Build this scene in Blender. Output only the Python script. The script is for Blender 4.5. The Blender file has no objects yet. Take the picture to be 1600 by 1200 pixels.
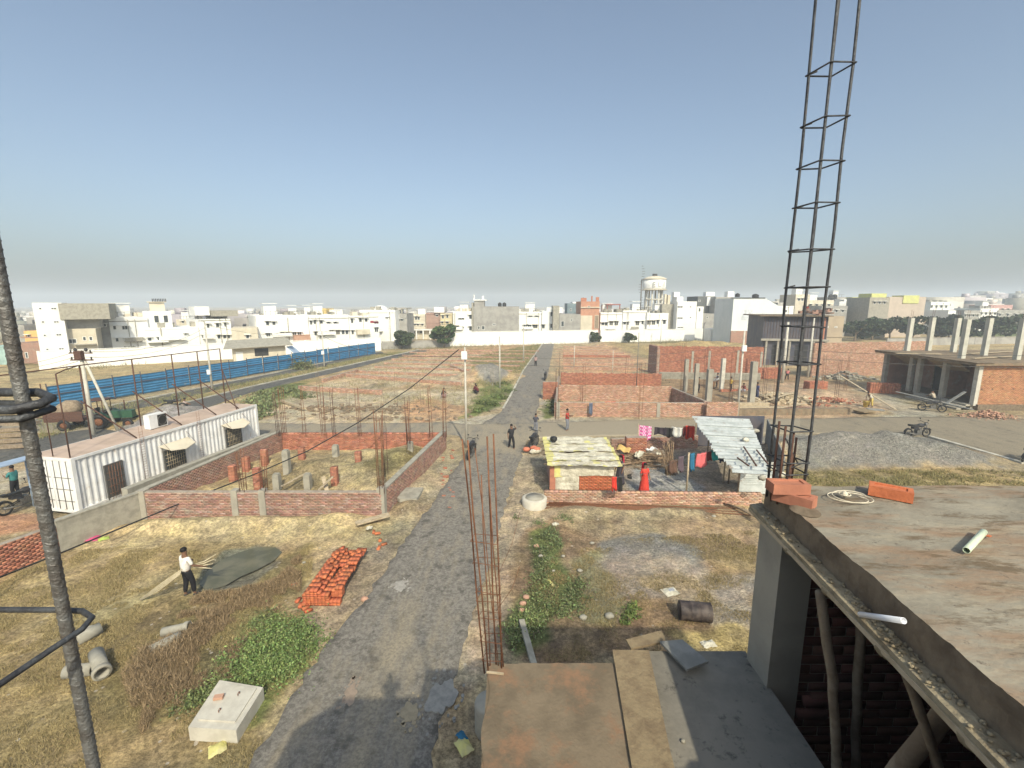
import bpy, math, random
import numpy as np
from mathutils import Vector, Matrix
R = math.radians
random.seed(7)
rng = np.random.default_rng(11)
sc = bpy.context.scene
col = sc.collection

# ------------------------------------------------------------------ camera
F, CX, CY, HC = 716.0, 800.0, 600.0, 9.5       # focal length / centre in photo pixels, eye height in metres
TP = math.atan(0.175)
CP, SP = math.cos(TP), math.sin(TP)
cam = bpy.data.cameras.new('camera')
cam.sensor_width = 36.0
cam.lens = 36.0*F/1600.0
cam.clip_start = 0.05
cam.clip_end = 6000
camo = bpy.data.objects.new('camera', cam)
camo.location = (0, 0, HC)
camo.rotation_euler = (math.pi/2-TP, 0, 0)
col.objects.link(camo)
sc.camera = camo

# ------------------------------------------------------------------ sky, sun, exposure
SUN_EL, SUN_AZ = R(41.0), R(164.5)             # azimuth clockwise from +Y
w = bpy.data.worlds.new('World'); sc.world = w; w.use_nodes = True
nt = w.node_tree; nt.nodes.clear()
sky = nt.nodes.new('ShaderNodeTexSky'); sky.sky_type = 'NISHITA'; sky.sun_disc = False
sky.sun_elevation = SUN_EL; sky.sun_rotation = SUN_AZ
sky.altitude = 0; sky.air_density = 1.0; sky.dust_density = 4.0; sky.ozone_density = 1.5
hs = nt.nodes.new('ShaderNodeHueSaturation'); hs.inputs['Saturation'].default_value = 0.82
bg = nt.nodes.new('ShaderNodeBackground'); bg.inputs[1].default_value = 0.120
wo = nt.nodes.new('ShaderNodeOutputWorld')
tn = nt.nodes.new('ShaderNodeMix'); tn.data_type = 'RGBA'; tn.blend_type = 'MULTIPLY'; tn.inputs[0].default_value = 1; tn.inputs[7].default_value = (.96,1.035,1.04,1)
nt.links.new(sky.outputs[0], hs.inputs['Color']); nt.links.new(hs.outputs[0], tn.inputs[6]); nt.links.new(tn.outputs[2], bg.inputs[0]); nt.links.new(bg.outputs[0], wo.inputs[0])
sl = bpy.data.lights.new('sun', 'SUN'); sl.energy = 2.95; sl.angle = R(0.6); sl.color = (1.0, 0.91, 0.71)
so = bpy.data.objects.new('sun', sl); col.objects.link(so)
tosun = Vector((math.sin(SUN_AZ)*math.cos(SUN_EL), math.cos(SUN_AZ)*math.cos(SUN_EL), math.sin(SUN_EL)))
so.rotation_euler = (-tosun).to_track_quat('-Z', 'Y').to_euler(); so.location = (0, 0, 60)
sc.view_settings.view_transform = 'Standard'; sc.view_settings.look = 'None'
sc.view_settings.exposure = 0.45; sc.view_settings.gamma = 1.0; sc.view_settings.use_curve_mapping = False
sc.cycles.volume_bounces = 1
sc.cycles.max_bounces = 6

# ------------------------------------------------------------------ photo pixel -> place
def g(px, py, z=0.0):
    "the point of the horizontal plane z that the photo shows at px,py"
    a = math.atan((py-CY)/F)+TP
    d = (HC-z)/math.tan(a)
    return Vector(((px-CX)/F*(d*CP+(HC-z)*SP), d, z))
def gd(px, d, z=0.0):
    return Vector(((px-CX)/F*(d*CP+(HC-z)*SP), d, z))
def zat(py, d):
    return HC-d*math.tan(math.atan((py-CY)/F)+TP)
def onwall(A, B, px, py):
    "distance along A->B and height where the ray through px,py meets the vertical plane through A and B"
    v = (py-CY)/F
    r = Vector(((px-CX)/F, CP-v*SP, -(SP+v*CP)))
    u = Vector((B[0]-A[0], B[1]-A[1])); L = u.length; u /= L
    n = Vector((-u.y, u.x))
    t = (A[0]*n.x+A[1]*n.y)/(r.x*n.x+r.y*n.y)
    p = r*t
    return (p.x-A[0])*u.x+(p.y-A[1])*u.y, HC+p.z

# ------------------------------------------------------------------ materials
MATS = {}
def mat(name, c1, c2=None, scale=4.0, rough=0.85, bump=0.15, metal=0.0, attr=None, bscale=None, dist=0.02, stain=None, trans=0):
    if name in MATS: return MATS[name]
    m = bpy.data.materials.new(name); m.use_nodes = True
    n = m.node_tree.nodes; l = m.node_tree.links
    b = n['Principled BSDF']; b.inputs['Roughness'].default_value = rough; b.inputs['Metallic'].default_value = metal
    b.inputs['Specular IOR Level'].default_value = 0.25
    tc = n.new('ShaderNodeTexCoord')
    no = n.new('ShaderNodeTexNoise'); no.inputs['Scale'].default_value = scale; no.inputs['Detail'].default_value = 6; no.inputs['Roughness'].default_value = 0.65
    l.new(tc.outputs['Object'], no.inputs['Vector'])
    mx = n.new('ShaderNodeMix'); mx.data_type = 'RGBA'
    c2 = c2 or tuple(x*0.72 for x in c1)
    mx.inputs[6].default_value = (*c1, 1); mx.inputs[7].default_value = (*c2, 1)
    rp = n.new('ShaderNodeMapRange'); rp.inputs[1].default_value = 0.42; rp.inputs[2].default_value = 0.60
    l.new(no.outputs['Fac'], rp.inputs[0]); l.new(rp.outputs[0], mx.inputs[0])
    out = mx.outputs[2]
    if attr:
        at = n.new('ShaderNodeAttribute'); at.attribute_name = attr
        m2 = n.new('ShaderNodeMix'); m2.data_type = 'RGBA'; m2.blend_type = 'MULTIPLY'; m2.inputs[0].default_value = 1
        l.new(out, m2.inputs[6]); l.new(at.outputs['Color'], m2.inputs[7]); out = m2.outputs[2]
    if stain:
        n2 = n.new('ShaderNodeTexNoise'); n2.inputs['Scale'].default_value = stain[1]; n2.inputs['Detail'].default_value = 8; n2.inputs['Roughness'].default_value = 0.7
        l.new(tc.outputs['Object'], n2.inputs['Vector'])
        r2 = n.new('ShaderNodeMapRange'); r2.inputs[1].default_value = stain[2]; r2.inputs[2].default_value = stain[2]+0.12
        l.new(n2.outputs['Fac'], r2.inputs[0])
        m3 = n.new('ShaderNodeMix'); m3.data_type = 'RGBA'; m3.inputs[7].default_value = (*stain[0], 1)
        l.new(r2.outputs[0], m3.inputs[0]); l.new(out, m3.inputs[6]); out = m3.outputs[2]
    l.new(out, b.inputs['Base Color'])
    if bump:
        bn = n.new('ShaderNodeTexNoise'); bn.inputs['Scale'].default_value = bscale or scale*6; bn.inputs['Detail'].default_value = 5
        l.new(tc.outputs['Object'], bn.inputs['Vector'])
        bu = n.new('ShaderNodeBump'); bu.inputs['Strength'].default_value = bump; bu.inputs['Distance'].default_value = dist
        l.new(bn.outputs['Fac'], bu.inputs['Height']); l.new(bu.outputs[0], b.inputs['Normal'])
    MATS[name] = m
    return m
M = dict(
 white=lambda: mat('white_paint', (.80,.80,.77), (.70,.70,.66), .5, .7, .05, stain=((.55,.54,.50), .35, .62)),
 white2=lambda: mat('white_wall_paint', (.82,.82,.79), (.74,.74,.70), .3, .8, .05, stain=((.58,.56,.50), .7, .62)),
 cream=lambda: mat('cream_paint', (.62,.56,.44), (.52,.47,.36), .6, .8, .05),
 grey=lambda: mat('grey_render', (.36,.35,.32), (.27,.26,.24), .6, .9, .1, stain=((.2,.19,.17), .8, .6)),
 concrete=lambda: mat('concrete', (.36,.34,.28), (.27,.255,.21), 2.5, .9, .25),
 concrete_dark=lambda: mat('damp_concrete', (.26,.24,.20), (.185,.172,.145), 1.6, .85, .5, stain=((.085,.08,.07), 9, .57), bscale=25, dist=.01),
 column=lambda: mat('column_concrete', (.36,.335,.275), (.29,.27,.225), 1.5, .85, .15, bscale=14),
 slab=lambda: slabmat(),
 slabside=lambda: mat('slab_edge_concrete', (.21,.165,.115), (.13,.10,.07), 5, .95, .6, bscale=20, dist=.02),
 mortar=lambda: mat('mortar_crust', (.33,.28,.19), (.21,.17,.11), 9, .95, .9, bscale=45, dist=.012, stain=((.13,.10,.07), 22, .60)),
 dustslab=lambda: mat('dusty_concrete', (.235,.185,.125), (.165,.13,.088), 2.6, .9, .6, stain=((.27,.165,.10), 3.2, .53), bscale=45, dist=.008),
 brick=lambda: mat('red_brick', (.44,.185,.115), (.34,.145,.095), 3, .9, .3, attr='Col'),
 brickold=lambda: mat('weathered_brick', (.37,.22,.165), (.30,.185,.145), 1.5, .92, .3, attr='Col', stain=((.36,.30,.235), 1.6, .54)),
 brickpale=lambda: mat('pale_brick', (.50,.30,.21), (.42,.245,.17), 1.5, .92, .3, attr='Col', stain=((.40,.31,.22), 1.2, .54)),
 brickorange=lambda: mat('new_orange_brick', (.52,.165,.075), (.42,.13,.06), 6, .9, .3, attr='Col'),
 joint=lambda: mat('brick_joint_mortar', (.36,.31,.25), (.27,.22,.18), 4, .95, .2),
 wood=lambda: mat('grey_wood', (.30,.24,.17), (.20,.15,.10), 6, .85, .3),
 palewood=lambda: mat('pale_wood', (.48,.40,.28), (.36,.29,.19), 5, .85, .2),
 ply=lambda: mat('dusty_plywood', (.29,.225,.135), (.21,.155,.095), 6, .8, .4, stain=((.17,.125,.08), 9, .56)),
 greyboard=lambda: mat('grey_shuttering_board', (.27,.27,.25), (.20,.20,.185), 4, .8, .2),
 rust=lambda: mat('rusty_steel', (.24,.11,.06), (.15,.07,.04), 12, .8, .2, metal=.2),
 darkrust=lambda: mat('dark_rusty_steel', (.13,.07,.05), (.09,.05,.04), 12, .8, .2, metal=.2),
 steel=lambda: mat('dark_rebar_steel', (.10,.105,.11), (.065,.065,.07), 25, .55, .3, metal=.5, stain=((.14,.075,.045), 9, .62)),
 steelgrey=lambda: mat('grey_rebar_steel', (.20,.20,.19), (.12,.11,.10), 30, .5, .3, metal=.5, stain=((.18,.11,.07), 14, .6)),
 black=lambda: mat('black_plastic', (.02,.02,.02), (.03,.03,.03), 5, .5, .1),
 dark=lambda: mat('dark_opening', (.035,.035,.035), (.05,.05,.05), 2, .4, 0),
 glass=lambda: mat('window_glass', (.05,.06,.065), (.08,.09,.09), 2, .15, 0),
 contw=lambda: mat('container_white_paint', (.76,.76,.75), (.64,.64,.62), 1.0, .5, .15, stain=((.48,.38,.28), 2.2, .60)),
 controof=lambda: mat('container_roof_dust', (.52,.40,.32), (.42,.32,.25), .8, .85, .1, stain=((.36,.24,.18), .7, .6)),
 blue=lambda: mat('blue_fence_sheet', (.05,.20,.38), (.035,.15,.29), 1.0, .5, .05, stain=((.16,.22,.27), .8, .6)),
 bluestrip=lambda: mat('pale_blue_sheet', (.35,.45,.58), (.28,.36,.48), 1.0, .5, .05),
 darkblue=lambda: mat('dark_cladding', (.07,.075,.10), (.11,.10,.11), .6, .6, .1),
 tin=lambda: mat('galvanised_tin', (.50,.53,.52), (.36,.39,.38), 1.6, .5, .05, metal=.15, stain=((.26,.20,.15), 2.2, .56)),
 tarpw=lambda: mat('white_tarp', (.62,.59,.48), (.42,.39,.30), 3.0, .7, .8, bscale=6, dist=.08),
 tarpy=lambda: mat('yellow_tarp', (.60,.56,.20), (.52,.48,.24), 3.0, .6, .5, bscale=8, dist=.05),
 clothw=lambda: mat('white_cloth', (.72,.71,.66), (.58,.57,.52), 3.0, .7, .3, bscale=8, dist=.03),
 pole=lambda: mat('pole_concrete', (.55,.53,.46), (.44,.42,.36), 2, .85, .1),
 room=lambda: mat('shade_darkened_brick', (.17,.075,.055), (.13,.06,.045), 3, .95, .3, attr='Col'),  # brick colour darkened to stand in for the shade inside the room
)
def slabmat():
    if 'slab_concrete' in MATS: return MATS['slab_concrete']
    m = mat('slab_concrete', (.285,.258,.20), (.21,.188,.145), 2.2, .92, .7, bscale=30, dist=.008)
    n = m.node_tree.nodes; l = m.node_tree.links; b = n['Principled BSDF']; src = b.inputs['Base Color'].links[0].from_socket
    tc = n.new('ShaderNodeTexCoord'); mp = n.new('ShaderNodeMapping'); mp.inputs['Scale'].default_value = (.55,2.2,1); mp.inputs['Rotation'].default_value = (0,0,.25); l.new(tc.outputs['Object'], mp.inputs[0])
    def lay(src, c, s, lo, hi, am, co):
        t = n.new('ShaderNodeTexNoise'); t.inputs['Scale'].default_value = s; t.inputs['Detail'].default_value = 9; t.inputs['Roughness'].default_value = .72; l.new(co, t.inputs['Vector'])
        r = n.new('ShaderNodeMapRange'); r.inputs[1].default_value = lo; r.inputs[2].default_value = hi; r.inputs[4].default_value = am; l.new(t.outputs['Fac'], r.inputs[0])
        x = n.new('ShaderNodeMix'); x.data_type = 'RGBA'; l.new(r.outputs[0], x.inputs[0]); l.new(src, x.inputs[6]); x.inputs[7].default_value = (*c, 1); return x.outputs[2]
    o = lay(src, (.265,.175,.11), 1.3, .48, .60, .8, mp.outputs[0]); o = lay(o, (.12,.085,.05), 4.5, .53, .62, .8, mp.outputs[0]); o = lay(o, (.33,.285,.205), 3.4, .55, .66, .7, mp.outputs[0]); o = lay(o, (.11,.09,.07), 24, .60, .66, .8, tc.outputs['Object'])
    l.new(o, b.inputs['Base Color']); return m
def MT(k):
    if isinstance(k, str): return M[k]()
    return k
def flat(name, c, rough=.8, metal=0):
    return mat(name, c, tuple(x*.8 for x in c), 6, rough, .05, metal)

# ------------------------------------------------------------------ mesh builder
class MB:
    def __init__(s): s.v = []; s.f = []; s.c = []; s.smooth = []
    def _add(s, vs, fs, c=1.0, sm=False):
        o = len(s.v); s.v += [tuple(v) for v in vs]
        s.f += [tuple(i+o for i in f) for f in fs]; s.c += [c]*len(fs); s.smooth += [sm]*len(fs)
        return s
    def box(s, c, sz, rz=0, rot=None, col=1.0, top=(1,1)):
        hx, hy, hz = sz[0]/2, sz[1]/2, sz[2]/2
        P = [Vector((x*hx*(top[0] if z > 0 else 1), y*hy*(top[1] if z > 0 else 1), z*hz)) for z in (-1,1) for y in (-1,1) for x in (-1,1)]
        m = rot if rot else Matrix.Rotation(rz, 3, 'Z')
        c = Vector(c)
        P = [c+m@p for p in P]
        return s._add(P, [(0,2,3,1),(4,5,7,6),(0,1,5,4),(2,6,7,3),(0,4,6,2),(1,3,7,5)], col)
    def span(s, x0,x1,y0,y1,z0,z1, col=1.0):
        return s.box(((x0+x1)/2,(y0+y1)/2,(z0+z1)/2),(abs(x1-x0),abs(y1-y0),abs(z1-z0)),col=col)
    def beam(s, a, b, wdt, h, col=1.0):
        a = Vector(a); b = Vector(b); d = b-a
        q = d.to_track_quat('X', 'Z').to_matrix()
        return s.box((a+b)/2, (d.length, wdt, h), rot=q, col=col)
    def tube(s, pts, r, n=6, cap=True, col=1.0, sm=True):
        pts = [Vector(p) for p in pts]; k = len(pts)
        rs = r if isinstance(r, (list, tuple)) else [r]*k
        vs = []; up = None
        for i, p in enumerate(pts):
            t = (pts[min(i+1,k-1)]-pts[max(i-1,0)]).normalized()
            if up is None: up = Vector((0,0,1)) if abs(t.z) < .9 else Vector((1,0,0))
            a = t.cross(up)
            if a.length < 1e-4: a = t.orthogonal()
            a.normalize(); b = t.cross(a).normalized(); up = -b if False else up
            for j in range(n):
                an = 2*math.pi*j/n
                vs.append(p+(a*math.cos(an)+b*math.sin(an))*rs[i])
        fs = [(i*n+j, i*n+(j+1)%n, (i+1)*n+(j+1)%n, (i+1)*n+j) for i in range(k-1) for j in range(n)]
        if cap: fs += [tuple(range(n-1,-1,-1)), tuple((k-1)*n+j for j in range(n))]
        return s._add(vs, fs, col, sm)
    def lathe(s, prof, c=(0,0,0), n=16, col=1.0, axis='Z', cap=True, rot=None):
        vs = []
        for r, z in prof:
            for j in range(n):
                an = 2*math.pi*j/n
                p = Vector((r*math.cos(an), r*math.sin(an), z))
                if axis == 'X': p = Vector((p.z, p.x, p.y))
                if axis == 'Y': p = Vector((p.x, p.z, p.y))
                if rot: p = rot@p
                vs.append(Vector(c)+p)
        k = len(prof)
        fs = [(i*n+j, i*n+(j+1)%n, (i+1)*n+(j+1)%n, (i+1)*n+j) for i in range(k-1) for j in range(n)]
        if cap: fs += [tuple(range(n-1,-1,-1)), tuple((k-1)*n+j for j in range(n))]
        return s._add(vs, fs, col, True)
    def torus(s, c, R0, r, axis='X', n=18, m=6, col=1.0):
        vs = []
        for i in range(n):
            a = 2*math.pi*i/n
            for j in range(m):
                b = 2*math.pi*j/m; q = R0+r*math.cos(b); h = r*math.sin(b)
                p = {'X': (h, q*math.cos(a), q*math.sin(a)), 'Y': (q*math.cos(a), h, q*math.sin(a)), 'Z': (q*math.cos(a), q*math.sin(a), h)}[axis]
                vs.append(Vector(c)+Vector(p))
        fs = [(i*m+j, ((i+1)%n)*m+j, ((i+1)%n)*m+(j+1)%m, i*m+(j+1)%m) for i in range(n) for j in range(m)]
        return s._add(vs, fs, col, True)
    def ball(s, c, r, n=10, m=7, col=1.0, jit=0):
        if not isinstance(r, (tuple, list)): r = (r, r, r)
        vs = []
        for i in range(m+1):
            th = math.pi*i/m
            for j in range(n):
                ph = 2*math.pi*j/n
                k = 1+random.uniform(-jit, jit)
                vs.append((c[0]+r[0]*k*math.sin(th)*math.cos(ph), c[1]+r[1]*k*math.sin(th)*math.sin(ph), c[2]+r[2]*k*math.cos(th)))
        fs = [(i*n+j, (i+1)*n+j, (i+1)*n+(j+1)%n, i*n+(j+1)%n) for i in range(m) for j in range(n)]
        return s._add(vs, fs, col, True)
    def prism(s, poly, z0, z1, col=1.0):
        n = len(poly)
        if sum(poly[i][0]*poly[(i+1)%n][1]-poly[(i+1)%n][0]*poly[i][1] for i in range(n)) < 0: poly = poly[::-1]
        vs = [(p[0],p[1],z0) for p in poly]+[(p[0],p[1],z1) for p in poly]
        fs = [tuple(range(n-1,-1,-1)), tuple(range(n,2*n))]+[(i,(i+1)%n,n+(i+1)%n,n+i) for i in range(n)]
        return s._add(vs, fs, col)
    def grid(s, P, col=1.0, sm=True, closed=False):
        a = len(P); b = len(P[0])
        vs = [p for row in P for p in row]
        fs = [(i*b+j, i*b+j+1, (i+1)*b+j+1, (i+1)*b+j) for i in range(a-1) for j in range(b-1)]
        return s._add(vs, fs, col, sm)
    def mesh(s, name):
        me = bpy.data.meshes.new(name)
        me.from_pydata(s.v, [], s.f)
        me.polygons.foreach_set('use_smooth', s.smooth)
        if any(c != 1.0 for c in s.c):
            ca = me.color_attributes.new('Col', 'FLOAT_COLOR', 'CORNER')
            out = []
            for f, c in zip(s.f, s.c):
                cc = (*c, 1.0) if isinstance(c, tuple) else (c, c, c, 1.0)
                out += list(cc)*len(f)
            ca.data.foreach_set('color', out)
        else:
            ca = me.color_attributes.new('Col', 'FLOAT_COLOR', 'POINT')
            ca.data.foreach_set('color', [1.0]*4*len(s.v))
        me.update()
        return me
def link(name, data, parent=None):
    o = bpy.data.objects.new(name, data); col.objects.link(o)
    if parent: o.parent = parent
    return o
def part(name, mb, m, parent=None, kind=None, label=None, loc=None, rz=None):
    me = mb.mesh(name) if isinstance(mb, MB) else mb
    if m is not None and not me.materials: me.materials.append(MT(m))
    o = link(name, me, parent)
    if kind: o['kind'] = kind
    if label: o['label'] = label
    if loc is not None: o.location = loc
    if rz is not None: o.rotation_euler = (0,0,rz)
    return o
def thing(name, label, cat, loc=(0,0,0), rz=0, group=None):
    o = bpy.data.objects.new(name, None); col.objects.link(o); o.empty_display_size = .2
    o.location = loc; o.rotation_euler = (0,0,rz); o['label'] = label; o['category'] = cat
    if group: o['group'] = group
    return o
def tag(o, label, cat, group=None):
    o['label'] = label; o['category'] = cat
    if group: o['group'] = group
    return o
def dup(o, loc=None, rz=None, label=None, group=None, parent=None):
    c = o.copy(); col.objects.link(c)
    if parent: c.parent = parent
    if loc is not None: c.location = loc
    if rz is not None: c.rotation_euler = (0,0,rz)
    if label: c['label'] = label
    if group: c['group'] = group
    for ch in o.children: dup(ch, parent=c)
    return c
def fixparent():
    pass
def ang(A, B): return math.atan2(B[1]-A[1], B[0]-A[0])

def noise2(x, y, seed=0, octaves=4):
    "smooth value noise on numpy arrays"
    out = np.zeros_like(x); amp = 1.0; tot = 0
    r = np.random.default_rng(seed)
    for o in range(octaves):
        T = r.random((256, 256)); xi = np.floor(x).astype(int); yi = np.floor(y).astype(int)
        fx = x-xi; fy = y-yi; fx = fx*fx*(3-2*fx); fy = fy*fy*(3-2*fy)
        a = T[xi%256, yi%256]; b = T[(xi+1)%256, yi%256]; c = T[xi%256, (yi+1)%256]; d = T[(xi+1)%256, (yi+1)%256]
        out += amp*((a*(1-fx)+b*fx)*(1-fy)+(c*(1-fx)+d*fx)*fy); tot += amp
        amp *= .5; x = x*2.03+17.3; y = y*2.03+5.1
    return out/tot
def polydist(X, Y, poly):
    "signed distance (inside > 0) of points to polygon"
    n = len(poly); best = np.full(X.shape, 1e9); ins = np.zeros(X.shape, bool)
    for i in range(n):
        ax, ay = poly[i][0], poly[i][1]; bx, by = poly[(i+1)%n][0], poly[(i+1)%n][1]
        dx, dy = bx-ax, by-ay; L = dx*dx+dy*dy+1e-12
        t = np.clip(((X-ax)*dx+(Y-ay)*dy)/L, 0, 1)
        best = np.minimum(best, np.hypot(X-ax-t*dx, Y-ay-t*dy))
        c = ((ay > Y) != (by > Y)) & (X < (bx-ax)*(Y-ay)/(by-ay+1e-12)+ax)
        ins ^= c
    return np.where(ins, best, -best)
def quads_mesh(name, P, U, V, cols=None):
    "many small quads: centres P, half axes U,V (n,3)"
    n = len(P)
    co = np.empty((n, 4, 3)); co[:,0] = P-U-V; co[:,1] = P+U-V; co[:,2] = P+U+V; co[:,3] = P-U+V
    me = bpy.data.meshes.new(name)
    me.vertices.add(n*4); me.vertices.foreach_set('co', co.ravel())
    me.loops.add(n*4); me.loops.foreach_set('vertex_index', np.arange(n*4, dtype=np.int32))
    me.polygons.add(n); me.polygons.foreach_set('loop_start', np.arange(0, n*4, 4, dtype=np.int32))
    ca = me.color_attributes.new('Col', 'FLOAT_COLOR', 'POINT')
    if cols is None: cols = np.ones((n, 3))
    c4 = np.ones((n, 4, 4)); c4[:,:,:3] = cols[:,None,:]
    ca.data.foreach_set('color', c4.ravel())
    me.update(calc_edges=True); me.validate()
    return me
def tris_mesh(name, A, B, C, cols):
    n = len(A)
    co = np.stack([A, B, C], 1)
    me = bpy.data.meshes.new(name)
    me.vertices.add(n*3); me.vertices.foreach_set('co', co.ravel())
    me.loops.add(n*3); me.loops.foreach_set('vertex_index', np.arange(n*3, dtype=np.int32))
    me.polygons.add(n); me.polygons.foreach_set('loop_start', np.arange(0, n*3, 3, dtype=np.int32))
    ca = me.color_attributes.new('Col', 'FLOAT_COLOR', 'POINT')
    c4 = np.ones((n, 3, 4)); c4[:,:,:3] = cols[:,None,:]
    ca.data.foreach_set('color', c4.ravel())
    me.update(calc_edges=True); me.validate()
    return me
def leafmat():
    if 'leaf' in MATS: return MATS['leaf']
    m = bpy.data.materials.new('leaf'); m.use_nodes = True
    n = m.node_tree.nodes; l = m.node_tree.links; b = n['Principled BSDF']
    at = n.new('ShaderNodeAttribute'); at.attribute_name = 'Col'
    l.new(at.outputs['Color'], b.inputs['Base Color']); b.inputs['Roughness'].default_value = .7; b.inputs['Specular IOR Level'].default_value = .2
    MATS['leaf'] = m
    return m
def leaves(name, cs, leaf, n, c=(.07,.11,.03), var=.35, flatz=.8, seed=0, loose=False):
    "leaf quads spread through ellipsoid clumps cs = [(x,y,z,rx,ry,rz)]"
    r = np.random.default_rng(seed+n)
    cs = np.array(cs, float); vol = cs[:,3]*cs[:,4]*cs[:,5]; k = r.choice(len(cs), n, p=vol/vol.sum())
    d = r.normal(size=(n,3)); d /= np.linalg.norm(d, axis=1)[:,None]
    rad = (.55+.5*r.random(n)**.5)[:,None]
    if loose: rad = np.abs(r.normal(0, .62, (n,1)))
    P = cs[k,:3]+d*cs[k,3:6]*rad
    if loose: P[:,2] = np.abs(P[:,2])
    a = r.normal(size=(n,3)); a[:,2] *= flatz; a /= np.linalg.norm(a, axis=1)[:,None]
    b = np.cross(a, r.normal(size=(n,3))); b /= np.linalg.norm(b, axis=1)[:,None]
    s = leaf*(.6+.8*r.random(n))[:,None]
    tint = 1+var*(r.random((n,1))-.5)*2; warm = 1+.25*(r.random((n,3))-.5)
    cl = (0.8+.4*r.random(len(cs)))[k][:,None]
    return quads_mesh(name, P, a*s, b*s*.6, np.array(c)[None,:]*tint*warm*cl)
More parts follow.
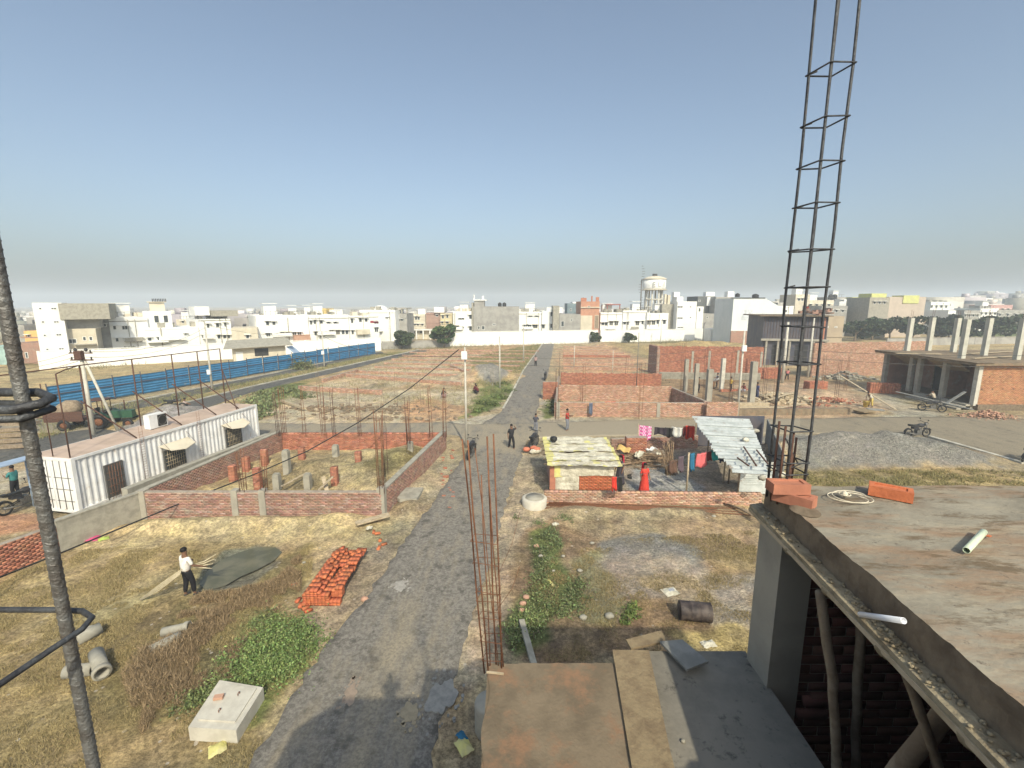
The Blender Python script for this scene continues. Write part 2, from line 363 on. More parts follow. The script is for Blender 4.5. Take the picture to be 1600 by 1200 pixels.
# ------------------------------------------------------------------ ground (one sheet out to the horizon)
TAN=(.36,.285,.175); SAND=(.40,.32,.18); OLIVE=(.33,.255,.13); DGRASS=(.21,.175,.085); ORANGE=(.43,.28,.165); FIELD=(.40,.31,.165)
GREEN=(.15,.17,.06); BROWN=(.27,.19,.115); PALE=(.37,.325,.24); GRAV=(.28,.265,.23); REDD=(.42,.24,.15); WET=(.17,.165,.12)
def PX(pts, z=0): return [tuple(g(x, y, z)[:2]) for x, y in pts]
zones = [ # colour, edge softness in m, pixel outline, gravel amount
 (FIELD, 2, [(-300,555),(0,560),(330,548),(420,562),(380,575),(120,640),(-300,700)], 0),
 (DGRASS, 2, [(-300,548),(60,572),(330,556),(600,546),(700,540),(700,533),(300,540),(-300,545)], 0),
 ((.30,.24,.14), 1.5, [(260,583),(300,562),(370,562),(420,580),(320,600)], 0),
 (OLIVE, 1.5, [(-300,650),(130,645),(420,590),(620,545),(640,552),(400,625),(330,655),(-300,760)], 0),
 (GREEN, 1.5, [(390,635),(400,605),(500,592),(560,592),(480,625),(400,650)], 0),
 (ORANGE, 3, [(480,600),(560,575),(660,546),(845,538),(830,565),(790,600),(720,608)], 0),
 ((.44,.365,.25), 2, [(420,640),(480,610),(720,610),(800,600),(780,640),(690,660),(420,664)], 0),
 (ORANGE, 1, [(620,636),(650,622),(700,628),(745,640),(735,655),(640,660)], 0),
 ((.45,.36,.24), 2.5, [(480,608),(600,565),(740,552),(800,560),(735,600)], 0),
 (GREEN, 1.0, [(745,605),(790,590),(805,608),(770,640),(725,655),(740,630)], 0),
 (OLIVE, 1.5, [(735,560),(800,545),(845,537),(830,562),(800,595),(745,605)], 0),
 (GRAV, .6, [(745,592),(762,578),(790,580),(792,592),(770,602)], .8),
 (DGRASS, 2, [(700,540),(700,532),(1250,530),(1250,545),(1000,536),(860,536)], 0),
 (ORANGE, 2, [(872,545),(960,540),(1010,560),(1010,580),(875,585)], 0),
 (OLIVE, 2, [(950,540),(1200,533),(1400,540),(1320,560),(1010,560)], 0),
 (BROWN, 2, [(1010,585),(1190,580),(1330,600),(1340,640),(1110,650),(1020,620)], 0),
 ((.40,.29,.19), 1.5, [(1150,600),(1290,596),(1400,640),(1330,655),(1150,655)], 0),
 (FIELD, 6, [(1300,520),(1700,520),(1700,545),(1340,548)], 0),
 (GREEN, 5, [(1380,517),(1700,514),(1700,528),(1480,526)], 0),
 (GREEN, 5, [(1300,512),(1700,505),(1700,512),(1320,518)], 0),
 (PALE, 1.5, [(-60,740),(0,735),(50,745),(48,800),(-60,805)], 0),
 (OLIVE, 1, [(-60,770),(40,780),(45,800),(-60,805)], 0),
 (REDD, .4, [(-60,802),(60,802),(80,812),(70,825),(-60,850)], 0),
 (SAND, .6, [(240,805),(442,703),(697,703),(600,815)], 0),                                  # inside the left plot
 ((.28,.22,.12), .5, [(400,745),(430,725),(500,735),(520,768),(400,800)], 0),
 (DGRASS, .5, [(560,745),(600,722),(660,705),(650,730),(600,755)], 0),
 (OLIVE, .8, [(-200,900),(0,905),(95,862),(225,822),(430,850),(490,850),(480,1010),(390,1230),(-200,1300)], 0),
 ((.40,.31,.165), .8, [(0,905),(225,830),(290,860),(200,960),(0,1010)], 0),
 (SAND, .5, [(120,850),(230,808),(620,808),(650,790),(690,700),(725,712),(690,775),(610,880),(520,850),(470,870),(400,845),(300,845),(180,868)], 0),
 ((.34,.28,.18), .35, [(700,715),(730,700),(745,720),(690,780),(640,850),(565,945),(490,1040),(460,990),(480,950),(590,850),(640,790)], 0),
 ((.36,.295,.205), .25, [(475,915),(600,845),(630,850),(600,895),(560,950),(500,1010),(462,975)], 0),
 (DGRASS, .5, [(290,935),(330,960),(440,870),(480,850),(470,930),(410,960),(360,1080),(200,1160),(120,1100)], 0),
 ((.17,.19,.07), .3, [(375,1045),(380,985),(420,950),(490,975),(480,1050),(440,1090),(400,1140),(300,1130),(330,1080)], 0),
 (WET, .25, [(318,920),(312,895),(350,862),(400,850),(440,855),(430,885),(380,920)], 0),
 ((.36,.30,.20), .3, [(640,768),(690,700),(718,712),(700,760),(660,800)], 0),
 ((.37,.32,.235), .4, [(700,660),(800,640),(790,655),(740,672)], 0),
 ((.36,.315,.235), .6, [(835,660),(845,615),(872,625),(870,652),(1100,655),(1100,664),(860,664)], 0),
 (GREEN, .5, [(845,640),(868,622),(868,650),(850,655)], 0),
 ((.40,.33,.225), .3, [(820,700),(855,690),(858,775),(880,800),(830,830),(790,960),(745,1040),(735,1075),(700,1075),(742,950),(775,840),(797,760)], 0),
 ((.42,.32,.22), .3, [(800,840),(825,835),(790,985),(765,1050),(735,1050),(760,960)], 0),
 (BROWN, .5, [(820,830),(900,790),(1180,795),(1190,1030),(800,1040),(790,960)], 0),
 ((.37,.295,.185), .4, [(860,790),(1000,795),(1130,800),(1060,820),(940,815),(870,812)], 0),
 ((.36,.275,.17), .5, [(880,820),(1180,800),(1180,840),(1040,850),(960,845)], 0),
 ((.13,.145,.055), .25, [(830,835),(862,820),(880,845),(870,880),(895,900),(905,950),(870,960),(850,900),(835,880)], 0),
 ((.13,.145,.055), .3, [(790,965),(840,900),(870,910),(860,1000),(800,1035)], 0),
 ((.24,.22,.12), .3, [(900,870),(960,850),(980,930),(960,985),(910,975)], .2),
 (GRAV, .5, [(945,850),(1040,832),(1100,870),(1090,905),(1030,910),(960,905)], .75),
 ((.36,.30,.23), .6, [(940,880),(1060,870),(1130,905),(1180,885),(1185,990),(1120,985),(1080,930),(1010,935),(960,930)], .45),
 ((.33,.24,.13), .3, [(1095,868),(1180,850),(1180,895),(1120,895)], 0),
 ((.35,.285,.19), .3, [(1000,905),(1060,895),(1110,925),(1130,960),(1060,945)], .1),
 ((.43,.33,.15), .3, [(1050,990),(1150,975),(1190,1000),(1190,1040),(1080,1010)], 0),
 ((.33,.27,.2), .4, [(960,775),(965,700),(1190,680),(1200,775)], 0),                      # shanty yard
 ((.31,.305,.28), .3, [(985,770),(975,745),(1020,715),(1060,735),(1110,770)], 0),
 ((.33,.30,.29), 1.2, [(185,672),(330,640),(345,655),(230,690),(190,690)], .7),
 (GRAV, .8, [(1190,680),(1450,684),(1560,725),(1500,732),(1250,735)], 1),
 (OLIVE, .8, [(1200,735),(1500,730),(1620,745),(1700,770),(1250,770)], 0),
 ((.35,.29,.205), .8, [(1230,655),(1400,655),(1600,650),(1700,648),(1700,660),(1400,668),(1240,662)], 0),
 (PALE, .8, [(1335,610),(1362,605),(1450,640),(1500,655),(1380,660),(1390,640)], 0),
]
def axis(segs):
    out = []
    for a, b, s in segs: out += list(np.arange(a, b, s))
    out.append(segs[-1][1]); return np.array(out)
gx = axis([(-1500,-300,100),(-300,-100,10),(-100,-34,1.2),(-34,-22,.4),(-22,12,.13),(12,34,.4),(34,100,1.2),(100,300,10),(300,1500,100)])
gy = axis([(-100,4,6),(4,22,.13),(22,45,.22),(45,130,.8),(130,300,8),(300,1600,80)])
X, Y = np.meshgrid(gx, gy, indexing='ij')
nd = noise2(X*.9, Y*.9, 3, 5)-.5
nf = noise2(X*.25, Y*.25, 5, 4)-.5
C = np.empty(X.shape+(3,)); C[:] = TAN
G = np.zeros(X.shape)
for zi, (c, sft, poly, gr) in enumerate(zones):
    d = polydist(X, Y, PX(poly))+nd*sft*2.6
    wgt = np.clip(d/sft*.9+.5, 0, 1); wgt = wgt*wgt*(3-2*wgt)
    C = C*(1-wgt[...,None])+np.array(c)*wgt[...,None]; G = G*(1-wgt)+gr*wgt
ng = noise2(X*2.6+40, Y*2.6, 12, 5)-.5; nh = noise2(X*.55+9, Y*.55, 14, 5)-.5
C *= (1+.5*nf+.45*nd+.7*ng)[...,None]
C[...,0] *= 1+.35*nh; C[...,2] *= 1-.3*ng; C[...,1] *= 1+.12*nh
C[...,0] *= 1+.05*nf; C = np.clip(C, .02, .8)
Z = (noise2(X*1.7, Y*1.7, 9, 4)-.5)*.09
mounds = [(430,820,1.6,.5,.35),(330,822,2,.6,.3),(250,828,2,.5,.3),(530,815,1.5,.5,.35),(500,830,1.5,.6,.2),(640,795,.7,.7,.35),(655,765,.8,1.5,.3),
 (345,730,1.6,1.2,.5),(500,740,2.2,1.5,.6),(580,745,1.6,1.6,.55),(620,720,1.6,1.5,.5),(455,722,1.4,1.2,.5),(560,722,2,1,.5),(640,705,1,1.2,.3),
 (280,768,2,1,.3),(700,690,.8,1.5,.25),(810,790,.6,1.0,.12),(840,740,.8,1.5,.2),(905,800,1.6,.5,.2),(1060,800,1.5,.4,.2),
 (745,590,2.4,2.2,1.1),(775,588,2.4,2.2,1.0),(1030,875,1.5,1.0,.10),
 (1290,710,3.0,1.6,.75),(1350,707,2.8,1.7,.7),(1425,708,2.8,1.5,.85),(1235,712,2.6,1.4,.6),(1485,717,2.2,1.0,.5),
 (1100,545,14,4,1.6),(950,540,6,4,.8),(1200,620,3,2,.6),(1270,615,3,2,.5),(225,662,2.2,1.6,.5),(262,655,2.4,1.8,.7),(300,648,2.4,1.8,.5)]
flatm = np.ones(X.shape)
for px, py, sx, sy, h in mounds:
    p = g(px, py); Z += h*np.exp(-((X-p.x)/sx)**2-((Y-p.y)/sy)**2)*(1+.7*nd)
ROADS = {}
def far_gravel(poly):
    pass
# the puddle sits in a shallow dip
pp = polydist(X, Y, PX([(322,915),(318,900),(345,874),(400,855),(436,857),(428,875),(378,905)]))+nd*.3
Z = np.where(pp > -.5, -.14*np.clip((pp+.5)/.6, 0, 1)+Z*(1-np.clip((pp+.5)/.6, 0, 1)), Z)
nx, ny = X.shape
me = bpy.data.meshes.new('ground')
me.vertices.add(nx*ny); me.vertices.foreach_set('co', np.stack([X, Y, Z], -1).ravel())
ii, jj = np.meshgrid(np.arange(nx-1), np.arange(ny-1), indexing='ij'); a = (ii*ny+jj).ravel()
fc = np.stack([a, a+ny, a+ny+1, a+1], 1).astype(np.int32)
me.loops.add(fc.size); me.loops.foreach_set('vertex_index', fc.ravel())
me.polygons.add(len(fc)); me.polygons.foreach_set('loop_start', np.arange(0, fc.size, 4, dtype=np.int32))
me.polygons.foreach_set('use_smooth', np.ones(len(fc), bool))
ca = me.color_attributes.new('Col', 'FLOAT_COLOR', 'POINT')
ca.data.foreach_set('color', np.concatenate([C, G[...,None]], -1).ravel())
me.update(calc_edges=True)
def groundmat(name, attr=True, base=None, grav=0.0, fine=1.0):
    m = bpy.data.materials.new(name); m.use_nodes = True
    n = m.node_tree.nodes; l = m.node_tree.links; b = n['Principled BSDF']; b.inputs['Roughness'].default_value = .95; b.inputs['Specular IOR Level'].default_value = .15
    tc = n.new('ShaderNodeTexCoord'); at = n.new('ShaderNodeAttribute'); at.attribute_name = 'Col'
    def nz(s, det=6, ro=.7):
        t = n.new('ShaderNodeTexNoise'); t.inputs['Scale'].default_value = s; t.inputs['Detail'].default_value = det; t.inputs['Roughness'].default_value = ro
        l.new(tc.outputs['Object'], t.inputs['Vector']); return t.outputs['Fac']
    def mr(i, a0, a1, b0, b1):
        t = n.new('ShaderNodeMapRange'); l.new(i, t.inputs[0])
        for k, v in zip((1,2,3,4), (a0,a1,b0,b1)): t.inputs[k].default_value = v
        return t.outputs[0]
    def mul(a0, b0):
        t = n.new('ShaderNodeMath'); t.operation = 'MULTIPLY'; l.new(a0, t.inputs[0]); l.new(b0, t.inputs[1]); return t.outputs[0]
    k = mul(mul(mr(nz(.35), .4, .6, .85, 1.15), mr(nz(2.2, 8), .42, .58, .78, 1.2)), mr(nz(9, 9, .8), .42, .58, .62, 1.32))
    vs = n.new('ShaderNodeVectorMath'); vs.operation = 'SCALE'; l.new(at.outputs['Color'], vs.inputs[0]); l.new(k, vs.inputs['Scale'])
    vo = n.new('ShaderNodeTexVoronoi'); vo.inputs['Scale'].default_value = 16; l.new(tc.outputs['Object'], vo.inputs['Vector'])
    sep = n.new('ShaderNodeSeparateColor'); l.new(vo.outputs['Color'], sep.inputs[0])
    gm = n.new('ShaderNodeMix'); gm.data_type = 'RGBA'; gm.inputs[6].default_value = (.13,.125,.11,1); gm.inputs[7].default_value = (.34,.32,.275,1)
    l.new(sep.outputs[0], gm.inputs[0])
    mx = n.new('ShaderNodeMix'); mx.data_type = 'RGBA'; l.new(mul(at.outputs['Alpha'], mr(nz(1.5, 8), .42, .54, .1, 1)), mx.inputs[0]); l.new(vs.outputs[0], mx.inputs[6]); l.new(gm.outputs[2], mx.inputs[7])
    # scattered pale pebbles and bits of litter
    v2 = n.new('ShaderNodeTexVoronoi'); v2.inputs['Scale'].default_value = 2.6; l.new(tc.outputs['Object'], v2.inputs['Vector'])
    s2 = n.new('ShaderNodeMath'); s2.operation = 'LESS_THAN'; s2.inputs[1].default_value = .12; l.new(v2.outputs['Distance'], s2.inputs[0])
    m4 = n.new('ShaderNodeMix'); m4.data_type = 'RGBA'; m4.inputs[7].default_value = (.52,.46,.38,1)
    l.new(mul(s2.outputs[0], mr(nz(.9), .47, .55, 0, .75)), m4.inputs[0]); l.new(mx.outputs[2], m4.inputs[6])
    l.new(m4.outputs[2], b.inputs['Base Color'])
    bu = n.new('ShaderNodeBump'); bu.inputs['Strength'].default_value = .9; bu.inputs['Distance'].default_value = .10*fine
    ad = n.new('ShaderNodeMath'); ad.operation = 'ADD'; l.new(nz(7, 10, .75), ad.inputs[0])
    q = mul(vo.outputs['Distance'], at.outputs['Alpha']); l.new(q, ad.inputs[1])
    l.new(ad.outputs[0], bu.inputs['Height']); l.new(bu.outputs[0], b.inputs['Normal'])
    return m
GM = groundmat('dry_earth'); me.materials.append(GM)
o = link('ground', me); o['kind'] = 'structure'

# ------------------------------------------------------------------ roads
def roadmat(name, c1, c2, dust, dth, speck=.5):
    m = bpy.data.materials.new(name); m.use_nodes = True
    n = m.node_tree.nodes; l = m.node_tree.links; b = n['Principled BSDF']; b.inputs['Roughness'].default_value = .92; b.inputs['Specular IOR Level'].default_value = .15
    tc = n.new('ShaderNodeTexCoord'); mp = n.new('ShaderNodeMapping'); mp.inputs['Rotation'].default_value = (0,0,.118); mp.inputs['Scale'].default_value = (1.5,.42,1); l.new(tc.outputs['Object'], mp.inputs[0])
    def nz(s, det=6, ro=.65, st=False):
        t = n.new('ShaderNodeTexNoise'); t.inputs['Scale'].default_value = s; t.inputs['Detail'].default_value = det; t.inputs['Roughness'].default_value = ro
        l.new(mp.outputs[0] if st else tc.outputs['Object'], t.inputs['Vector']); return t.outputs['Fac']
    def mix(fac, a, bb, lo, hi, am=1):
        r = n.new('ShaderNodeMapRange'); l.new(fac, r.inputs[0]); r.inputs[1].default_value = lo; r.inputs[2].default_value = hi; r.inputs[4].default_value = am
        t = n.new('ShaderNodeMix'); t.data_type = 'RGBA'; l.new(r.outputs[0], t.inputs[0])
        for i, v in ((6, a), (7, bb)):
            if isinstance(v, tuple): t.inputs[i].default_value = (*v, 1)
            else: l.new(v, t.inputs[i])
        return t.outputs[2]
    base = mix(nz(9, 8, .8), c1, c2, .44, .57)
    base = mix(nz(2.2, 8, .7), base, tuple(x*.62 for x in c1), .53, .62, .8)
    dusty = mix(nz(14, 6, .75), dust, tuple(x*.66 for x in dust), .44, .58)
    at = n.new('ShaderNodeAttribute'); at.attribute_name = 'Col'
    mm = n.new('ShaderNodeMath'); mm.operation = 'MULTIPLY_ADD'; l.new(nz(.8, 9, .68, True), mm.inputs[0]); mm.inputs[1].default_value = 2.4; l.new(at.outputs['Fac'], mm.inputs[2])
    out = mix(mm.outputs[0], base, dusty, dth+.55, dth+1.05, .9)
    vo = n.new('ShaderNodeTexVoronoi'); vo.inputs['Scale'].default_value = 5.5; l.new(tc.outputs['Object'], vo.inputs['Vector'])
    vr = n.new('ShaderNodeMath'); vr.operation = 'LESS_THAN'; vr.inputs[1].default_value = .12; l.new(vo.outputs['Distance'], vr.inputs[0])
    v2 = n.new('ShaderNodeMath'); v2.operation = 'MULTIPLY'; l.new(vr.outputs[0], v2.inputs[0]); q = n.new('ShaderNodeMapRange'); q.inputs[1].default_value = .5; q.inputs[2].default_value = .6; q.inputs[4].default_value = .6; l.new(nz(1.4), q.inputs[0]); l.new(q.outputs[0], v2.inputs[1])
    t = n.new('ShaderNodeMix'); t.data_type = 'RGBA'; l.new(v2.outputs[0], t.inputs[0]); l.new(out, t.inputs[6]); t.inputs[7].default_value = (.42,.37,.30,1)
    l.new(t.outputs[2], b.inputs['Base Color'])
    bu = n.new('ShaderNodeBump'); bu.inputs['Strength'].default_value = .8; bu.inputs['Distance'].default_value = .03
    l.new(nz(16, 8, .8), bu.inputs['Height']); l.new(bu.outputs[0], b.inputs['Normal'])
    return m
ASP = roadmat('dusty_asphalt', (.155,.142,.122), (.265,.245,.21), (.36,.31,.225), .74)
ASPD = roadmat('dark_asphalt', (.085,.085,.080), (.13,.127,.118), (.24,.22,.17), 1.1)
DUSTR = roadmat('dust_road', (.19,.165,.125), (.25,.22,.165), (.31,.265,.19), .7)
def strip(name, Lp, Rp, z, m, step=.5, rag=.12, dustf=None, seed=1, thick=.08):
    "road surface between two edge polylines with a ragged edge and a small side face"
    def resample(P):
        P = [Vector((p[0], p[1])) for p in P]; s = [0]
        for i in range(1, len(P)): s.append(s[-1]+(P[i]-P[i-1]).length)
        return P, s
    A, sa = resample(Lp); B, sb = resample(Rp); n = max(4, int(max(sa[-1], sb[-1])/step)); r = random.Random(seed)
    def at(P, s, t):
        t *= s[-1]
        for i in range(1, len(s)):
            if t <= s[i]+1e-9: return P[i-1].lerp(P[i], (t-s[i-1])/max(1e-9, s[i]-s[i-1]))
        return P[-1]
    rows = []; K = 14
    for i in range(n+1):
        a = at(A, sa, i/n); b = at(B, sb, i/n); d = (b-a).normalized()
        a = a+d*r.uniform(-rag, rag); b = b+d*r.uniform(-rag, rag)
        row = [Vector((a.x, a.y, z-thick))-Vector((d.x, d.y, 0))*.06]
        for k in range(K+1):
            p = a.lerp(b, k/K); row.append(Vector((p.x, p.y, z+.03*math.sin(math.pi*k/K))))
        row.append(Vector((b.x, b.y, z-thick))+Vector((d.x, d.y, 0))*.06); rows.append(row)
    mb = MB(); mb.grid(rows); me = mb.mesh(name); me.materials.append(m)
    if dustf:
        cad = me.color_attributes['Col']
        cad.data.foreach_set('color', [q for v in me.vertices for q in (lambda t: (t, t, t, 1))(dustf(v.co))])
    else: cad = me.color_attributes['Col']; cad.data.foreach_set('color', [.4, .4, .4, 1]*len(me.vertices))
    o = link(name, me); o['kind'] = 'structure'; return o
def P2(px, py): return tuple(g(px, py)[:2])
# main road: near stretch to the crossing, then on to the far white wall
Lm = [P2(330,1290),P2(390,1200),P2(490,1040),P2(565,945),P2(617,870),P2(670,795),P2(707,740),P2(735,705),P2(752,680)]
Rm = [P2(640,1290),P2(672,1190),P2(710,1055),P2(742,950),P2(775,840),P2(797,760),P2(812,720),P2(822,690),P2(826,680)]
def dn(co):
    # tyre-swept centre, dust blown along the near end and the far junction
    y = co.y; u = min(1, max(0, (15-y)/7)); v = min(1, max(0, (y-26)/8))
    e = abs(((co.x-(.118*co.y-4.55))/1.85))     # 0 in the middle, 1 at the edges
    return .10+.26*u+1.0*v-.45*max(0, e-.72)/.28*(1-.7*v)
strip('road', Lm, Rm, .06, ASP, .35, .10, dn)
def upper_dust(co): return .0+max(0, (42-co.y)/30)
strip('road', [P2(752,664),P2(783,645),P2(800,612),P2(817,579),P2(848,536)], [P2(838,664),P2(838,645),P2(846,612),P2(857,579),P2(866,536)], .06, ASP, 1.0, .1, upper_dust, 2)
def crossd(co): return .5+min(.4, max(0, (co.x-1)/8))
strip('road', [(-75,39.5),(-40,37.5),(-17.2,35.6),P2(700,661),P2(740,664),P2(800,660),P2(845,661),P2(1000,657),P2(1250,655)], [(-75,35.5),(-40,33.5),(-18,31.8),P2(690,690),P2(745,694),P2(800,694),P2(850,683),P2(1000,681),P2(1250,677)], .052, ASP, .7, .1, crossd, 3)
strip('road', [P2(1250,655),P2(1400,652),P2(1500,652),P2(1640,656),P2(1900,668)], [P2(1250,677),P2(1400,681),P2(1452,683),P2(1600,725),P2(1700,760)], .05, DUSTR, .7, .15, None, 4)
# two narrow service roads beside the blue fence
strip('road', [P2(-150,665),P2(60,655),P2(175,635),P2(400,589.5),P2(595,549.5)], [P2(-150,690),P2(60,668),P2(190,645),P2(400,595),P2(600,552)], .05, ASPD, 1.2, .12, None, 5)
strip('road', [P2(-150,716),P2(0,700),P2(250,640),P2(400,603.5),P2(660,546)], [P2(-150,790),P2(0,730),P2(270,655),P2(400,611),P2(668,548.5)], .05, ASPD, 1.2, .12, None, 6)
def kerb(pts, label_unused, w=.18, h=.14):
    mb = MB()
    for a, b in zip(pts, pts[1:]):
        A = Vector((*a, h/2)); B = Vector((*b, h/2)); L = (B-A).length; k = max(1, int(L/1.2))
        for i in range(k):
            p = A.lerp(B, (i+.02)/k); q = A.lerp(B, (i+.98)/k)
            mb.beam(p, q, w, h, random.uniform(.85,1.1))
    o = part('kerb', mb, mat('kerb_concrete', (.50,.48,.41), (.38,.36,.30), 2, .9, .2, attr='Col')); o['kind'] = 'structure'
kerb([P2(400,589),P2(595,549)], ''); kerb([P2(175,634.5),P2(400,589)], ''); kerb([P2(400,603),P2(660,545.6)], ''); kerb([P2(250,640),P2(400,603)], '')
kerb([P2(786,640),P2(802,611),P2(818,579),P2(849,536)], '')
kerb([P2(1452,683.5),P2(1600,726)], '', .3)
# standing water
pw = PX([(322,921),(310,910),(326,888),(348,872),(374,861),(402,853),(430,853),(441,861),(428,874),(402,888),(376,899),(350,914)])
mb = MB(); mb._add([(x, y, -.05) for x, y in pw], [tuple(range(len(pw)))])
wm = mat('muddy_water', (.095,.095,.06), (.15,.14,.09), 1.0, .12, .03); o = part('puddle_water', mb, wm); o['kind'] = 'structure'
# ------------------------------------------------------------------ walls of real bricks
def boxes_mesh(name, C, H, cols):
    C = np.asarray(C, float); H = np.asarray(H, float); n = len(C)
    S = np.array([[x,y,z] for z in (-1,1) for y in (-1,1) for x in (-1,1)], float)
    co = C[:,None,:]+H[:,None,:]*S[None]
    Fq = np.array([(0,2,3,1),(4,5,7,6),(0,1,5,4),(2,6,7,3),(0,4,6,2),(1,3,7,5)])
    fc = (Fq[None]+np.arange(n)[:,None,None]*8).reshape(-1,4).astype(np.int32)
    me = bpy.data.meshes.new(name)
    me.vertices.add(n*8); me.vertices.foreach_set('co', co.ravel())
    me.loops.add(fc.size); me.loops.foreach_set('vertex_index', fc.ravel())
    me.polygons.add(len(fc)); me.polygons.foreach_set('loop_start', np.arange(0, fc.size, 4, dtype=np.int32))
    ca = me.color_attributes.new('Col', 'FLOAT_COLOR', 'POINT')
    c4 = np.ones((n, 8, 4)); c4[:,:,:3] = np.asarray(cols)[:,None,:]
    ca.data.foreach_set('color', c4.ravel()); me.update(calc_edges=True)
    return me
def brickcols(n, var=.3, light=.06, r=rng):
    v = 1+var*(r.random((n,1))-.5)*2; c = v*(1+.14*(r.random((n,3))-.5))
    k = r.random(n) < light; c[k] *= np.array([1.12,1.32,1.42])
    return c
def brick_layout(L, h, t, bl=.23, bh=.078, gap=.012, rough=.004, x0=0, z0=0, top_ragged=0):
    C = []; H = []; k = 0; z = z0
    while z+bh <= z0+h+1e-6:
        off = (k % 2)*bl/2; x = x0-off
        while x < x0+L-.02:
            a = max(x, x0); b = min(x+bl, x0+L)
            if b-a > .05 and not (top_ragged and z > z0+h-top_ragged and random.random() < .45):
                C.append(((a+b)/2, t/2+random.uniform(-rough, rough), z+bh/2)); H.append(((b-a)/2-gap/2, t/2+.008, bh/2-gap/2))
            x += bl
        z += bh; k += 1
    return C, H
def bwall(label, A, B, h, t=.23, m='brick', z0=-.1, parts=False, light=.06, ragged=0, cat='brick wall', name='brick_wall', group=None, coping=False, posts=()):
    "brick wall from A to B (x,y), bricks on a mortar core, local X along the wall"
    A = Vector(A[:2]); B = Vector(B[:2]); L = (B-A).length
    T = thing(name, label, cat, (A.x, A.y, 0), ang(A, B), group)
    part('mortar_core', MB().span(.01, L-.01, .012, t-.012, z0, h-.03-ragged*.8), 'joint', T)
    C, H = brick_layout(L, h-z0, t, z0=z0, top_ragged=ragged)
    cols = brickcols(len(C), .28, light)
    if parts and len(C) <= 320:
        meshes = [boxes_mesh('brick', [(0,0,0)], [(.109,t/2+.008,.033)], [c]) for c in brickcols(14, .3, light)]
        half = [boxes_mesh('brick', [(0,0,0)], [(.052,t/2+.008,.033)], [c]) for c in brickcols(6, .3, light)]
        for q in meshes+half: q.materials.append(MT(m))
        for c, hh in zip(C, H):
            o = link('brick', random.choice(meshes if hh[0] > .08 else half), T); o.location = c
    else:
        part('brick_courses', boxes_mesh('brick_courses', C, H, cols), m, T, kind='stuff')
    if coping: part('coping', MB().span(-.01, L+.01, -.02, t+.02, h+.002, h+.05), 'concrete', T)
    for x, hh in posts:
        part('concrete_post', MB().span(x-.14, x+.14, -.06, t+.05, z0, hh), 'column', T)
    return T
def gw(px, py, z=0): return g(px, py, z)[:2]

# left plot
A, B = g(225, 811), g(600, 811); C1, D1 = g(697, 703), g(442, 703)
bwall('low weathered brick wall closing the near side of the sandy building plot left of the road', A, B, 1.30, m='brickold', light=.22,
      posts=[((g(370,811)-A).length,1.36), ((g(413,811)-A).length,1.36), (.05,1.34)])
bwall('fresh red brick wall at the far side of the sandy building plot, along the cross road', D1, C1, 1.2, m='brick', light=.14, ragged=.08)
bwall('low brick wall with cement capping along the road side of the sandy plot', B, C1, 1.28, m='brickold', coping=True, posts=[(.12,1.45)])
bwall('dark brick wall of the sandy plot running beside the white container', A, D1, 1.26, m='brickold', coping=True)
# plastered panel and the brick wall going on from it
PA, PB = g(95, 862), g(224, 811)
T = thing('plastered_wall', 'smooth grey plastered wall panel in front of the container doors', 'wall', (PA.x, PA.y, 0), ang(PA, PB))
L = (PB-PA).length
part('panel', MB().span(0, L, 0, .2, -.1, 1.22), 'concrete', T); part('coping', MB().span(-.02, L+.02, -.03, .23, 1.224, 1.28), 'concrete', T)
dv = (PB-PA).normalized(); PC = PA-dv*4.6
bwall('bare red brick wall at the lower left edge, next to the plastered grey panel', PC, PA-dv*.02, 1.12, m='brick', parts=True, light=.1)
A2 = g(228, 800)+Vector((-.7, 0, 0)); E2 = D1+Vector((-.75, 0, 0))
T = thing('plinth_wall', 'long grey cement plinth between the container and the sandy plot', 'plinth', (A2.x, A2.y, 0), ang(A2, E2))
part('plinth', MB().span(0, (E2-A2).length, 0, .35, -.1, 1.12), 'concrete', T)

# stubs, rods and bits inside the left plot
def stub(px, py0, py1, m, label, s=.32, group=None):
    p = g(px, py1); h = max(.5, zat(py0, p.y)); 
    if m == 'brick':
        T = thing('brick_pier', label, 'brick pier', p, 0, group)
        part('mortar_core', MB().span(-s/2+.012, s/2-.012, -s/2+.012, s/2-.012, -.1, h-.02), 'joint', T)
        C, H = [], []; k = 0; z = -.1
        while z < h:
            for q in (-1, 1):
                if k % 2: C.append((q*s/4, 0, z+.039)); H.append((s/4-.006, s/2, .033))
                else: C.append((0, q*s/4, z+.039)); H.append((s/2, s/4-.006, .033))
            z += .078; k += 1
        part('brick_courses', boxes_mesh('brick_courses', C, H, brickcols(len(C), .2, .05)), 'brick', T, kind='stuff')
    else:
        T = thing('concrete_stub', label, 'concrete column', p, 0, group)
        part('shaft', MB().span(-s/2, s/2, -s/2, s/2, -.1, h), 'concrete', T)
        part('cap', MB().box((0,0,h+.04), (s*.8, s*.8, .08)), 'concrete', T)
    return T
for a in [(450,705,748,'concrete','pale concrete column stub standing left of centre in the sandy plot'),(526,697,727,'concrete','whitish concrete stub in the middle of the plot near the far red wall'),
 (482,742,766,'concrete','short concrete stub behind the near wall beside crossed planks'),(434,742,766,'concrete','concrete stub just behind the near wall, left of the crossed planks'),
 (642,692,716,'concrete','concrete stub by the road side wall with tall rods on it'),(365,728,752,'brick','square red brick pier, the one nearest the container wall'),
 (386,716,738,'brick','red brick pier behind the one nearest the container wall'),(415,703,731,'brick','tall red brick pier at the far left of the sandy plot'),
 (404,731,766,'brick','red brick pier close behind the near wall'),(473,700,728,'brick','red brick pier between the two tallest concrete stubs'),
 (561,706,735,'brick','lone red brick pier in the middle of the sandy plot'),(524,731,762,'brick','red brick pier by the leaning crossed planks')]: stub(*a)
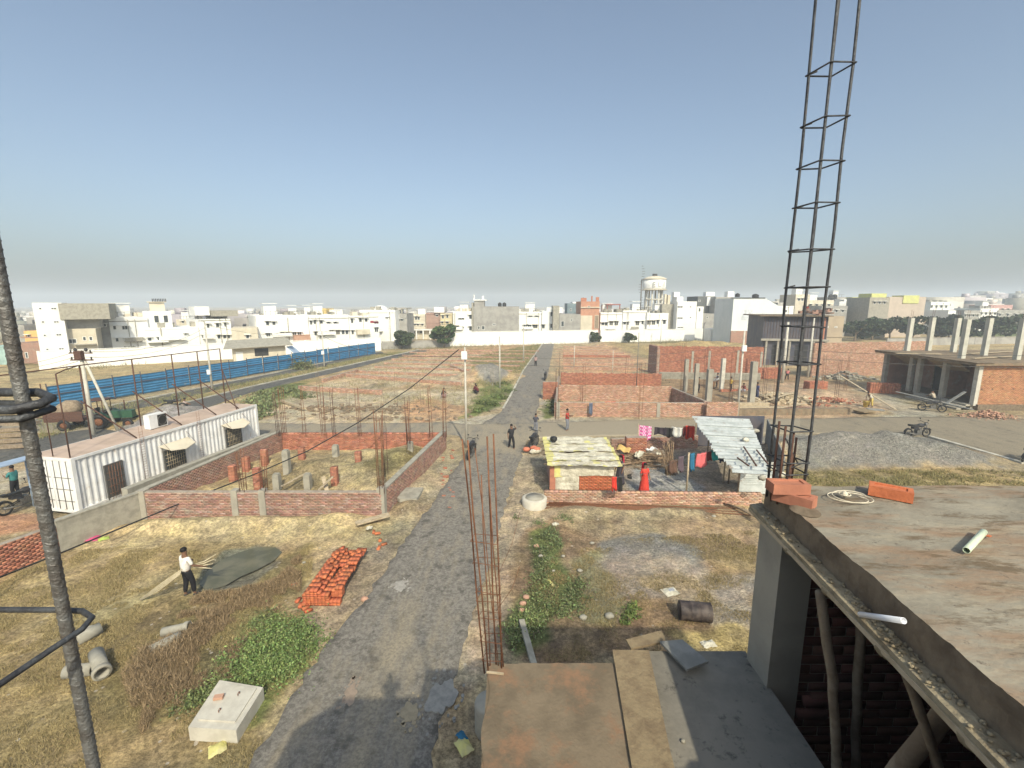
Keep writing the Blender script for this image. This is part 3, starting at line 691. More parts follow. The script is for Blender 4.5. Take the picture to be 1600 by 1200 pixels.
def rods(label, p, z0, z1, n=4, s=.2, lean=(0,0), m='rust', group='rusty starter rods rising from the left plot'):
    T = thing('rebar_bundle', label, 'rebar', (p[0], p[1], z0), 0, group)
    for i in range(n):
        a = Vector(((i%2-.5)*s, (i//2-.5)*s, -.05)); jx, jy = random.uniform(-.12,.12), random.uniform(-.1,.1); h = z1-z0+random.uniform(-.25,.1)
        mid = a+Vector((jx*.3+lean[0]*.4, jy*.3+lean[1]*.4, h*.5)); b = a+Vector((jx+lean[0], jy+lean[1], h))
        part('rod', MB().tube([a, mid, b], .015, 5), m, T)
    for k in (.3, .6): part('tie', MB().torus((lean[0]*k*.3,lean[1]*k*.3,k), s*.68, .007, 'Z', 8, 4), m, T)
def ro(px, pyb, zb, pyt, label, n=4, **k):
    p = g(px, pyb, zb); rods(label, p, zb, zat(pyt, p.y), n, **k)
ro(595,766,1.3,640,'rusty rods on the near right corner of the sandy plot wall')
ro(598,768,1.3,655,'pair of rusty rods just inside the near right corner of the plot wall', 2)
ro(638,692,1.3,624,'tall rusty rods tied to the concrete stub by the road side wall',4,s=.14)
ro(640,700,1.2,618,'dark single pair of rods behind the stub by the road side wall',2,m='darkrust')
ro(674,682,1.15,600,'rusty rods at the far right of the red back wall',3)
ro(695,682,1.2,606,'rusty rods on the far corner of the road side wall')
ro(506,679,1.2,600,'rusty rods on the back wall right of the concrete stub')
ro(563,680,1.2,604,'rusty rods at the middle of the red back wall',3)
ro(523,680,1.2,606,'thin rods on the back wall above the whitish stub',3,m='darkrust')
ro(444,676,1.2,604,'cluster of rods at the far left corner of the sandy plot',4)
ro(436,680,1.2,612,'thin dark rods beside the far left corner cluster',3,m='darkrust')
ro(477,679,1.2,602,'rods on the back wall between the left corner cluster and the stub',2)
ro(380,766,1.3,700,'short rods over the left concrete post of the near wall')
ro(413,766,1.3,712,'short rods over the second concrete post of the near wall')
ro(604,740,.6,664,'thin rods standing in the sand near the right of the plot',3,m='darkrust')
def plank(label, a, b, w=.2, t=.04, m='palewood', name='plank', cat='plank', group=None):
    a = Vector(a); b = Vector(b); c = (a+b)/2
    o = part(name, MB().beam(a-c, b-c, w, t), m); o.location = c; tag(o, label, cat, group); return o
plank('pale plank crossed over another behind the near plot wall', g(497,766,.3), g(520,745,.9))
plank('short plank under the crossed one behind the near wall', g(505,745,.7), g(511,768,.2))
plank('long plank leaning to the left concrete stub', g(440,760,.4), g(480,738,.6), .1)
plank('pale board bridging the pit at the plot corner', g(556,818,.3), g(608,804,.35), .35, .06)
mb = MB().prism(PX([(618,786),(632,772),(662,772),(652,790),(625,791)]), .18, .36); tag(part('stone_slab', mb, 'concrete'), 'pale flat stone slab on the verge beside the plot corner', 'slab')
plank('pale plank lying on the sand at the back of the plot', g(605,712,.4), g(640,700,.5), .1)
mb = MB()
for k in range(26):
    p = g(random.uniform(690,716), random.uniform(690,800)); s = random.uniform(.04,.1); mb.box((p.x,p.y,s/2), (s*2,s*1.3,s), random.uniform(0,3))
tag(part('rubble_heap', mb, 'brick', kind='stuff'), 'scattered broken brick bits on the verge left of the road', 'rubble')

# ------------------------------------------------------------------ orange brick stack by the road
T = thing('brick_stack', 'stepped stack of new orange bricks on the left verge of the road', 'brick stack', g(530, 905), 0)
cen = g(530, 905)
q0, q1 = g(476, 947), g(530, 868)
rz = math.atan2(q1.y-q0.y, q1.x-q0.x); nb = 0; bm_ = []
ux = Vector((math.cos(rz), math.sin(rz), 0)); uy = Vector((math.sin(rz), -math.cos(rz), 0))
for i in range(8): bm_.append(boxes_mesh('brick', [(0,0,0)], [(.115,.055,.0375)], brickcols(1, .16, 0)))
for q in bm_: q.materials.append(M['brickorange']())
more_C, more_H = [], []
cols_n = 13; rows_n = 13
Lst = (q1-q0).length
hm = {}
for i in range(int(Lst/.24)):           # along
    for j in range(10):                 # across, towards the road
        base = (5,6,7,7,6,5,5,6,6,6)[j]
        if j in (3,4) and i > 6: base -= 1
        base -= int(abs(i-5) > 5)*1; base += (-1 if random.random() < .12 else 0)
        if i < 1 and j > 6: base = 2
        hm[(i,j)] = max(0, base)
for (i,j), h in hm.items():
    for k in range(h):
        c = (q0-cen)+ux*(i*.24+.12)+uy*(j*.118)+Vector((0,0,.04+k*.077))
        vis = (k == h-1) or j == 0 or k >= min(hm.get((i,j-1),0), hm.get((i-1,j),0))
        if not vis: continue
        if (k == h-1 or (j == 0) or i == 0) and nb < 300:
            o = link('brick', random.choice(bm_), T); o.location = c+Vector((random.uniform(-.008,.008),random.uniform(-.008,.008),0)); o.rotation_euler = (0,0,rz+random.uniform(-.02,.02)); nb += 1
        else: more_C.append(c); 
R3 = Matrix.Rotation(rz, 3, 'Z')
mb = MB()
for c in more_C: mb.box(c, (.232,.112,.074), rot=R3, col=random.uniform(.8,1.15))
if more_C: part('brick_courses', mb, 'brickorange', T, kind='stuff')
for k, (px, py) in enumerate([(478,952),(470,948),(487,944),(590,835),(594,846),(584,833),(460,915),(600,852),(592,858),(482,956),(466,940),(475,945)]):
    p = g(px, py); o = link('loose_brick', random.choice(bm_)); o.location = p+Vector((0,0,.05)); o.rotation_euler = (random.uniform(-.2,.2), random.uniform(-.2,.2), random.uniform(0,3))
    tag(o, ['loose orange brick farthest towards the camera at the stack corner','loose orange brick leaning at the stack\'s left front corner','loose orange brick touching the front of the stack','loose orange brick nearest the white packet behind the stack','loose orange brick on the sand right of the white packet','loose orange brick directly behind the white packet','single orange brick in the grass left of the stack','orange brick bit farthest right behind the stack','orange brick bit just behind the far end of the stack','orange brick tipped in front of the stack, nearest the bush','orange brick at the left front, closest to the grass','orange brick on top of the loose ones at the stack front'][k], 'brick', 'loose bricks around the orange stack')

# ------------------------------------------------------------------ the white container office
def rotz_of(A, B): return ang(A, B)
KA = g(110, 717, 2.75); KB = g(400, 632, 2.75)
KA = Vector((KA.x, KA.y, 0)); KB = Vector((KB.x, KB.y, 0)); KL = (KB-KA).length
T = thing('shipping_container', 'long white corrugated container office with brown dusty roof and barred windows', 'container', KA, ang(KA, KB))
W_ = 2.44; Z0, Z1 = .18, 2.75
def corr(L, z0, z1, y, sgn):
    "trapezoid corrugated sheet in local xz at y"
    P0, P1 = [], []; x = 0; st = [(.0,0),(.07,0),(.11,-.04*sgn),(.20,-.04*sgn),(.24,0)]
    while x < L-.01:
        for dx, dy in st[:-1]:
            if x+dx <= L: P0.append(Vector((x+dx, y+dy, z0))); P1.append(Vector((x+dx, y+dy, z1)))
        x += .28
    P0.append(Vector((L, y, z0))); P1.append(Vector((L, y, z1)))
    return [P0, P1]
# local frame: x along the long side away from the camera, y to the left (container body occupies y 0..W_)
part('long_side_panel', MB().grid(corr(KL, Z0+.12, Z1-.1, .03, -1), sm=False), 'contw', T)
part('long_side_panel', MB().grid(corr(KL, Z0+.12, Z1-.1, W_-.03, 1), sm=False), 'contw', T, label='far long side of the container')
fr = MB()
for y in (.03, W_-.03):
    fr.span(0, KL, y-.05, y+.05, Z0, Z0+.15); fr.span(0, KL, y-.05, y+.05, Z1-.12, Z1)
    for x in (.05, KL-.05): fr.span(x-.08, x+.08, y-.07, y+.07, Z0+.001, Z1+.004)
for x in (.02, KL-.02): fr.span(x-.04,x+.04,.08,W_-.08,Z0,Z0+.14); fr.span(x-.04,x+.04,.08,W_-.08,Z1-.12,Z1)
part('frame', fr, 'contw', T)
part('roof', MB().span(.03, KL-.03, .06, W_-.06, Z1-.04, Z1+.012), 'controof', T)
part('end_wall', MB().span(KL-.06, KL-.02, .1, W_-.1, Z0+.1, Z1-.1), 'contw', T)
for i in range(2):
    d = part('door', MB().span(.0, .05, .1+i*(W_/2-.1)+.01, W_/2-.01+i*(W_/2-.1), Z0+.14, Z1-.13), 'contw', T)
    ln = MB(); y0 = .12+i*(W_/2-.1)
    for k in range(3): ln.tube([(-.02, y0+.18+k*.36, Z0+.15), (-.02, y0+.18+k*.36, Z1-.14)], .013, 5)
    part('locking_bar', ln, 'steelgrey', d)
    for zz in (.7, 1.25, 1.8): part('door_rib', MB().span(-.008,-.001,y0+.03,y0+1.0,zz,zz+.03), 'steelgrey', d)
for i in range(4): part('corner_foot', MB().span((0,.2)[0] if i<2 else KL-.3, .3 if i<2 else KL, (i%2)*(W_-.3), (i%2)*(W_-.3)+.3, 0, Z0-.002), 'concrete', T)
def cwin(pxs, hood=True, bars=True):
    (x0, zt), (x1, zb) = onwall(KA, KB, pxs[0], pxs[1]), onwall(KA, KB, pxs[2], pxs[3])
    w = part('window', MB().span(x0-.05, x1+.05, -.04, .02, zb-.05, zb).span(x0-.05, x1+.05, -.04, .02, zt, zt+.05).span(x0-.05, x0, -.04, .02, zb, zt).span(x1, x1+.05, -.04, .02, zb, zt), 'steelgrey', T)
    part('pane', MB().span(x0, x1, -.015, .0, zb, zt), 'glass' if hood else 'steelgrey', w)
    b = MB(); n = int((x1-x0)/.12)
    for k in range(1, n): b.tube([(x0+k*(x1-x0)/n, -.07, zb), (x0+k*(x1-x0)/n, -.07, zt)], .012, 4)
    for k in range(1, 5): b.tube([(x0, -.07, zb+(zt-zb)*k/5), (x1, -.07, zb+(zt-zb)*k/5)], .010, 4)
    part('window_bars', b, 'palewood' if hood else 'rust', w)
    if hood:
        hx0, hx1 = x0-.25, x1+.35
        P = [(hx0,-.0,zt+.35),(hx1,-.0,zt+.35),(hx1-.15,-.62,zt+.12),(hx0+.15,-.62,zt+.12),((hx0+hx1)/2,-.8,zt+.02)]
        mb = MB(); n = [Vector(p) for p in P]; up = Vector((0,0,.04))
        top = [n[0],n[1],n[2],n[4],n[3]]
        mb._add([p+up for p in top]+top, [(0,1,2,3,4),(9,8,7,6,5)]+[(i,(i+1)%5,5+(i+1)%5,5+i) for i in range(5)])
        part('window_hood', mb, 'cream', T)
        for hx in (hx0+.1, hx1-.1): part('hood_stay', MB().tube([(hx,-.6,zt+.15),(hx,-.01,zt+.75)], .012, 4), 'darkrust', T)
cwin((163,729,197,772), hood=False); cwin((256,706,290,722)); cwin((352,672,378,694))
sx, _ = onwall(KA, KB, 226, 700); 
def ladder(px):
    x, _z = onwall(KA, KB, px, 700); mb = MB()
    for s in (-.09, .09): mb.tube([(x+s,-.05,.3),(x+s,-.05,3.4)], .008, 4)
    for k in range(22): mb.tube([(x-.09,-.05,.35+k*.13),(x+.09,-.05,.35+k*.13)], .006, 4)
    part('rebar_ladder', mb, 'rust', T)
ladder(222); ladder(314)
# things standing on it
U = ang(KA, KB)
p = g(238, 668, 2.77)
A_ = thing('air_conditioner', 'white air conditioner outdoor unit on the roof edge of the white container', 'air conditioner', (p.x+.25, p.y, 2.765), U)
part('casing', MB().span(-.42,.42,-.15,.15,.03,.62), 'contw', A_)
part('grille', MB().span(-.05,.36,-.165,-.152,.08,.56), 'black', A_); part('fan_ring', MB().torus((.155,-.17,.32), .2, .012, 'Y', 20, 5), 'steelgrey', A_)
for x in (-.3,.3): part('foot', MB().span(x-.04,x+.04,-.16,.16,0,.03), 'steelgrey', A_)
A_.scale = (1.25,1.25,1.3)
fr = thing('banner_frame', 'tall rusty empty pipe frame with slanted struts standing on the container roof', 'frame', (KA.x, KA.y, 2.765), U)
Ui = Matrix.Rotation(-U, 3, 'Z')
def loc2(p): return Ui@(Vector((p[0], p[1], 0))-Vector((KA.x, KA.y, 0)))
tops = []
for x, y in [(.1,.15),(2.6,W_-.15),(5.2,W_-.15),(7.6,W_-.15),(9.4,W_-.15),(KL-.1,W_-.15)]:
    part('post', MB().tube([(x,y,0),(x,y,3.75)], .035 if y > 1 else .028, 6), 'darkrust', fr); tops.append((x,y,3.75))
part('post', MB().tube([(.1,1.1,0),(.1,1.1,3.3)], .022, 6), 'darkrust', fr)
part('top_rail', MB().tube([(-.9,W_-.15,3.72)]+tops[1:], .03, 6), 'darkrust', fr)
part('top_rail', MB().tube([tops[0], (1.2, 1.2, 3.76), tops[1]], .025, 6), 'darkrust', fr)
for x in (2.6,5.2,7.6,9.4): part('strut', MB().tube([(x-.2,W_-.15,2.0),(x+.5,.12,.03)], .033, 6), 'darkrust', fr)
part('strut', MB().tube([(KL-1.6,.1,.03),(KL-.1,W_-.15,2.4)], .03, 6), 'darkrust', fr)
part('mid_rail', MB().tube([(.1,.15,1.75),(.1,1.1,1.75),(.1,W_-.1,1.75)], .02, 6), 'darkrust', fr)
# pale blue sheet roof edge of the lean-to behind
nA = KA+Ui.inverted()@Vector((-2.6, W_+.75, 0)); nB = KA+Ui.inverted()@Vector((KL-.3, W_+.6, 0))
T = thing('lean_to_roof', 'narrow pale blue sheet roof strip behind the container', 'roof', (nA.x, nA.y, 0), ang(nA, nB))
part('roof_sheet', MB().span(0, (nB-nA).length, -.35, .35, 2.42, 2.47), 'bluestrip', T)
for k in range(6): part('post', MB().tube([(.3+k*2.8, .25, 0),(.3+k*2.8,.25,2.42)], .04, 6), 'bluestrip', T)

# ------------------------------------------------------------------ blue sheet fence
FA, FB = g(78, 641), g(587, 553)
FA2, FBb = Vector((FA.x, FA.y)), Vector((FB.x, FB.y)); L = (FB-FA).length
T = thing('sheet_fence', 'long blue corrugated sheet fence along the tan field', 'fence', (FA.x, FA.y, 0), ang(FA, FB))
n = int(L/2.6); w_ = L/n
def sheet_mesh(w_, h):
    P = []
    z = .12
    rows = []
    while z <= h+.001:
        rows.append([Vector((0,(-.03 if len(rows)%2 else .03),z)), Vector((w_-.06,(-.03 if len(rows)%2 else .03),z))]); z += .14
    mb = MB(); mb.grid(rows, sm=False); return mb.mesh('fence_sheet')
sm_ = sheet_mesh(w_, 2.35); sm_.materials.append(M['blue']())
po = MB().span(-.03,.03,.08,.14,-.1,2.45).mesh('post'); po.materials.append(M['darkblue']())
rl = MB().span(0,w_-.02,-.06,-.035,1.35,1.43).mesh('rail'); rl.materials.append(M['darkblue']())
for k in range(n):
    o = link('fence_sheet', sm_, T); o.location = (k*w_+.03, 0, random.uniform(-.08,.04)); o.rotation_euler = (random.uniform(-.03,.03),0,0)
    o = link('post', po, T); o.location = (k*w_, -.18, 0)
    o = link('rail', rl, T); o.location = (k*w_, -.04, 0)
# hut behind it
hA, hB = gd(366, 70, 0), gd(448, 74, 0)
T = thing('site_hut', 'small cream hut with a sloping grey sheet roof behind the blue fence', 'hut', (hA.x, hA.y, 0), ang(hA, hB)); L = (hB-hA).length
part('wall', MB().span(0, L, 0, 3, 0, 2.9), 'cream', T); part('fallen_sheet', MB().beam((L+.6,.2,2.7),(L+2.4,-1.2,.8),1.8,.05), 'bluestrip', T)
f = part('window', MB().span(L*.40, L*.66, -.04, -.001, 1.4, 2.6), 'dark', T)
part('door', MB().span(L*.05,L*.18,-.05,-.002,.0,2.2), 'white', T)
mb = MB(); mb._add([(-1.2,-1.0,2.75),(L+1.0,-1.0,2.95),(L+.5,3.4,3.9),(-.6,3.4,3.7),(-1.2,-1.0,2.85),(L+1.0,-1.0,3.05),(L+.5,3.4,4.0),(-.6,3.4,3.8)], [(3,2,1,0),(4,5,6,7),(0,1,5,4),(1,2,6,5),(2,3,7,6),(3,0,4,7)])
part('roof', mb, 'concrete', T)
# ------------------------------------------------------------------ far white wall and houses
def building(name, label, A, B, ztop, depth, m, wins=(), z0=0, cat='house', group=None, hood=True, parapet=None, bands=(), T=None, wall='wall', wm='white', tall=False):
    "A,B = (px, distance) of the front line's ends, ztop = metres or ('y', py at A); wins = [(px,py,w,h) in photo pixels]"
    zm = 5
    a = gd(A[0], A[1], zm); b = gd(B[0], B[1], zm)
    if isinstance(ztop, tuple): ztop = zat(ztop[1], A[1])
    L = (Vector(b[:2])-Vector(a[:2])).length
    if T is None: T = thing(name, label, cat, (a.x, a.y, 0), ang(a, b), group)
    off = Matrix.Rotation(-T.rotation_euler.z, 3, 'Z')@(Vector((a.x, a.y, 0))-T.location)
    x0, y0 = off.x, off.y
    part(wall, MB().span(x0, x0+L, y0, y0+depth, z0, ztop), m, T)
    if parapet:
        t = .15; h = parapet; e = .012
        part('parapet', MB().span(x0-e,x0+L+e,y0-e,y0+t,ztop+.002,ztop+h).span(x0-e,x0+L+e,y0+depth-t,y0+depth+e,ztop+.002,ztop+h).span(x0-e,x0+t,y0+t,y0+depth-t,ztop+.002,ztop+h).span(x0+L-t,x0+L+e,y0+t,y0+depth-t,ztop+.002,ztop+h), m, T)
    for wn in wins:
        px, py, ww, wh = wn[:4]
        s, z = onwall(a, b, px, py); dd = A[1]+(B[1]-A[1])*s/L; k = F/dd
        hw = ww/k/2; hh = wh/k/2
        if s-hw < 0 or s+hw > L or z+hh > ztop: continue
        xa, xb, za, zb = x0+s-hw, x0+s+hw, z-hh, z+hh; f = .07
        mb = MB().span(xa-f,xb+f,y0-.05,y0-.003,za-f,za).span(xa-f,xb+f,y0-.05,y0-.003,zb,zb+f).span(xa-f,xa,y0-.05,y0-.003,za,zb).span(xb,xb+f,y0-.05,y0-.003,za,zb)
        if hood: mb.span(xa-.3,xb+.3,y0-.55,y0-.003,zb+f+.002,zb+f+.09)
        if ww > 4: mb.span((xa+xb)/2-.03,(xa+xb)/2+.03,y0-.045,y0-.003,za,zb)
        w_ = part('window', mb, wm if len(wn) < 5 else wn[4], T)
        part('pane', MB().span(xa+.001,xb-.001,y0-.022,y0-.004,za+.001,zb-.001), 'glass', w_)
    if m == 'white2' and L > 5:
        r_d = random.Random(int(A[0]*13+A[1])); z2 = ztop+(parapet or 0)
        xb = x0+L*r_d.uniform(.05,.35); wb = L*r_d.uniform(.3,.5)
        if ztop > 5: part('balcony_slab', MB().span(xb,xb+wb,y0-.9,y0-.002,2.9,3.02).span(xb,xb+wb,y0-.9,y0-.85,3.022,3.6), r_d.choice(['white','white','concrete']), T)
        for q in range(2): xp = x0+L*r_d.uniform(.05,.95); part('drain_pipe', MB().tube([(xp,y0-.1,0),(xp,y0-.1,ztop)],.06,5), 'concrete', T)
        mbk = MB()
        for q in range(5): xq = x0+L*r_d.uniform(.05,.9); sq = r_d.uniform(.3,.9); mbk.span(xq,xq+sq*1.3,y0+r_d.uniform(.8,3),y0+4+sq,z2+.003,z2+.003+sq)
        part('roof_clutter', mbk, r_d.choice(['grey','concrete','cream']), T, kind='stuff')
        part('dado_band', MB().span(x0,x0+L,y0-.06,y0-.002,ztop-.35,ztop-.2), 'concrete' if r_d.random() < .5 else 'white', T)
    for zb_ in bands: part('floor_band', MB().span(x0-.03,x0+L+.03,y0-.12,y0-.002,zb_,zb_+.22), m, T)
    T['_L'] = L
    return T, a, b, L, ztop
def roofbits(T, L, z, depth, seed, m='white'):
    "stair head, railings and clutter that break the roof line"
    r = random.Random(seed)
    x = r.uniform(.1,.5)*L; w_ = r.uniform(1.8,2.8)
    if x+w_ < L: part('stair_head', MB().span(x, x+w_, depth*.3, depth*.3+2.5, z+.002, z+r.uniform(1.6,2.3)).span(x-.2, x+w_+.2, depth*.3-.3, depth*.3+2.8, z+2.302, z+2.42), m, T)
    mb = MB(); xx = r.uniform(0,.3)*L
    for k in range(int(L/1.1)):
        px_ = xx+k*.9
        if px_ > L-.2: break
        mb.span(px_, px_+.06, .1, .16, z+.002, z+.8)
    if mb.v: mb.span(xx, min(L-.1, xx+int(L/1.1)*.9), .1, .17, z+.8, z+.87); part('railing', mb, 'steelgrey', T)
def watertank(p, label, m='black', r=.55, h=1.1, group=None):
    T = thing('water_tank', label, 'water tank', p, 0, group)
    part('barrel', MB().lathe([(r*.95,0),(r,.08),(r,h*.35),(r*.97,h*.38),(r,h*.41),(r,h*.75),(r*.5,h*.97),(r*.3,h*.97)], n=12), m, T)
    part('lid', MB().lathe([(r*.32,h*.97),(r*.32,h*1.05)], n=10), m, T)
    return T
def wallseg(label, A, B, h, m, t=.25, name='boundary_wall', cat='wall', posts=6.0):
    A = Vector(A[:2]); B = Vector(B[:2]); L = (B-A).length
    T = thing(name, label, cat, (A.x, A.y, 0), ang(A, B)); part('panel', MB().span(0,L,0,t,-.1,h), m, T); k = 0
    while k*posts < L-.3: part('pilaster', MB().span(k*posts,k*posts+.3,-.07,-.002,-.1,h+.08), m, T); k += 1
    part('coping', MB().span(0,L,-.1,t+.05,h+.082,h+.15), m, T)
wallseg('long white boundary wall slanting behind the tan field on the left', g(62,578), g(596,547.5), 2.6, 'white2')
wallseg('low grey unplastered boundary wall between the white walls, in front of the trees', g(597,546), g(703,542), 1.5, 'grey')
wallseg('tall white boundary wall across the end of the main road', g(703,541), g(934,536), 3.1, 'white2')
wallseg('white boundary wall right of the road end, below the water tower', g(938,536), g(1142,531), 3.0, 'white2')

# tall white block at the far left
T, a, b, L, z = building('apartment_block', 'tall white block with a blank sunlit face and eight tiny windows, far left', (58,70), (104,72), ('y',473), 6, 'white', [(63,482,2.2,2),(84,482,5,2),(67,503,2.2,2),(88,503,5,2),(70,524,2.2,2),(92,523,5,2),(74,546,2.2,2),(96,545,5,2)], hood=False)
T, a, b, L, z = building('apartment_house', 'cream house with a grey overhanging top floor, joined to the tall white block', (104,73), (150,75), ('y',514), 8, 'cream', [(113,533,9,6),(132,529,3,5),(142,529,3,5),(132,513,3,4)], hood=False)
part('upper_floor', MB().span(-.2, L+2.2, -1.6, 7.5, zat(499,73), zat(474,73)), 'concrete', T); part('upper_recess', MB().span(0,L+.5,.5,7,z+.002,zat(499,73)-.002), 'grey', T)
part('canopy', MB().span(L*.2,L*.95,-.9,-.003,3.0,3.12), 'concrete', T)
building('brick_house', 'brown unplastered house between the cream house and the white row', (147,79), (172,80), ('y',493), 7, 'grey', [(163,508,4,4)], bands=(4.2,))
T, a, b, L, z = building('brick_house', 'red brick low house with a pink band at the far left edge', (20,74), (64,73), ('y',535), 6, 'brickold', [(42,555,4,8)], bands=(4.1,), hood=False)
building('orange_house', 'small yellow orange house above the red brick one, far left', (36,84), (62,84), ('y',517), 7, mat('orange_paint', (.75,.45,.16), (.66,.40,.16), 1), [(45,525,3,3)])
building('pale_house', 'pale bluish house behind the foreground rod at the far left', (4,86), (38,86), ('y',512), 7, 'grey', [(24,516,5,3)], parapet=.5)
building('teal_house', 'low teal painted shed at the left picture edge', (-25,72), (7,72), ('y',541), 5, mat('teal_paint', (.35,.50,.47), None, 1), [(-5,556,4,5)])
# white row
T, a, b, L, z = building('row_house', 'white two storey row house next to the brown one, with a stepped roof', (172,80), (232,84), ('y',500), 9, 'white2', [(179,512,3,5),(195,512,6,5),(183,531,3,5),(197,531,3,5),(207,531,6,6),(218,531,6,6)], parapet=.5); roofbits(T, L, z+.5, 8, 1)
T, a, b, L, z = building('row_house', 'white row house with a small roof hut and black railing on top', (226,83), (310,88), ('y',513), 9, 'white2', [(228,530,4,5),(234,530,4,5),(248,529,3,5),(264,529,3,5),(272,529,6,5),(290,522,2,2)])
part('upper_block', MB().span(0, L*.52, 1.5, 8, z+.002, z+3.0), 'white2', T)
for fx in (.2,.37):
    w_ = part('window', MB().span(L*fx-.06,L*fx+.66,1.40,1.497,z+.94,z+2.3), 'white', T); part('pane', MB().span(L*fx,L*fx+.6,1.37,1.398,z+1,z+2.2), 'glass', w_)
part('balcony_slab', MB().span(L*.02,L*.4,-1.3,-.003,2.6,2.8), 'white', T); part('roof_hut', MB().span(L*.14,L*.42,3,6,z+3.002,z+4.6).span(L*.10,L*.46,2.7,6.3,z+4.602,z+4.75), 'cream', T)
mb = MB()
for k in range(9): mb.span(L*.2+k*.25,L*.2+k*.25+.15,3.6,3.8,z+4.752,z+5.3)
part('roof_racks', mb, 'dark', T)
T, a, b, L, z = building('row_house', 'white row house under a blocky white water tank with four openings', (311,88), (361,92), ('y',499), 9, 'white2', [(325,509,3,6),(340,508,4,6),(352,507,3,6),(319,526,5,5),(326,526,4,5),(342,526,4,6),(351,526,4,5),(357,526,4,5)])
part('roof_block', MB().span(-.2,L*.42,1,5,z+.7,z+2.4), 'white', T); part('roof_columns', MB().span(.2,.4,1.2,1.4,z+.002,z+.698).span(L*.3,L*.3+.2,1.2,1.4,z+.002,z+.698), 'dark', T)
part('roof_slab', MB().span(L*.45,L*1.25,-.4,6,z+.5,z+1.6), 'concrete', T)
T, a, b, L, z = building('plain_house', 'unplastered grey beige house behind the white container\'s far end', (361,86), (402,88), ('y',513), 7, 'cream', [(387,526,4,5)]); part('door', MB().span(L*.45,L*.6,-.04,-.003,0,2.1), 'grey', T)
T, a, b, L, z = building('row_house', 'white row house with an orange brick balcony front', (401,92), (482,98), ('y',497), 9, 'white2', [(418,505,4,6),(428,505,4,5),(419,523,5,5),(433,523,4,5),(441,522,5,6,'cream'),(450,522,5,6,'cream'),(460,522,5,6),(468,522,5,6)], parapet=.5); roofbits(T, L, z+.5, 8, 3)
sx0, _ = onwall(a, b, 458, 532); part('balcony', MB().span(sx0, L-.1, -1.2, -.003, 1.2, 3.1), 'brickpale', T)
T, a, b, L, z = building('row_house', 'white row house with evenly spaced pairs of small windows, left of the blank tall one', (483,98), (545,103), ('y',496), 9, 'white2', [(478+8,504,3,6),(492,503,3,6),(502,503,4,5),(513,504,4,2),(524,504,4,2),(493,521,3,6),(502,521,5,5),(508,521,4,6),(518,519,5,6,'cream'),(528,519,5,6,'cream'),(536,519,4,6),(542,519,4,6)], parapet=.5); roofbits(T, L, z+.5, 8, 4)
T, a, b, L, z = building('row_house', 'white row house with a red cloth hanging on its balcony', (546,103), (592,107), ('y',494), 9, 'white2', [(550,501,3,7),(563,500,4,6),(572,500,4,5),(551,519,3,6),(564,518,3,6),(571,520,4,4),(588,504,6,3),(588,515,5,7)])
part('balcony', MB().span(L*.2,L*.62,-1.2,-.003,2.7,3.8), 'cream', T); part('red_cloth', MB().span(L*.7,L*.97,-.12,-.06,5.2,5.7), flat('dark_red_cloth', (.35,.05,.07)), T)
T, a, b, L, z = building('tall_white_house', 'blank tall white house with narrow vertical ribs at its right corner', (563,112), (618,112), ('y',487), 9, 'white2', [(606,497,3,3)], parapet=.4)
for k in range(3): part('corner_rib', MB().span(L-1.8+k*.7,L-1.5+k*.7,-.25,-.003,0,z), 'white', T)
part('roof_dome', MB().lathe([(2.1,0),(2.0,.6),(1.2,1.3),(.2,1.5)], (L*.45,4,z+.002), 12), 'white', T)
T, a, b, L, z = building('green_grey_house', 'grey green plastered house with columns on an open roof floor', (616,116), (636,116), ('y',490), 8, 'grey', [(628,500,3,3)], bands=(6,))
mb = MB()
for k in range(4): mb.span(-.8+k*1.3,-.5+k*1.3,.2,.5,z+.002,z+1.2)
part('roof_column', mb, 'concrete', T); part('roof_slab', MB().span(-1.2,L+.2,0,5,z+1.202,z+1.4), 'concrete', T)
building('yellow_tank_house', 'small roof room painted yellow over the white row', (489,120), (511,120), ('y',482), 5, mat('yellow_paint', (.70,.52,.20), None, 1), [(500,490,3,3)])
building('slab_house', 'white house top with a leaning dark solar panel, behind the row', (512,122), (536,122), ('y',484), 6, 'white2', [(520,490,3,3)])
for k, (x0, x1, y, d, m_) in enumerate([(438,468,492,118,'cream'),(275,305,499,125,'cream'),(470,490,491,124,'white2'),(162,200,497,110,'concrete'),(386,400,492,120,'grey'),(300,316,498,118,'white2'),(545,560,489,130,'grey')]):
    T, a, b, L, z = building('roof_top_house', ['cream house top peeping over the white row above the orange balcony','cream house top behind the roof hut, left row','white house top left of the yellow roof room','flat grey house top behind the brown house at the left','dark topped grey house behind the beige plain house','small white house top left of the blocky tank','grey house top left of the blank tall white house'][k], (x0,d), (x1,d), ('y',y), 6, m_, [((x0+x1)/2-4,y+4,3,3),((x0+x1)/2+5,y+4,3,3)]); roofbits(T, L, z, 5, 30+k)
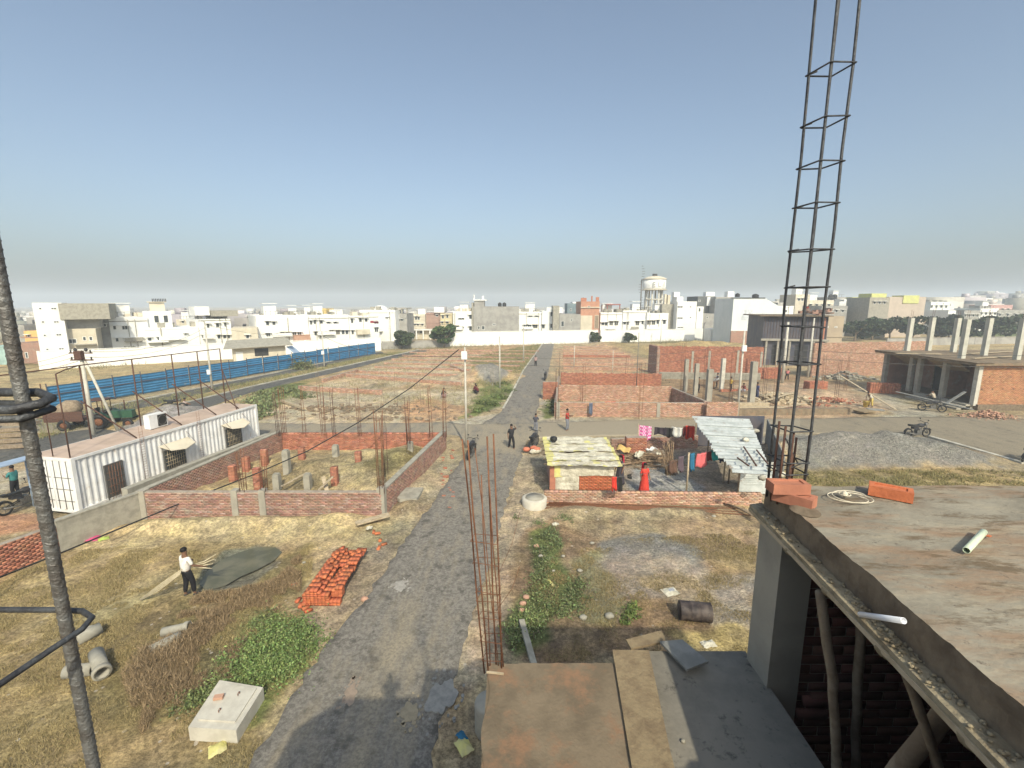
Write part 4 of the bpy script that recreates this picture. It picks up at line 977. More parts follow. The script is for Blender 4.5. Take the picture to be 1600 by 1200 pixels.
# middle
T, a, b, L, z = building('cream_house', 'cream house with balconies behind the dark shrub, centre left', (641,140), (664,140), ('y',491), 8, 'cream', [(650,497,3,5),(654,497,3,5),(648,508,3,4),(653,508,3,4),(660,508,3,4)], bands=(5.6,2.8)); part('stair_head', MB().span(L*.5,L,1,4,z+.002,z+1.6), 'white2', T)
T, a, b, L, z = building('brick_apartment', 'tall brown brick house between cream and yellow houses', (664,142), (690,142), ('y',489), 9, mat('brown_brick_face', (.38,.25,.20), (.32,.21,.17), 1), [(683,493,3,3)], bands=(3.5,6.3))
T, a, b, L, z = building('yellow_house', 'yellowish house with open balconies left of the white corner house', (688,140), (706,140), ('y',490), 8, mat('dull_yellow_paint', (.58,.50,.30), (.50,.42,.26), 1), [(692,495,3,5),(699,494,3,5),(691,505,3,5),(699,505,4,5)], bands=(3.4,6.2)); part('roof_tank_box', MB().span(-2,1,1,3,z+.3,z+1.9), 'white2', T)
T, a, b, L, z = building('pillared_hall', 'low pale hall with white pillars between the two green trees', (640,126), (682,126), ('y',516), 8, 'cream', [(646,519,4,3),(652,519,3,3),(658,519,4,3)], hood=False)
for k in range(4): part('pillar', MB().span(k*L/4,k*L/4+.3,-1.2,-.9,0,2.4), 'white2', T)
part('porch_slab', MB().span(0,L,-1.3,-.003,2.402,2.6), 'white2', T)
T, a, b, L, z = building('corner_house', 'white corner house with dark windows left of the tall grey house', (708,120), (742,120), ('y',489), 9, 'white2', [(735,495,4,6),(721,498,7,1.5),(735,513,4,6),(722,513,4,5),(714,512,5,6,'cream')], parapet=.4); roofbits(T, L, z+.4, 8, 9)
T, a, b, L, z = building('grey_house', 'tall unplastered grey house with a stair tower, left of the road end', (740,119), (811,119), ('y',479), 10, 'grey', [(755,480,4,5),(748,512,2.5,4),(755,512,4,5),(772,507,5,1.6),(750,524,7,3)], hood=False, bands=())
part('stair_tower', MB().span(.2,2.8,.3,3.6,z+.002,z+1.5), 'grey', T); part('tower_slab', MB().span(0,3.4,0,3.9,z+1.502,z+1.75).span(.1,.35,.2,.5,z+1.752,z+3.0).span(2.2,2.7,.6,1.2,z+1.752,z+2.7), 'white2', T); part('side_wall', MB().span(-.5,-.003,.4,9,0,z+1), 'concrete', T)
for k, px in enumerate((781,788)): p = gd(px, 121, z); watertank((p.x, p.y, z+.002), ['black round tank on the tall grey house roof, the left one','black round tank on the tall grey house roof, the right one'][k], r=.5, h=1.0)
T, a, b, L, z = building('row_house', 'white row house with a dark door-height window pair just right of the tall grey house', (811,122), (846,122), ('y',489), 9, 'white2', [(812+2,491,3,6),(818+2,491,3,7),(829,494,5,1.4),(839,494,5,1.4),(821,510,5,5),(827,510,5,5),(836,510,7,5,'cream')], parapet=.3); roofbits(T, L, z+.3, 8, 12)
T, a, b, L, z = building('row_house', 'white row house beside the low grey one, right of the road axis', (847,122), (872,122), ('y',486), 9, 'white2', [(862,491,3,6),(849,510,4,6),(862,509,4,6),(865,520,7,1.4)]); part('upper_block', MB().span(L*.3,L*1.3,1,6,z+.002,z+.9), 'white2', T)
T, a, b, L, z = building('grey_low_house', 'unplastered grey two storey house left of the brick tower', (874,119), (907,119), ('y',491), 9, 'grey', [(879,506,4,8),(893,500,3,2)], hood=False)
part('side_wing', MB().span(-1.6,-.003,.2,6,0,9), 'concrete', T)
T, a, b, L, z = building('teal_house', 'blue grey painted block above the grey house, left of the brick tower', (886,135), (907,135), ('y',474), 7, mat('blue_grey_paint', (.20,.26,.28), (.16,.21,.23), 1), [(892,484,2,3)], hood=False); part('roof_slab', MB().span(L*.4,L,0,5,z+.002,z+.4), 'white2', T)
T, a, b, L, z = building('brick_tower_house', 'brick topped tower house with a cream lower front, right of the road end', (907,120), (936,120), ('y',471), 9, mat('orange_brick_face', (.48,.25,.16), (.40,.21,.14), 1), [(920,480,3,3)], hood=False)
part('cream_front', MB().span(0,L*.62,-.25,-.003,0,zat(493,120)), 'cream', T); part('band', MB().span(-.1,L+.1,-.3,-.003,zat(481,120),zat(479.5,120)), 'cream', T)
w_ = part('window', MB().span(L*.76,L*.98,-.10,-.003,3.2,6.6), 'cream', T); part('pane', MB().span(L*.78,L*.96,-.14,-.103,3.3,6.5), 'wood', w_)
part('broken_parapet', MB().span(0,L*.3,.1,.4,z+.002,z+.9).span(L*.55,L*.62,.1,.4,z+.002,z+1.4).span(L*.8,L*.97,.1,.4,z+.002,z+1.1), 'brick', T)
row3 = [(938,972,122,490,[(940,491,2,2),(949,491,4,2),(942,506,4,4),(947,506,4,5),(955,505,5,6,'cream'),(963,505,5,6,'cream'),(971,505,4,4)],'white row house with a red roof pergola right of the brick tower',21),
        (973,1010,122,487,[(981,487,3,6),(991,487,3,6),(1003,488,5,2),(976,505,4,4),(981,505,3,5),(996,505,5,6,'cream'),(1004,504,3,5)],'white row house just left of the water tower foot',22),
        (1011,1044,121,491,[(1037,485.5,3,5),(1014,504,5,6,'cream'),(1021,504,5,6,'cream'),(1028,503,4,6),(1038,503,4,6)],'white row house in front of the water tower',23)]
for x0, x1, d, y, wn, lb, sd in row3:
    T, a, b, L, z = building('row_house', lb, (x0,d), (x1,d), ('y',y), 9, 'white2', wn, parapet=.3); roofbits(T, L, z+.3, 8, sd)
    if sd == 21: part('pergola', MB().span(L*.3,L*.95,1,4,z+2.2,z+2.5).span(L*.32,L*.36,1.2,1.4,z+.3,z+2.198).span(L*.9,L*.94,1.2,1.4,z+.3,z+2.198), flat('maroon_roof', (.32,.12,.10)), T)
    if sd == 23: part('tall_side', MB().span(L-1.6,L+2.2,.6,8,0,z+2.6), 'concrete', T)
T, a, b, L, z = building('tall_white_house', 'white four storey house with two dark slit windows per floor, right of the water tower', (1057,119), (1087,119), ('y',471), 9, 'white2', [(1062.5,479.5,8,2),(1079,479.5,2,1.6),(1062.5,497,8,2),(1079,496,2,1.6),(1063,511.5,9,1.5)], hood=False, wm='white2')
part('stair_head', MB().span(.1,L*.35,1,5,z+.002,z+1.2).span(L*.0,L*.3,3,5,z+1.202,z+2.4), 'white2', T); part('roof_pots', MB().span(-2.4,-1.9,3,4,0,z+1.9).span(-1.6,-.9,3,4,0,z+1.7), 'cream', T)
T, a, b, L, z = building('dark_house', 'dark grey house with white tanks on its roof', (1088,128), (1115,128), ('y',463), 8, mat('dark_grey_paint', (.11,.12,.115), (.14,.14,.135), 1), [(1093,470,2,2)], hood=False)
part('roof_tank', MB().span(L*.5,L*.88,-.5,1,z-2.6,z-.2).span(L*.55,L*1.05,1.1,3,z-.1,z+1.2), 'white2', T)
building('annex_house', 'small white annex with one window at the foot of the dark house', (1088,122), (1098,122), ('y',479), 5, 'white2', [(1093,484,2.5,5)], hood=False)
T, a, b, L, z = building('grey_house', 'large unplastered grey beige house with tiny windows left of the big blank white one', (1090,124), (1143,124), ('y',490), 9, 'grey', [(1105,496,2.5,2),(1118,496,3,2),(1126,495.5,3,2)], hood=False)
part('upper_block', MB().span(L*.50,L,.3,8,z+.002,zat(464,124)), 'grey', T); part('roof_tank_room', MB().span(L*.93,L*1.12,2,4,zat(464,124)+.002,zat(455,124)), 'white2', T)
for kx in (1119,1127): 
    s, zz = onwall(a, b, kx, 476.5); w_ = part('window', MB().span(s-.3,s+.3,.25,.298,zz-.25,zz+.25), 'concrete', T); part('pane', MB().span(s-.22,s+.22,.22,.248,zz-.18,zz+.18), 'glass', w_)
T, a, b, L, z = building('shed_house', 'big blank white windowless house on a brick base, with a sloping roof end', (1143,100), (1192,100), ('y',466), 9, mat('cool_white_paint', (.66,.70,.70), (.60,.65,.65), .4), [], hood=False)
part('brick_base', MB().span(-.1,L+.1,-.3,-.003,0,zat(517,100)), 'brickold', T)
mb = MB(); zl = zat(476,100); mb._add([(L,0,0),(L+4,0,0),(L+4,0,zl-.8),(L,0,z),(L,9,0),(L+4,9,0),(L+4,9,zl-.8),(L,9,z)], [(0,1,2,3),(7,6,5,4),(3,2,6,7),(1,5,6,2)]); part('sloping_end', mb, MATS['cool_white_paint'], T)
part('roof_edge', MB().span(-.1,L*.99,-.15,1,z+.002,z+.15), 'dark', T); part('ghost_panel', MB().span(L*.3,L*.65,-.05,-.003,zat(500,100),zat(484,100)), mat('bluish_white_paint', (.62,.66,.69), None, 1), T)
building('long_shed', 'long low white shed roof behind the dark clad building', (1196,118), (1238,118), ('y',478), 14, 'white2', [(1228,486,3,3)], hood=False)
building('grey_wall_house', 'low whitewashed shed beside the grey beige house, in front of its corner', (1112,112), (1141,112), ('y',514), 4, 'white2', [(1109+8,523,5,1.5)], hood=False)

# water tower
wd = 165; p = gd(1021, wd, 10)
T = thing('water_tower', 'round cream overhead water tank on tall concrete legs', 'water tower', (p.x, p.y, 0))
zt, zb_, rr = zat(437,wd), zat(452,wd), 17/F*wd
part('tank', MB().lathe([(rr*.2,zb_),(rr*.95,zb_),(rr,zb_+.5),(rr,zt)], n=28), 'white2', T); part('roof', MB().lathe([(rr*1.05,zt+.002),(rr*1.05,zt+.3),(rr*.6,zt+1.0),(rr*.2,zt+1.25)], n=28), 'cream', T)
part('vent_cap', MB().lathe([(.9,zt+1.25),(.9,zt+2.0)], n=10), 'dark', T); part('gallery', MB().lathe([(rr*1.12,zb_-.35),(rr*1.12,zb_-.05),(rr*.9,zb_-.05)], n=28), 'cream', T)
for k in range(8): an = k*math.pi/4+.3; part('leg', MB().tube([(rr*.8*math.cos(an),rr*.8*math.sin(an),0),(rr*.72*math.cos(an),rr*.72*math.sin(an),zb_)], .32, 6), 'pole', T)
for zz in (zat(468,wd), zat(480,wd), zat(492,wd)): part('ring_beam', MB().torus((0,0,zz), rr*.76, .28, 'Z', 20, 5), 'pole', T)
mb = MB()
for k in range(26): an = k*.55; mb.box((-rr*1.15+.5*math.cos(an),.5*math.sin(an),k*.9), (.9,.5,.1), an)
mb.tube([(-rr*1.15,0,0),(-rr*1.15,0,zt)], .25, 6); part('spiral_stair', mb, 'steelgrey', T)
# lettering on the tank front, illegible apart from its first strokes
def text(body, size, m, T, loc, rot, nm='lettering'):
    cu = bpy.data.curves.new(nm, 'FONT'); cu.body = body; cu.size = size; cu.extrude = .02; cu.align_x = 'CENTER'
    cu.materials.append(m); to_ = bpy.data.objects.new('tmp_text', cu); col.objects.link(to_); bpy.context.view_layer.update(); me = bpy.data.meshes.new_from_object(to_.evaluated_get(bpy.context.evaluated_depsgraph_get())); bpy.data.objects.remove(to_); o = link(nm, me, T); o.location = loc; o.rotation_euler = rot; return o
text('E L I', 2.4, mat('faded_letter_paint', (.42,.41,.36), None, 1), T, (.3, -rr-.06, (zt+zb_)/2-.9), (R(90),0,0))

# right: dark clad building, sandstone block, right skyline
a = gd(1192, 72, 4)
T, a, b, L, z = building('clad_building', 'dark blue clad two storey building with a flat overhanging roof, behind the tall rods', (1192,72), (1292,70), ('y',494), 9, 'darkblue', [], hood=False)
for k in range(22): part('cladding_rib', MB().span(.2+k*L/22,.28+k*L/22,-.07,-.003,4.25,z-.1), mat('dark_brown_rib', (.10,.075,.07), None, 1), T)
part('roof_slab', MB().span(-.9,L+.3,-.9,9,z+.002,z+.16), 'slabside', T); part('floor_slab', MB().span(-.3,L+.2,-.6,-.003,3.85,4.15), 'column', T)
for k in range(6): part('column', MB().span(.4+k*L/5.4,.65+k*L/5.4,-.5,-.25,0,3.848), 'column', T)
for k in range(3): part('opening', MB().span(1.5+k*3.2,3.3+k*3.2,-.04,-.004,.3,3.2), 'dark', T)
part('red_edge', MB().span(L-.9,L-.4,-.2,-.004,3.2,z-.2), 'brick', T)
mb = MB(); r_ = random.Random(3)
for k in range(26): mb.box((L*.62+r_.uniform(0,4.5), r_.uniform(.5,3), z+.2+r_.uniform(.1,.9)), (r_.uniform(.2,1.3),.3,r_.uniform(.1,.4)), r_.uniform(0,3), col=r_.uniform(.5,1.2))
part('roof_clutter', mb, 'brickold', T, kind='stuff')
building('stone_building', 'beige windowless block right of the dark clad building', (1281,78), (1317,78), ('y',494), 7, mat('beige_render', (.40,.33,.24), (.34,.28,.21), .5), [(1292,511,3,1),(1306,511,3,1)], hood=False, bands=(3.9,))
LIM = mat('lime_paint', (.58,.60,.22), (.52,.52,.24), 1); BEI = mat('beige_paint', (.52,.44,.36), (.46,.39,.32), .6)
sky_r = [(1240,1262,150,462,'cream','cream stair tower house seen between the tall rods'),(1262,1300,150,471,'cream','low cream house right of the tall rods'),(1292,1318,165,466,'grey','grey house with black roof tanks on the right skyline'),
 (1316,1334,160,470,'white2','white house below the black roof tanks, right skyline'),(1328,1356,170,466,LIM,'pale lime house behind the white clustered sheds'),(1313,1345,140,482,'white2','white clustered sheds above the dark tree row'),
 (1282,1322,135,480,'grey','long grey roofed shed above the beige block'),(1355,1386,130,467,'column','grey green house with a lime roof room and dark balconies'),(1384,1442,134,466,BEI,'large plain beige house on the right skyline'),
 (1438,1480,150,488,'grey','low grey shed left of the white gate house'),(1480,1492,140,487,'white2','small bright white gate house above the tree row'),(1452,1482,190,473,'white2','white distant house with a red tank, right skyline'),
 (1530,1558,150,484,'white2','long white low house with a porch on the right'),(1505,1530,145,487,'grey','blue grey house with a dark door at the right'),(1556,1605,150,486,'grey','grey bungalow with a slab roof at the right edge'),
 (1545,1580,190,478,flat('pink_paint', (.55,.33,.30)),'pink roofed house on the right skyline')]
for k, (x0, x1, d, y, m_, lb) in enumerate(sky_r):
    xm = (x0+x1)/2; wn = [(x0+(i+.5)*(x1-x0)/4, y+6, 3, 3.5) for i in range(4)] if k not in (8,) else []
    T, a, b, L, z = building('distant_house', lb, (x0,d), (x1,d), ('y',y), 9, m_, wn, parapet=.4)
    if k in (0,1,2,5,12): roofbits(T, L, z+.4, 8, 50+k)
    if k == 7: part('roof_room', MB().span(L*.2,L*.95,1,6,z+.402,z+1.5), LIM, T); part('balcony', MB().span(0,L,-1,-.003,5.4,5.6), 'column', T)
    if k == 8: part('roof_room', MB().span(L*.38,L*.8,-.2,4,zat(474,d),z+.8), LIM, T)
for k, (px, d, y) in enumerate([(1297,160,462),(1303,160,462),(1300,158,468)]):
    p = gd(px, d, 10); watertank((p.x, p.y, zat(y, d)-1.2), ['leftmost black tank on the grey skyline house, right','rightmost black tank on the grey skyline house, right','lower black tank between the two on the grey skyline house'][k], r=.8, h=1.6, group='black tanks on the right skyline')
for k, (px, d, z_, lb) in enumerate([(240,86,11.0,'black tank on the white row house with the roof hut'),(1180,102,None,'low black tank on the blank white house roof'),(911,121,None,'dark tank on the brick tower house'),(1152,101,None,'black tank box on the left of the blank white house roof')]):
    z_ = {0:zat(494,86), 1:zat(466,101), 2:zat(471,121), 3:zat(465,100)}[k]
    p = gd(px, d+2, z_); watertank((p.x, p.y, z_+.16), lb, r=.7 if k == 1 else .5, h=.8)

# far hazy town: more houses than one can count
r_ = np.random.default_rng(5); Cn, Hn, Kn = [], [], []
def town(n, px0, px1, d0, d1, ymin, ymax):
    for _ in range(n):
        px = r_.uniform(px0, px1); d = r_.uniform(d0, d1); zt = max(3, zat(r_.uniform(ymin, ymax), d)); wd_ = r_.uniform(5, 14)
        p = gd(px, d, 8); base = r_.choice([.75,.62,.5,.36]); c = np.array([base, base*r_.uniform(.9,1), base*r_.uniform(.78,.98)])
        Cn.append((p.x, p.y, zt/2)); Hn.append((wd_/2, 5, zt/2)); Kn.append(c)
        for q in range(3): Cn.append((p.x+r_.uniform(-.4,.4)*wd_, p.y-4.99, zt*r_.uniform(.5,.9))); Hn.append((.5,.07,.6)); Kn.append(np.array([.08,.08,.09]))
        if r_.random() < .5: Cn.append((p.x+r_.uniform(-.3,.3)*wd_, p.y, zt+1)); Hn.append((1.2,1.2,1.0)); Kn.append(c)
town(110, 640, 1010, 160, 420, 486, 492); town(80, 150, 640, 140, 330, 490, 497); town(60, 0, 120, 110, 300, 495, 515); town(60, 1100, 1450, 180, 500, 470, 480)
town(260, 1440, 1720, 200, 620, 464, 486); town(110, 1500, 1800, 400, 800, 455, 466); town(60, -200, 60, 110, 300, 496, 515)
mm = mat('distant_walls', (1,1,1), (.85,.85,.85), .3, .9, 0, attr='Col')
o = part('distant_houses', boxes_mesh('distant_houses', Cn, Hn, Kn), mm, kind='stuff'); o['label'] = 'hazy mass of pale distant houses along the skyline'; o['category'] = 'houses'

# ------------------------------------------------------------------ trees
def tree(label, px, pyb, h, r, n=1400, c=(.045,.07,.025), leaf=.22, group=None, name='tree', d=None, seed=1, trunk=True):
    p = g(px, pyb) if d is None else gd(px, d)
    T = thing(name, label, 'tree', (p.x, p.y, 0), random.uniform(0,6), group); rr = random.Random(seed)
    if trunk:
        mb = MB().tube([(0,0,-.1),(.05*h*.3,0,h*.25),(0,.04*h,h*.55)], [.05*r+.05,.04*r+.04,.03*r+.02], 6)
        for k in range(5):
            an = rr.uniform(0,6.28); mb.tube([(0,0,h*rr.uniform(.2,.4)),(math.cos(an)*r*.5,math.sin(an)*r*.5,h*rr.uniform(.55,.8))], [.03*r+.02,.015*r+.01], 5)
        part('trunk', mb, 'wood', T)
    cs = []
    for k in range(9):
        an = rr.uniform(0,6.28); q = rr.uniform(.1,.75)*r; zz = h*rr.uniform(.3,.85)
        cs.append((q*math.cos(an), q*math.sin(an), zz, r*rr.uniform(.28,.5), r*rr.uniform(.28,.5), h*rr.uniform(.10,.22)))
    part('crown', leaves('crown', cs, leaf, n, c, .45, seed=seed), leafmat(), T)
tree('dark round tree beside the grey green house, centre left', 628, 545, 4.0, 2.8, 2400, (.055,.075,.035), seed=2)
tree('bright green bushy tree right of the pillared hall', 694, 543, 4.8, 3.2, 2600, (.06,.095,.03), seed=3)
tree('small grey green tree at the foot of the brick tower', 931, 537, 3.0, 1.4, 700, seed=4)
tree('dark green treetop behind the long white shed', 1210, 540, 9.5, 4, 1500, d=160, seed=5)
tree('low dark bush by the white wall right of the brick tower', 982, 536, 2.6, 1.8, 700, seed=6)
tree('dark shrub by the boundary wall at the left, above the field', 207, 563, 2.2, 1.5, 700, (.09,.10,.045), seed=7)
rw = [(1335,'first dark tree of the row behind the right field, next to the beige block'),(1362,'second tree of the row, below the grey green house'),(1390,'third tree of the row, behind a white pole'),(1425,'broad dark tree behind the leftmost upper column'),
 (1462,'dark tree between the second and third upper columns'),(1482,'rounded dark tree just left of the paired upper columns'),(1515,'dark tree right of the paired upper columns'),(1552,'tree behind the gap before the last upper column'),(1592,'tree at the right picture edge behind the last upper column')]
for k, (px, lb) in enumerate(rw): tree(lb, px, 520, random.uniform(6.0,7.2), 4.3, 1500, (.038,.055,.025), .3, 'row of trees beyond the field on the right', d=118+k%3*4, seed=20+k)
# ------------------------------------------------------------------ low foundation walls of the empty plots
def fwall(label, A, B, h, m='brickpale', t=.25, group='low foundation walls of the empty plots'):
    return bwall(label, A, B, h, t, m, parts=False, light=.2, name='foundation_wall', cat='low wall', group=group)
mids = [(466,610,596,617,.55,'nearest low foundation wall, with the orange brown face left of the road'),(540,589,720,603,.5,'second low foundation wall left of the road, its far end near the gravel'),
 (505,598,560,582,.5,'slanting low wall at the left end of the nearest foundations'),(560,583,740,590,.4,'third low foundation wall left of the road'),(585,575,800,582,.35,'fourth low foundation wall left of the road'),
 (600,569,812,574,.35,'fifth low foundation wall left of the road'),(612,563,820,567,.35,'sixth low foundation wall left of the road'),(628,557,826,561,.3,'seventh low foundation wall left of the road'),
 (640,552,836,555,.3,'eighth low foundation wall left of the road'),(655,548,842,550,.3,'farthest low foundation wall left of the road'),(745,590,705,573,.4,'slanting low wall behind the gravel heap')]
for x0,y0,x1,y1,h,lb in mids: fwall(lb, g(x0,y0), g(x1,y1), h)
midr = [(880,577,1000,579,.5,'nearest thin foundation wall right of the far road'),(880,570,990,571,.4,'second thin foundation wall right of the far road'),(880,564,992,565,.4,'third thin foundation wall right of the far road'),
 (880,558,985,559,.5,'red fourth foundation wall right of the far road'),(880,553,975,554,.4,'fifth foundation wall right of the far road'),(880,548,962,549,.35,'sixth foundation wall right of the far road'),(880,543,950,544,.35,'farthest foundation wall right of the far road')]
for x0,y0,x1,y1,h,lb in midr: fwall(lb, g(x0,y0), g(x1,y1), h, 'brick' if 'red' in lb else 'brickpale')
# walled plots right of the road
def bw(label, p0, p1, ytop, m='brickpale', **k):
    A = g(*p0); B = g(*p1); return bwall(label, A, B, max(.4, zat(ytop, A.y)), m=m, light=.14, **k)
bw('long pinkish brick wall along the cross road with a red cloth hung on it', (870,651), (1103,652), 628, posts=[(.1,1.25),(8.6,1.2)])
bw('pinkish brick wall just behind the road wall, divided by pilasters', (872,626), (1048,628), 602)
bw('slanting dark brick wall at the right of the walled plots', (1103,652), (1048,626), 626, 'brickold')
bw('bright red brick wall behind the pinkish ones', (876,601), (1033,603), 582, 'brick', ragged=.12)
bw('small bright red brick wall block by the road edge', (848,624), (871,624), 596, 'brick')
bw('short side wall on the road side of the walled plots', (870,651), (874,604), 628, 'brickold')
bw('tall red brick wall with concrete posts behind the workers', (1025,585), (1190,587), 540, 'brick', posts=[(.2,3.5),(4.7,3.2),(6.9,3.3),(10.6,3.4),(13.6,3.2)], t=.3, ragged=.2)
bw('dark end of the tall red wall facing left', (1012,581), (1025,586), 538, 'brickold', t=.3)
bw('grey plastered low wall under the tall red brick wall', (1030,592), (1188,594), 581, m='concrete')
bw('pale weathered brick wall running to the open house on the right', (1268,590), (1440,584), 536, 'brickpale', posts=[(14,3.8)], t=.3)
bw('low dark brick wall with two plastered bands beside the lane', (1103,655), (1152,656), 628, m='brickpale')
T = thing('plinth_wall', 'long low plastered plinth along the cross road in front of the workers', 'plinth', (g(1104,650).x, g(1104,650).y, 0), ang(g(1104,650), g(1330,648)))
L = (g(1330,648)-g(1104,650)).length
part('plinth', MB().span(0,L,0,.5,-.1,.55), 'dustslab', T)
for k in range(2): part('floor_beam', MB().span(.3+k*.9,7.0-k*.3,.55+k*1.5,.85+k*1.5,-.1,.62+.05*k), 'palewood', T)
# columns on the working plot
for k, (px, y0, y1, lb) in enumerate([(1070,561,612,'dusty grey column leftmost on the working plot'),(1086,568,618,'grey column second from the left on the working plot'),(1106,577,631,'thick grey column in front of the two men, working plot'),
  (1127,560,610,'pale column right of the man in white on the working plot'),(1173,565,632,'thick column with a brick topping right of the meter pole')]):
    p = g(px, y1); h = zat(y0, p.y)
    T = thing('concrete_column', lb, 'column', p); s = .5 if k in (2,4) else .38
    part('shaft', MB().span(-s/2,s/2,-s/2,s/2,-.1,h), 'column' if k != 3 else 'pole', T); part('top_rods', MB().tube([(-.1,0,h),(-.1,0,h+.7)],.012,4).tube([(.1,.05,h),(.12,.05,h+.6)],.012,4), 'rust', T)
def pile(label, px, py, nx_, ny_, nz_, m='brick', name='brick_pile', rz=.1, cat='brick pile'):
    T = thing(name, label, cat, g(px, py), rz); C, H = [], []
    for i in range(nx_):
        for j in range(ny_):
            for k in range(nz_-random.choice((0,0,0,1))): C.append((i*.24+random.uniform(-.01,.01), j*.118+random.uniform(-.01,.01), .04+k*.078)); H.append((.115,.055,.037))
    part('brick_courses', boxes_mesh('brick_courses', C, H, brickcols(len(C), .25, .03)), m, T, kind='stuff')
pile('large stack of red bricks in front of the dark clad building', 1182, 592, 16, 10, 17)
pile('small red brick stack between the tall rods and the open house', 1265, 612, 9, 8, 14); pile('neat red brick stack at the mouth of the open house', 1360, 614, 12, 6, 14, rz=-.2)
pile('low row of red bricks by the pinkish wall, right of the workers', 1128, 613, 16, 3, 4)
def heap(label, px, py, sx, sy, n, m, name='rubble_heap', size=(.05,.14), hgt=.5, cat='rubble'):
    mb = MB(); c = g(px, py)
    for k in range(n):
        a = random.gauss(0,.45); b_ = random.gauss(0,.45); h = hgt*math.exp(-(a*a+b_*b_)*2)*random.random()
        s = random.uniform(*size); mb.box((a*sx, b_*sy, h+s*.3), (s*1.8,s,s*.7), rot=Matrix.Rotation(random.uniform(0,3),3,'Z')@Matrix.Rotation(random.uniform(-.6,.6),3,'X'), col=random.uniform(.7,1.2))
    o = part(name, mb, m, kind='stuff'); o.location = c; tag(o, label, cat); return o
heap('heap of broken orange bricks at the corner of the open house', 1545, 652, 2.2, 1.2, 240, 'brickpale', hgt=.6)
heap('planks and broken bricks strewn over the working plot', 1220, 625, 4.5, 2.2, 260, 'palewood', size=(.06,.35), hgt=.6, cat='debris')
heap('red brown debris between the brick stacks', 1290, 628, 3.5, 1.8, 240, 'brick', hgt=.5); heap('earth clods near the far right of the crossing', 1250, 640, 3, 1, 160, 'brickold', hgt=.2)
heap('grey pale stones at the foot of the weathered wall', 1320, 592, 3, 1.5, 120, 'concrete', size=(.1,.35), hgt=.9)
for k, (a_, b_, lb) in enumerate([((1235,622,.2),(1345,636,.9),'long plank slanting across the debris right of the tall rods'),((1310,585,2.2),(1400,640,.1),'thin pole leaning from the weathered wall to the lane'),((1166,610,.4),(1215,628,.5),'plank on the debris beside the thick column'),
   ((1175,632,.3),(1245,612,.9),'short plank rising towards the tall rods'),((1200,640,.2),(1260,630,.4),'board lying near the plinth')]): plank(lb, g(*a_), g(*b_), .18, .05)
T = thing('cement_bag_pile', 'pale box and boards lying beside the lane end', 'boards', g(1350,646)); part('board', MB().box((0,0,.25),(1.5,1.0,.06),.3).box((.1,.1,.12),(1.4,.7,.12),-.2), 'ply', T)
tag(part('flat_board', MB().box(g(1368,640,.08),(1.2,.6,.1),-.3), 'greyboard'), 'small grey board on the ground by the lane', 'board')

for k, (px, pyb, pyt, lb) in enumerate([(1065,612,532,'thin rods beside the leftmost grey column'),(1100,628,545,'rods standing left of the thick grey column'),(1140,640,548,'pair of tall rods left of the white pole'),(1192,640,560,'rods right of the thick brick topped column'),
  (1210,636,560,'rods behind the tall near cage, left group'),(1305,632,560,'rods rising from the debris before the lane'),(1320,610,556,'thin rods at the foot of the weathered wall'),(1285,600,552,'rods beside the brown debris heap'),(912,628,566,'rods inside the walled plots near the grey trousers'),(978,602,556,'rods behind the bright red wall'),(1000,655,566,'rods standing on the pinkish road wall'),(870,655,575,'rods at the road corner of the walled plots')]):
    p = g(px, pyb); rods(lb, p, 0, zat(pyt, p.y), 3, .22, m='darkrust' if k%2 else 'rust', group='starter rods standing in the plots right of the road')
for k, (px, pyb, pyt, lb) in enumerate([(500,628,560,'faint rods on the first orange plot, left one'),(545,640,592,'faint rods on the first orange plot, beside the pale plank'),(620,640,580,'faint rods before the orange soil patch'),(660,632,575,'faint rods at the middle of the orange plots'),(600,668,612,'rods across the road behind the red back wall'),(770,612,575,'rods at the green verge by the lamp pole')]):
    p = g(px, pyb); rods(lb, p, 0, zat(pyt, p.y), 2, .25, m='wood', group='thin rods on the empty plots left of the road')
plank('pale log lying on the empty plot left of the road', g(440,626,.2), g(475,638,.3), .22, .2); 
heap('scattered stones and clods on the empty plot left of the road', 560, 640, 9, 2.4, 220, 'dustslab', size=(.06,.22), hgt=.1); heap('dark clods behind the red back wall across the road', 610, 655, 7, .8, 90, 'wood', size=(.06,.25), hgt=.1)
# ------------------------------------------------------------------ open fronted house at the right
HA = g(1520, 641); hx = HA.x; hy0, hy1 = HA.y, g(1357,608).y; Hs = 4.35
T = thing('unfinished_house', 'open fronted unfinished house with tall columns standing on its roof slab, right', 'house', (hx, hy0, 0))
dy = hy1-hy0
part('floor_plinth', MB().span(.2,14,-.2,dy+.2,-.1,.55), 'slabside', T)
C_, H_ = brick_layout(14, 3.65, .25, x0=.3, z0=.5)
bm = boxes_mesh('brick_courses', C_, H_, brickcols(len(C_), .2, .05)); w_ = part('side_wall', MB().span(.32,14,.012,.24,.5,4.1), 'joint', T); part('brick_courses', bm, mat('orange_brick_wall', (.50,.26,.14), (.42,.21,.115), 1, .92, .3, attr='Col', stain=((.44,.33,.22), .6, .6)), w_, kind='stuff')
for zz, n_, o_ in ((3.0,5,.9),(1.9,5,.4)):
    for k in range(n_): part('putlog_hole', MB().span(o_+k*.95,o_+k*.95+.13,-.012,-.009,zz,zz+.09), 'dark', w_)
part('back_wall', MB().span(3.2,3.4,.3,dy,.56,4.1), 'brickold', T); part('far_wall', MB().span(.3,3.2,dy-.25,dy,.56,4.1), 'brickold', T)
part('cross_wall', MB().span(1.2,3.2,dy*.40,dy*.40+.22,.56,4.1), 'brickold', T)
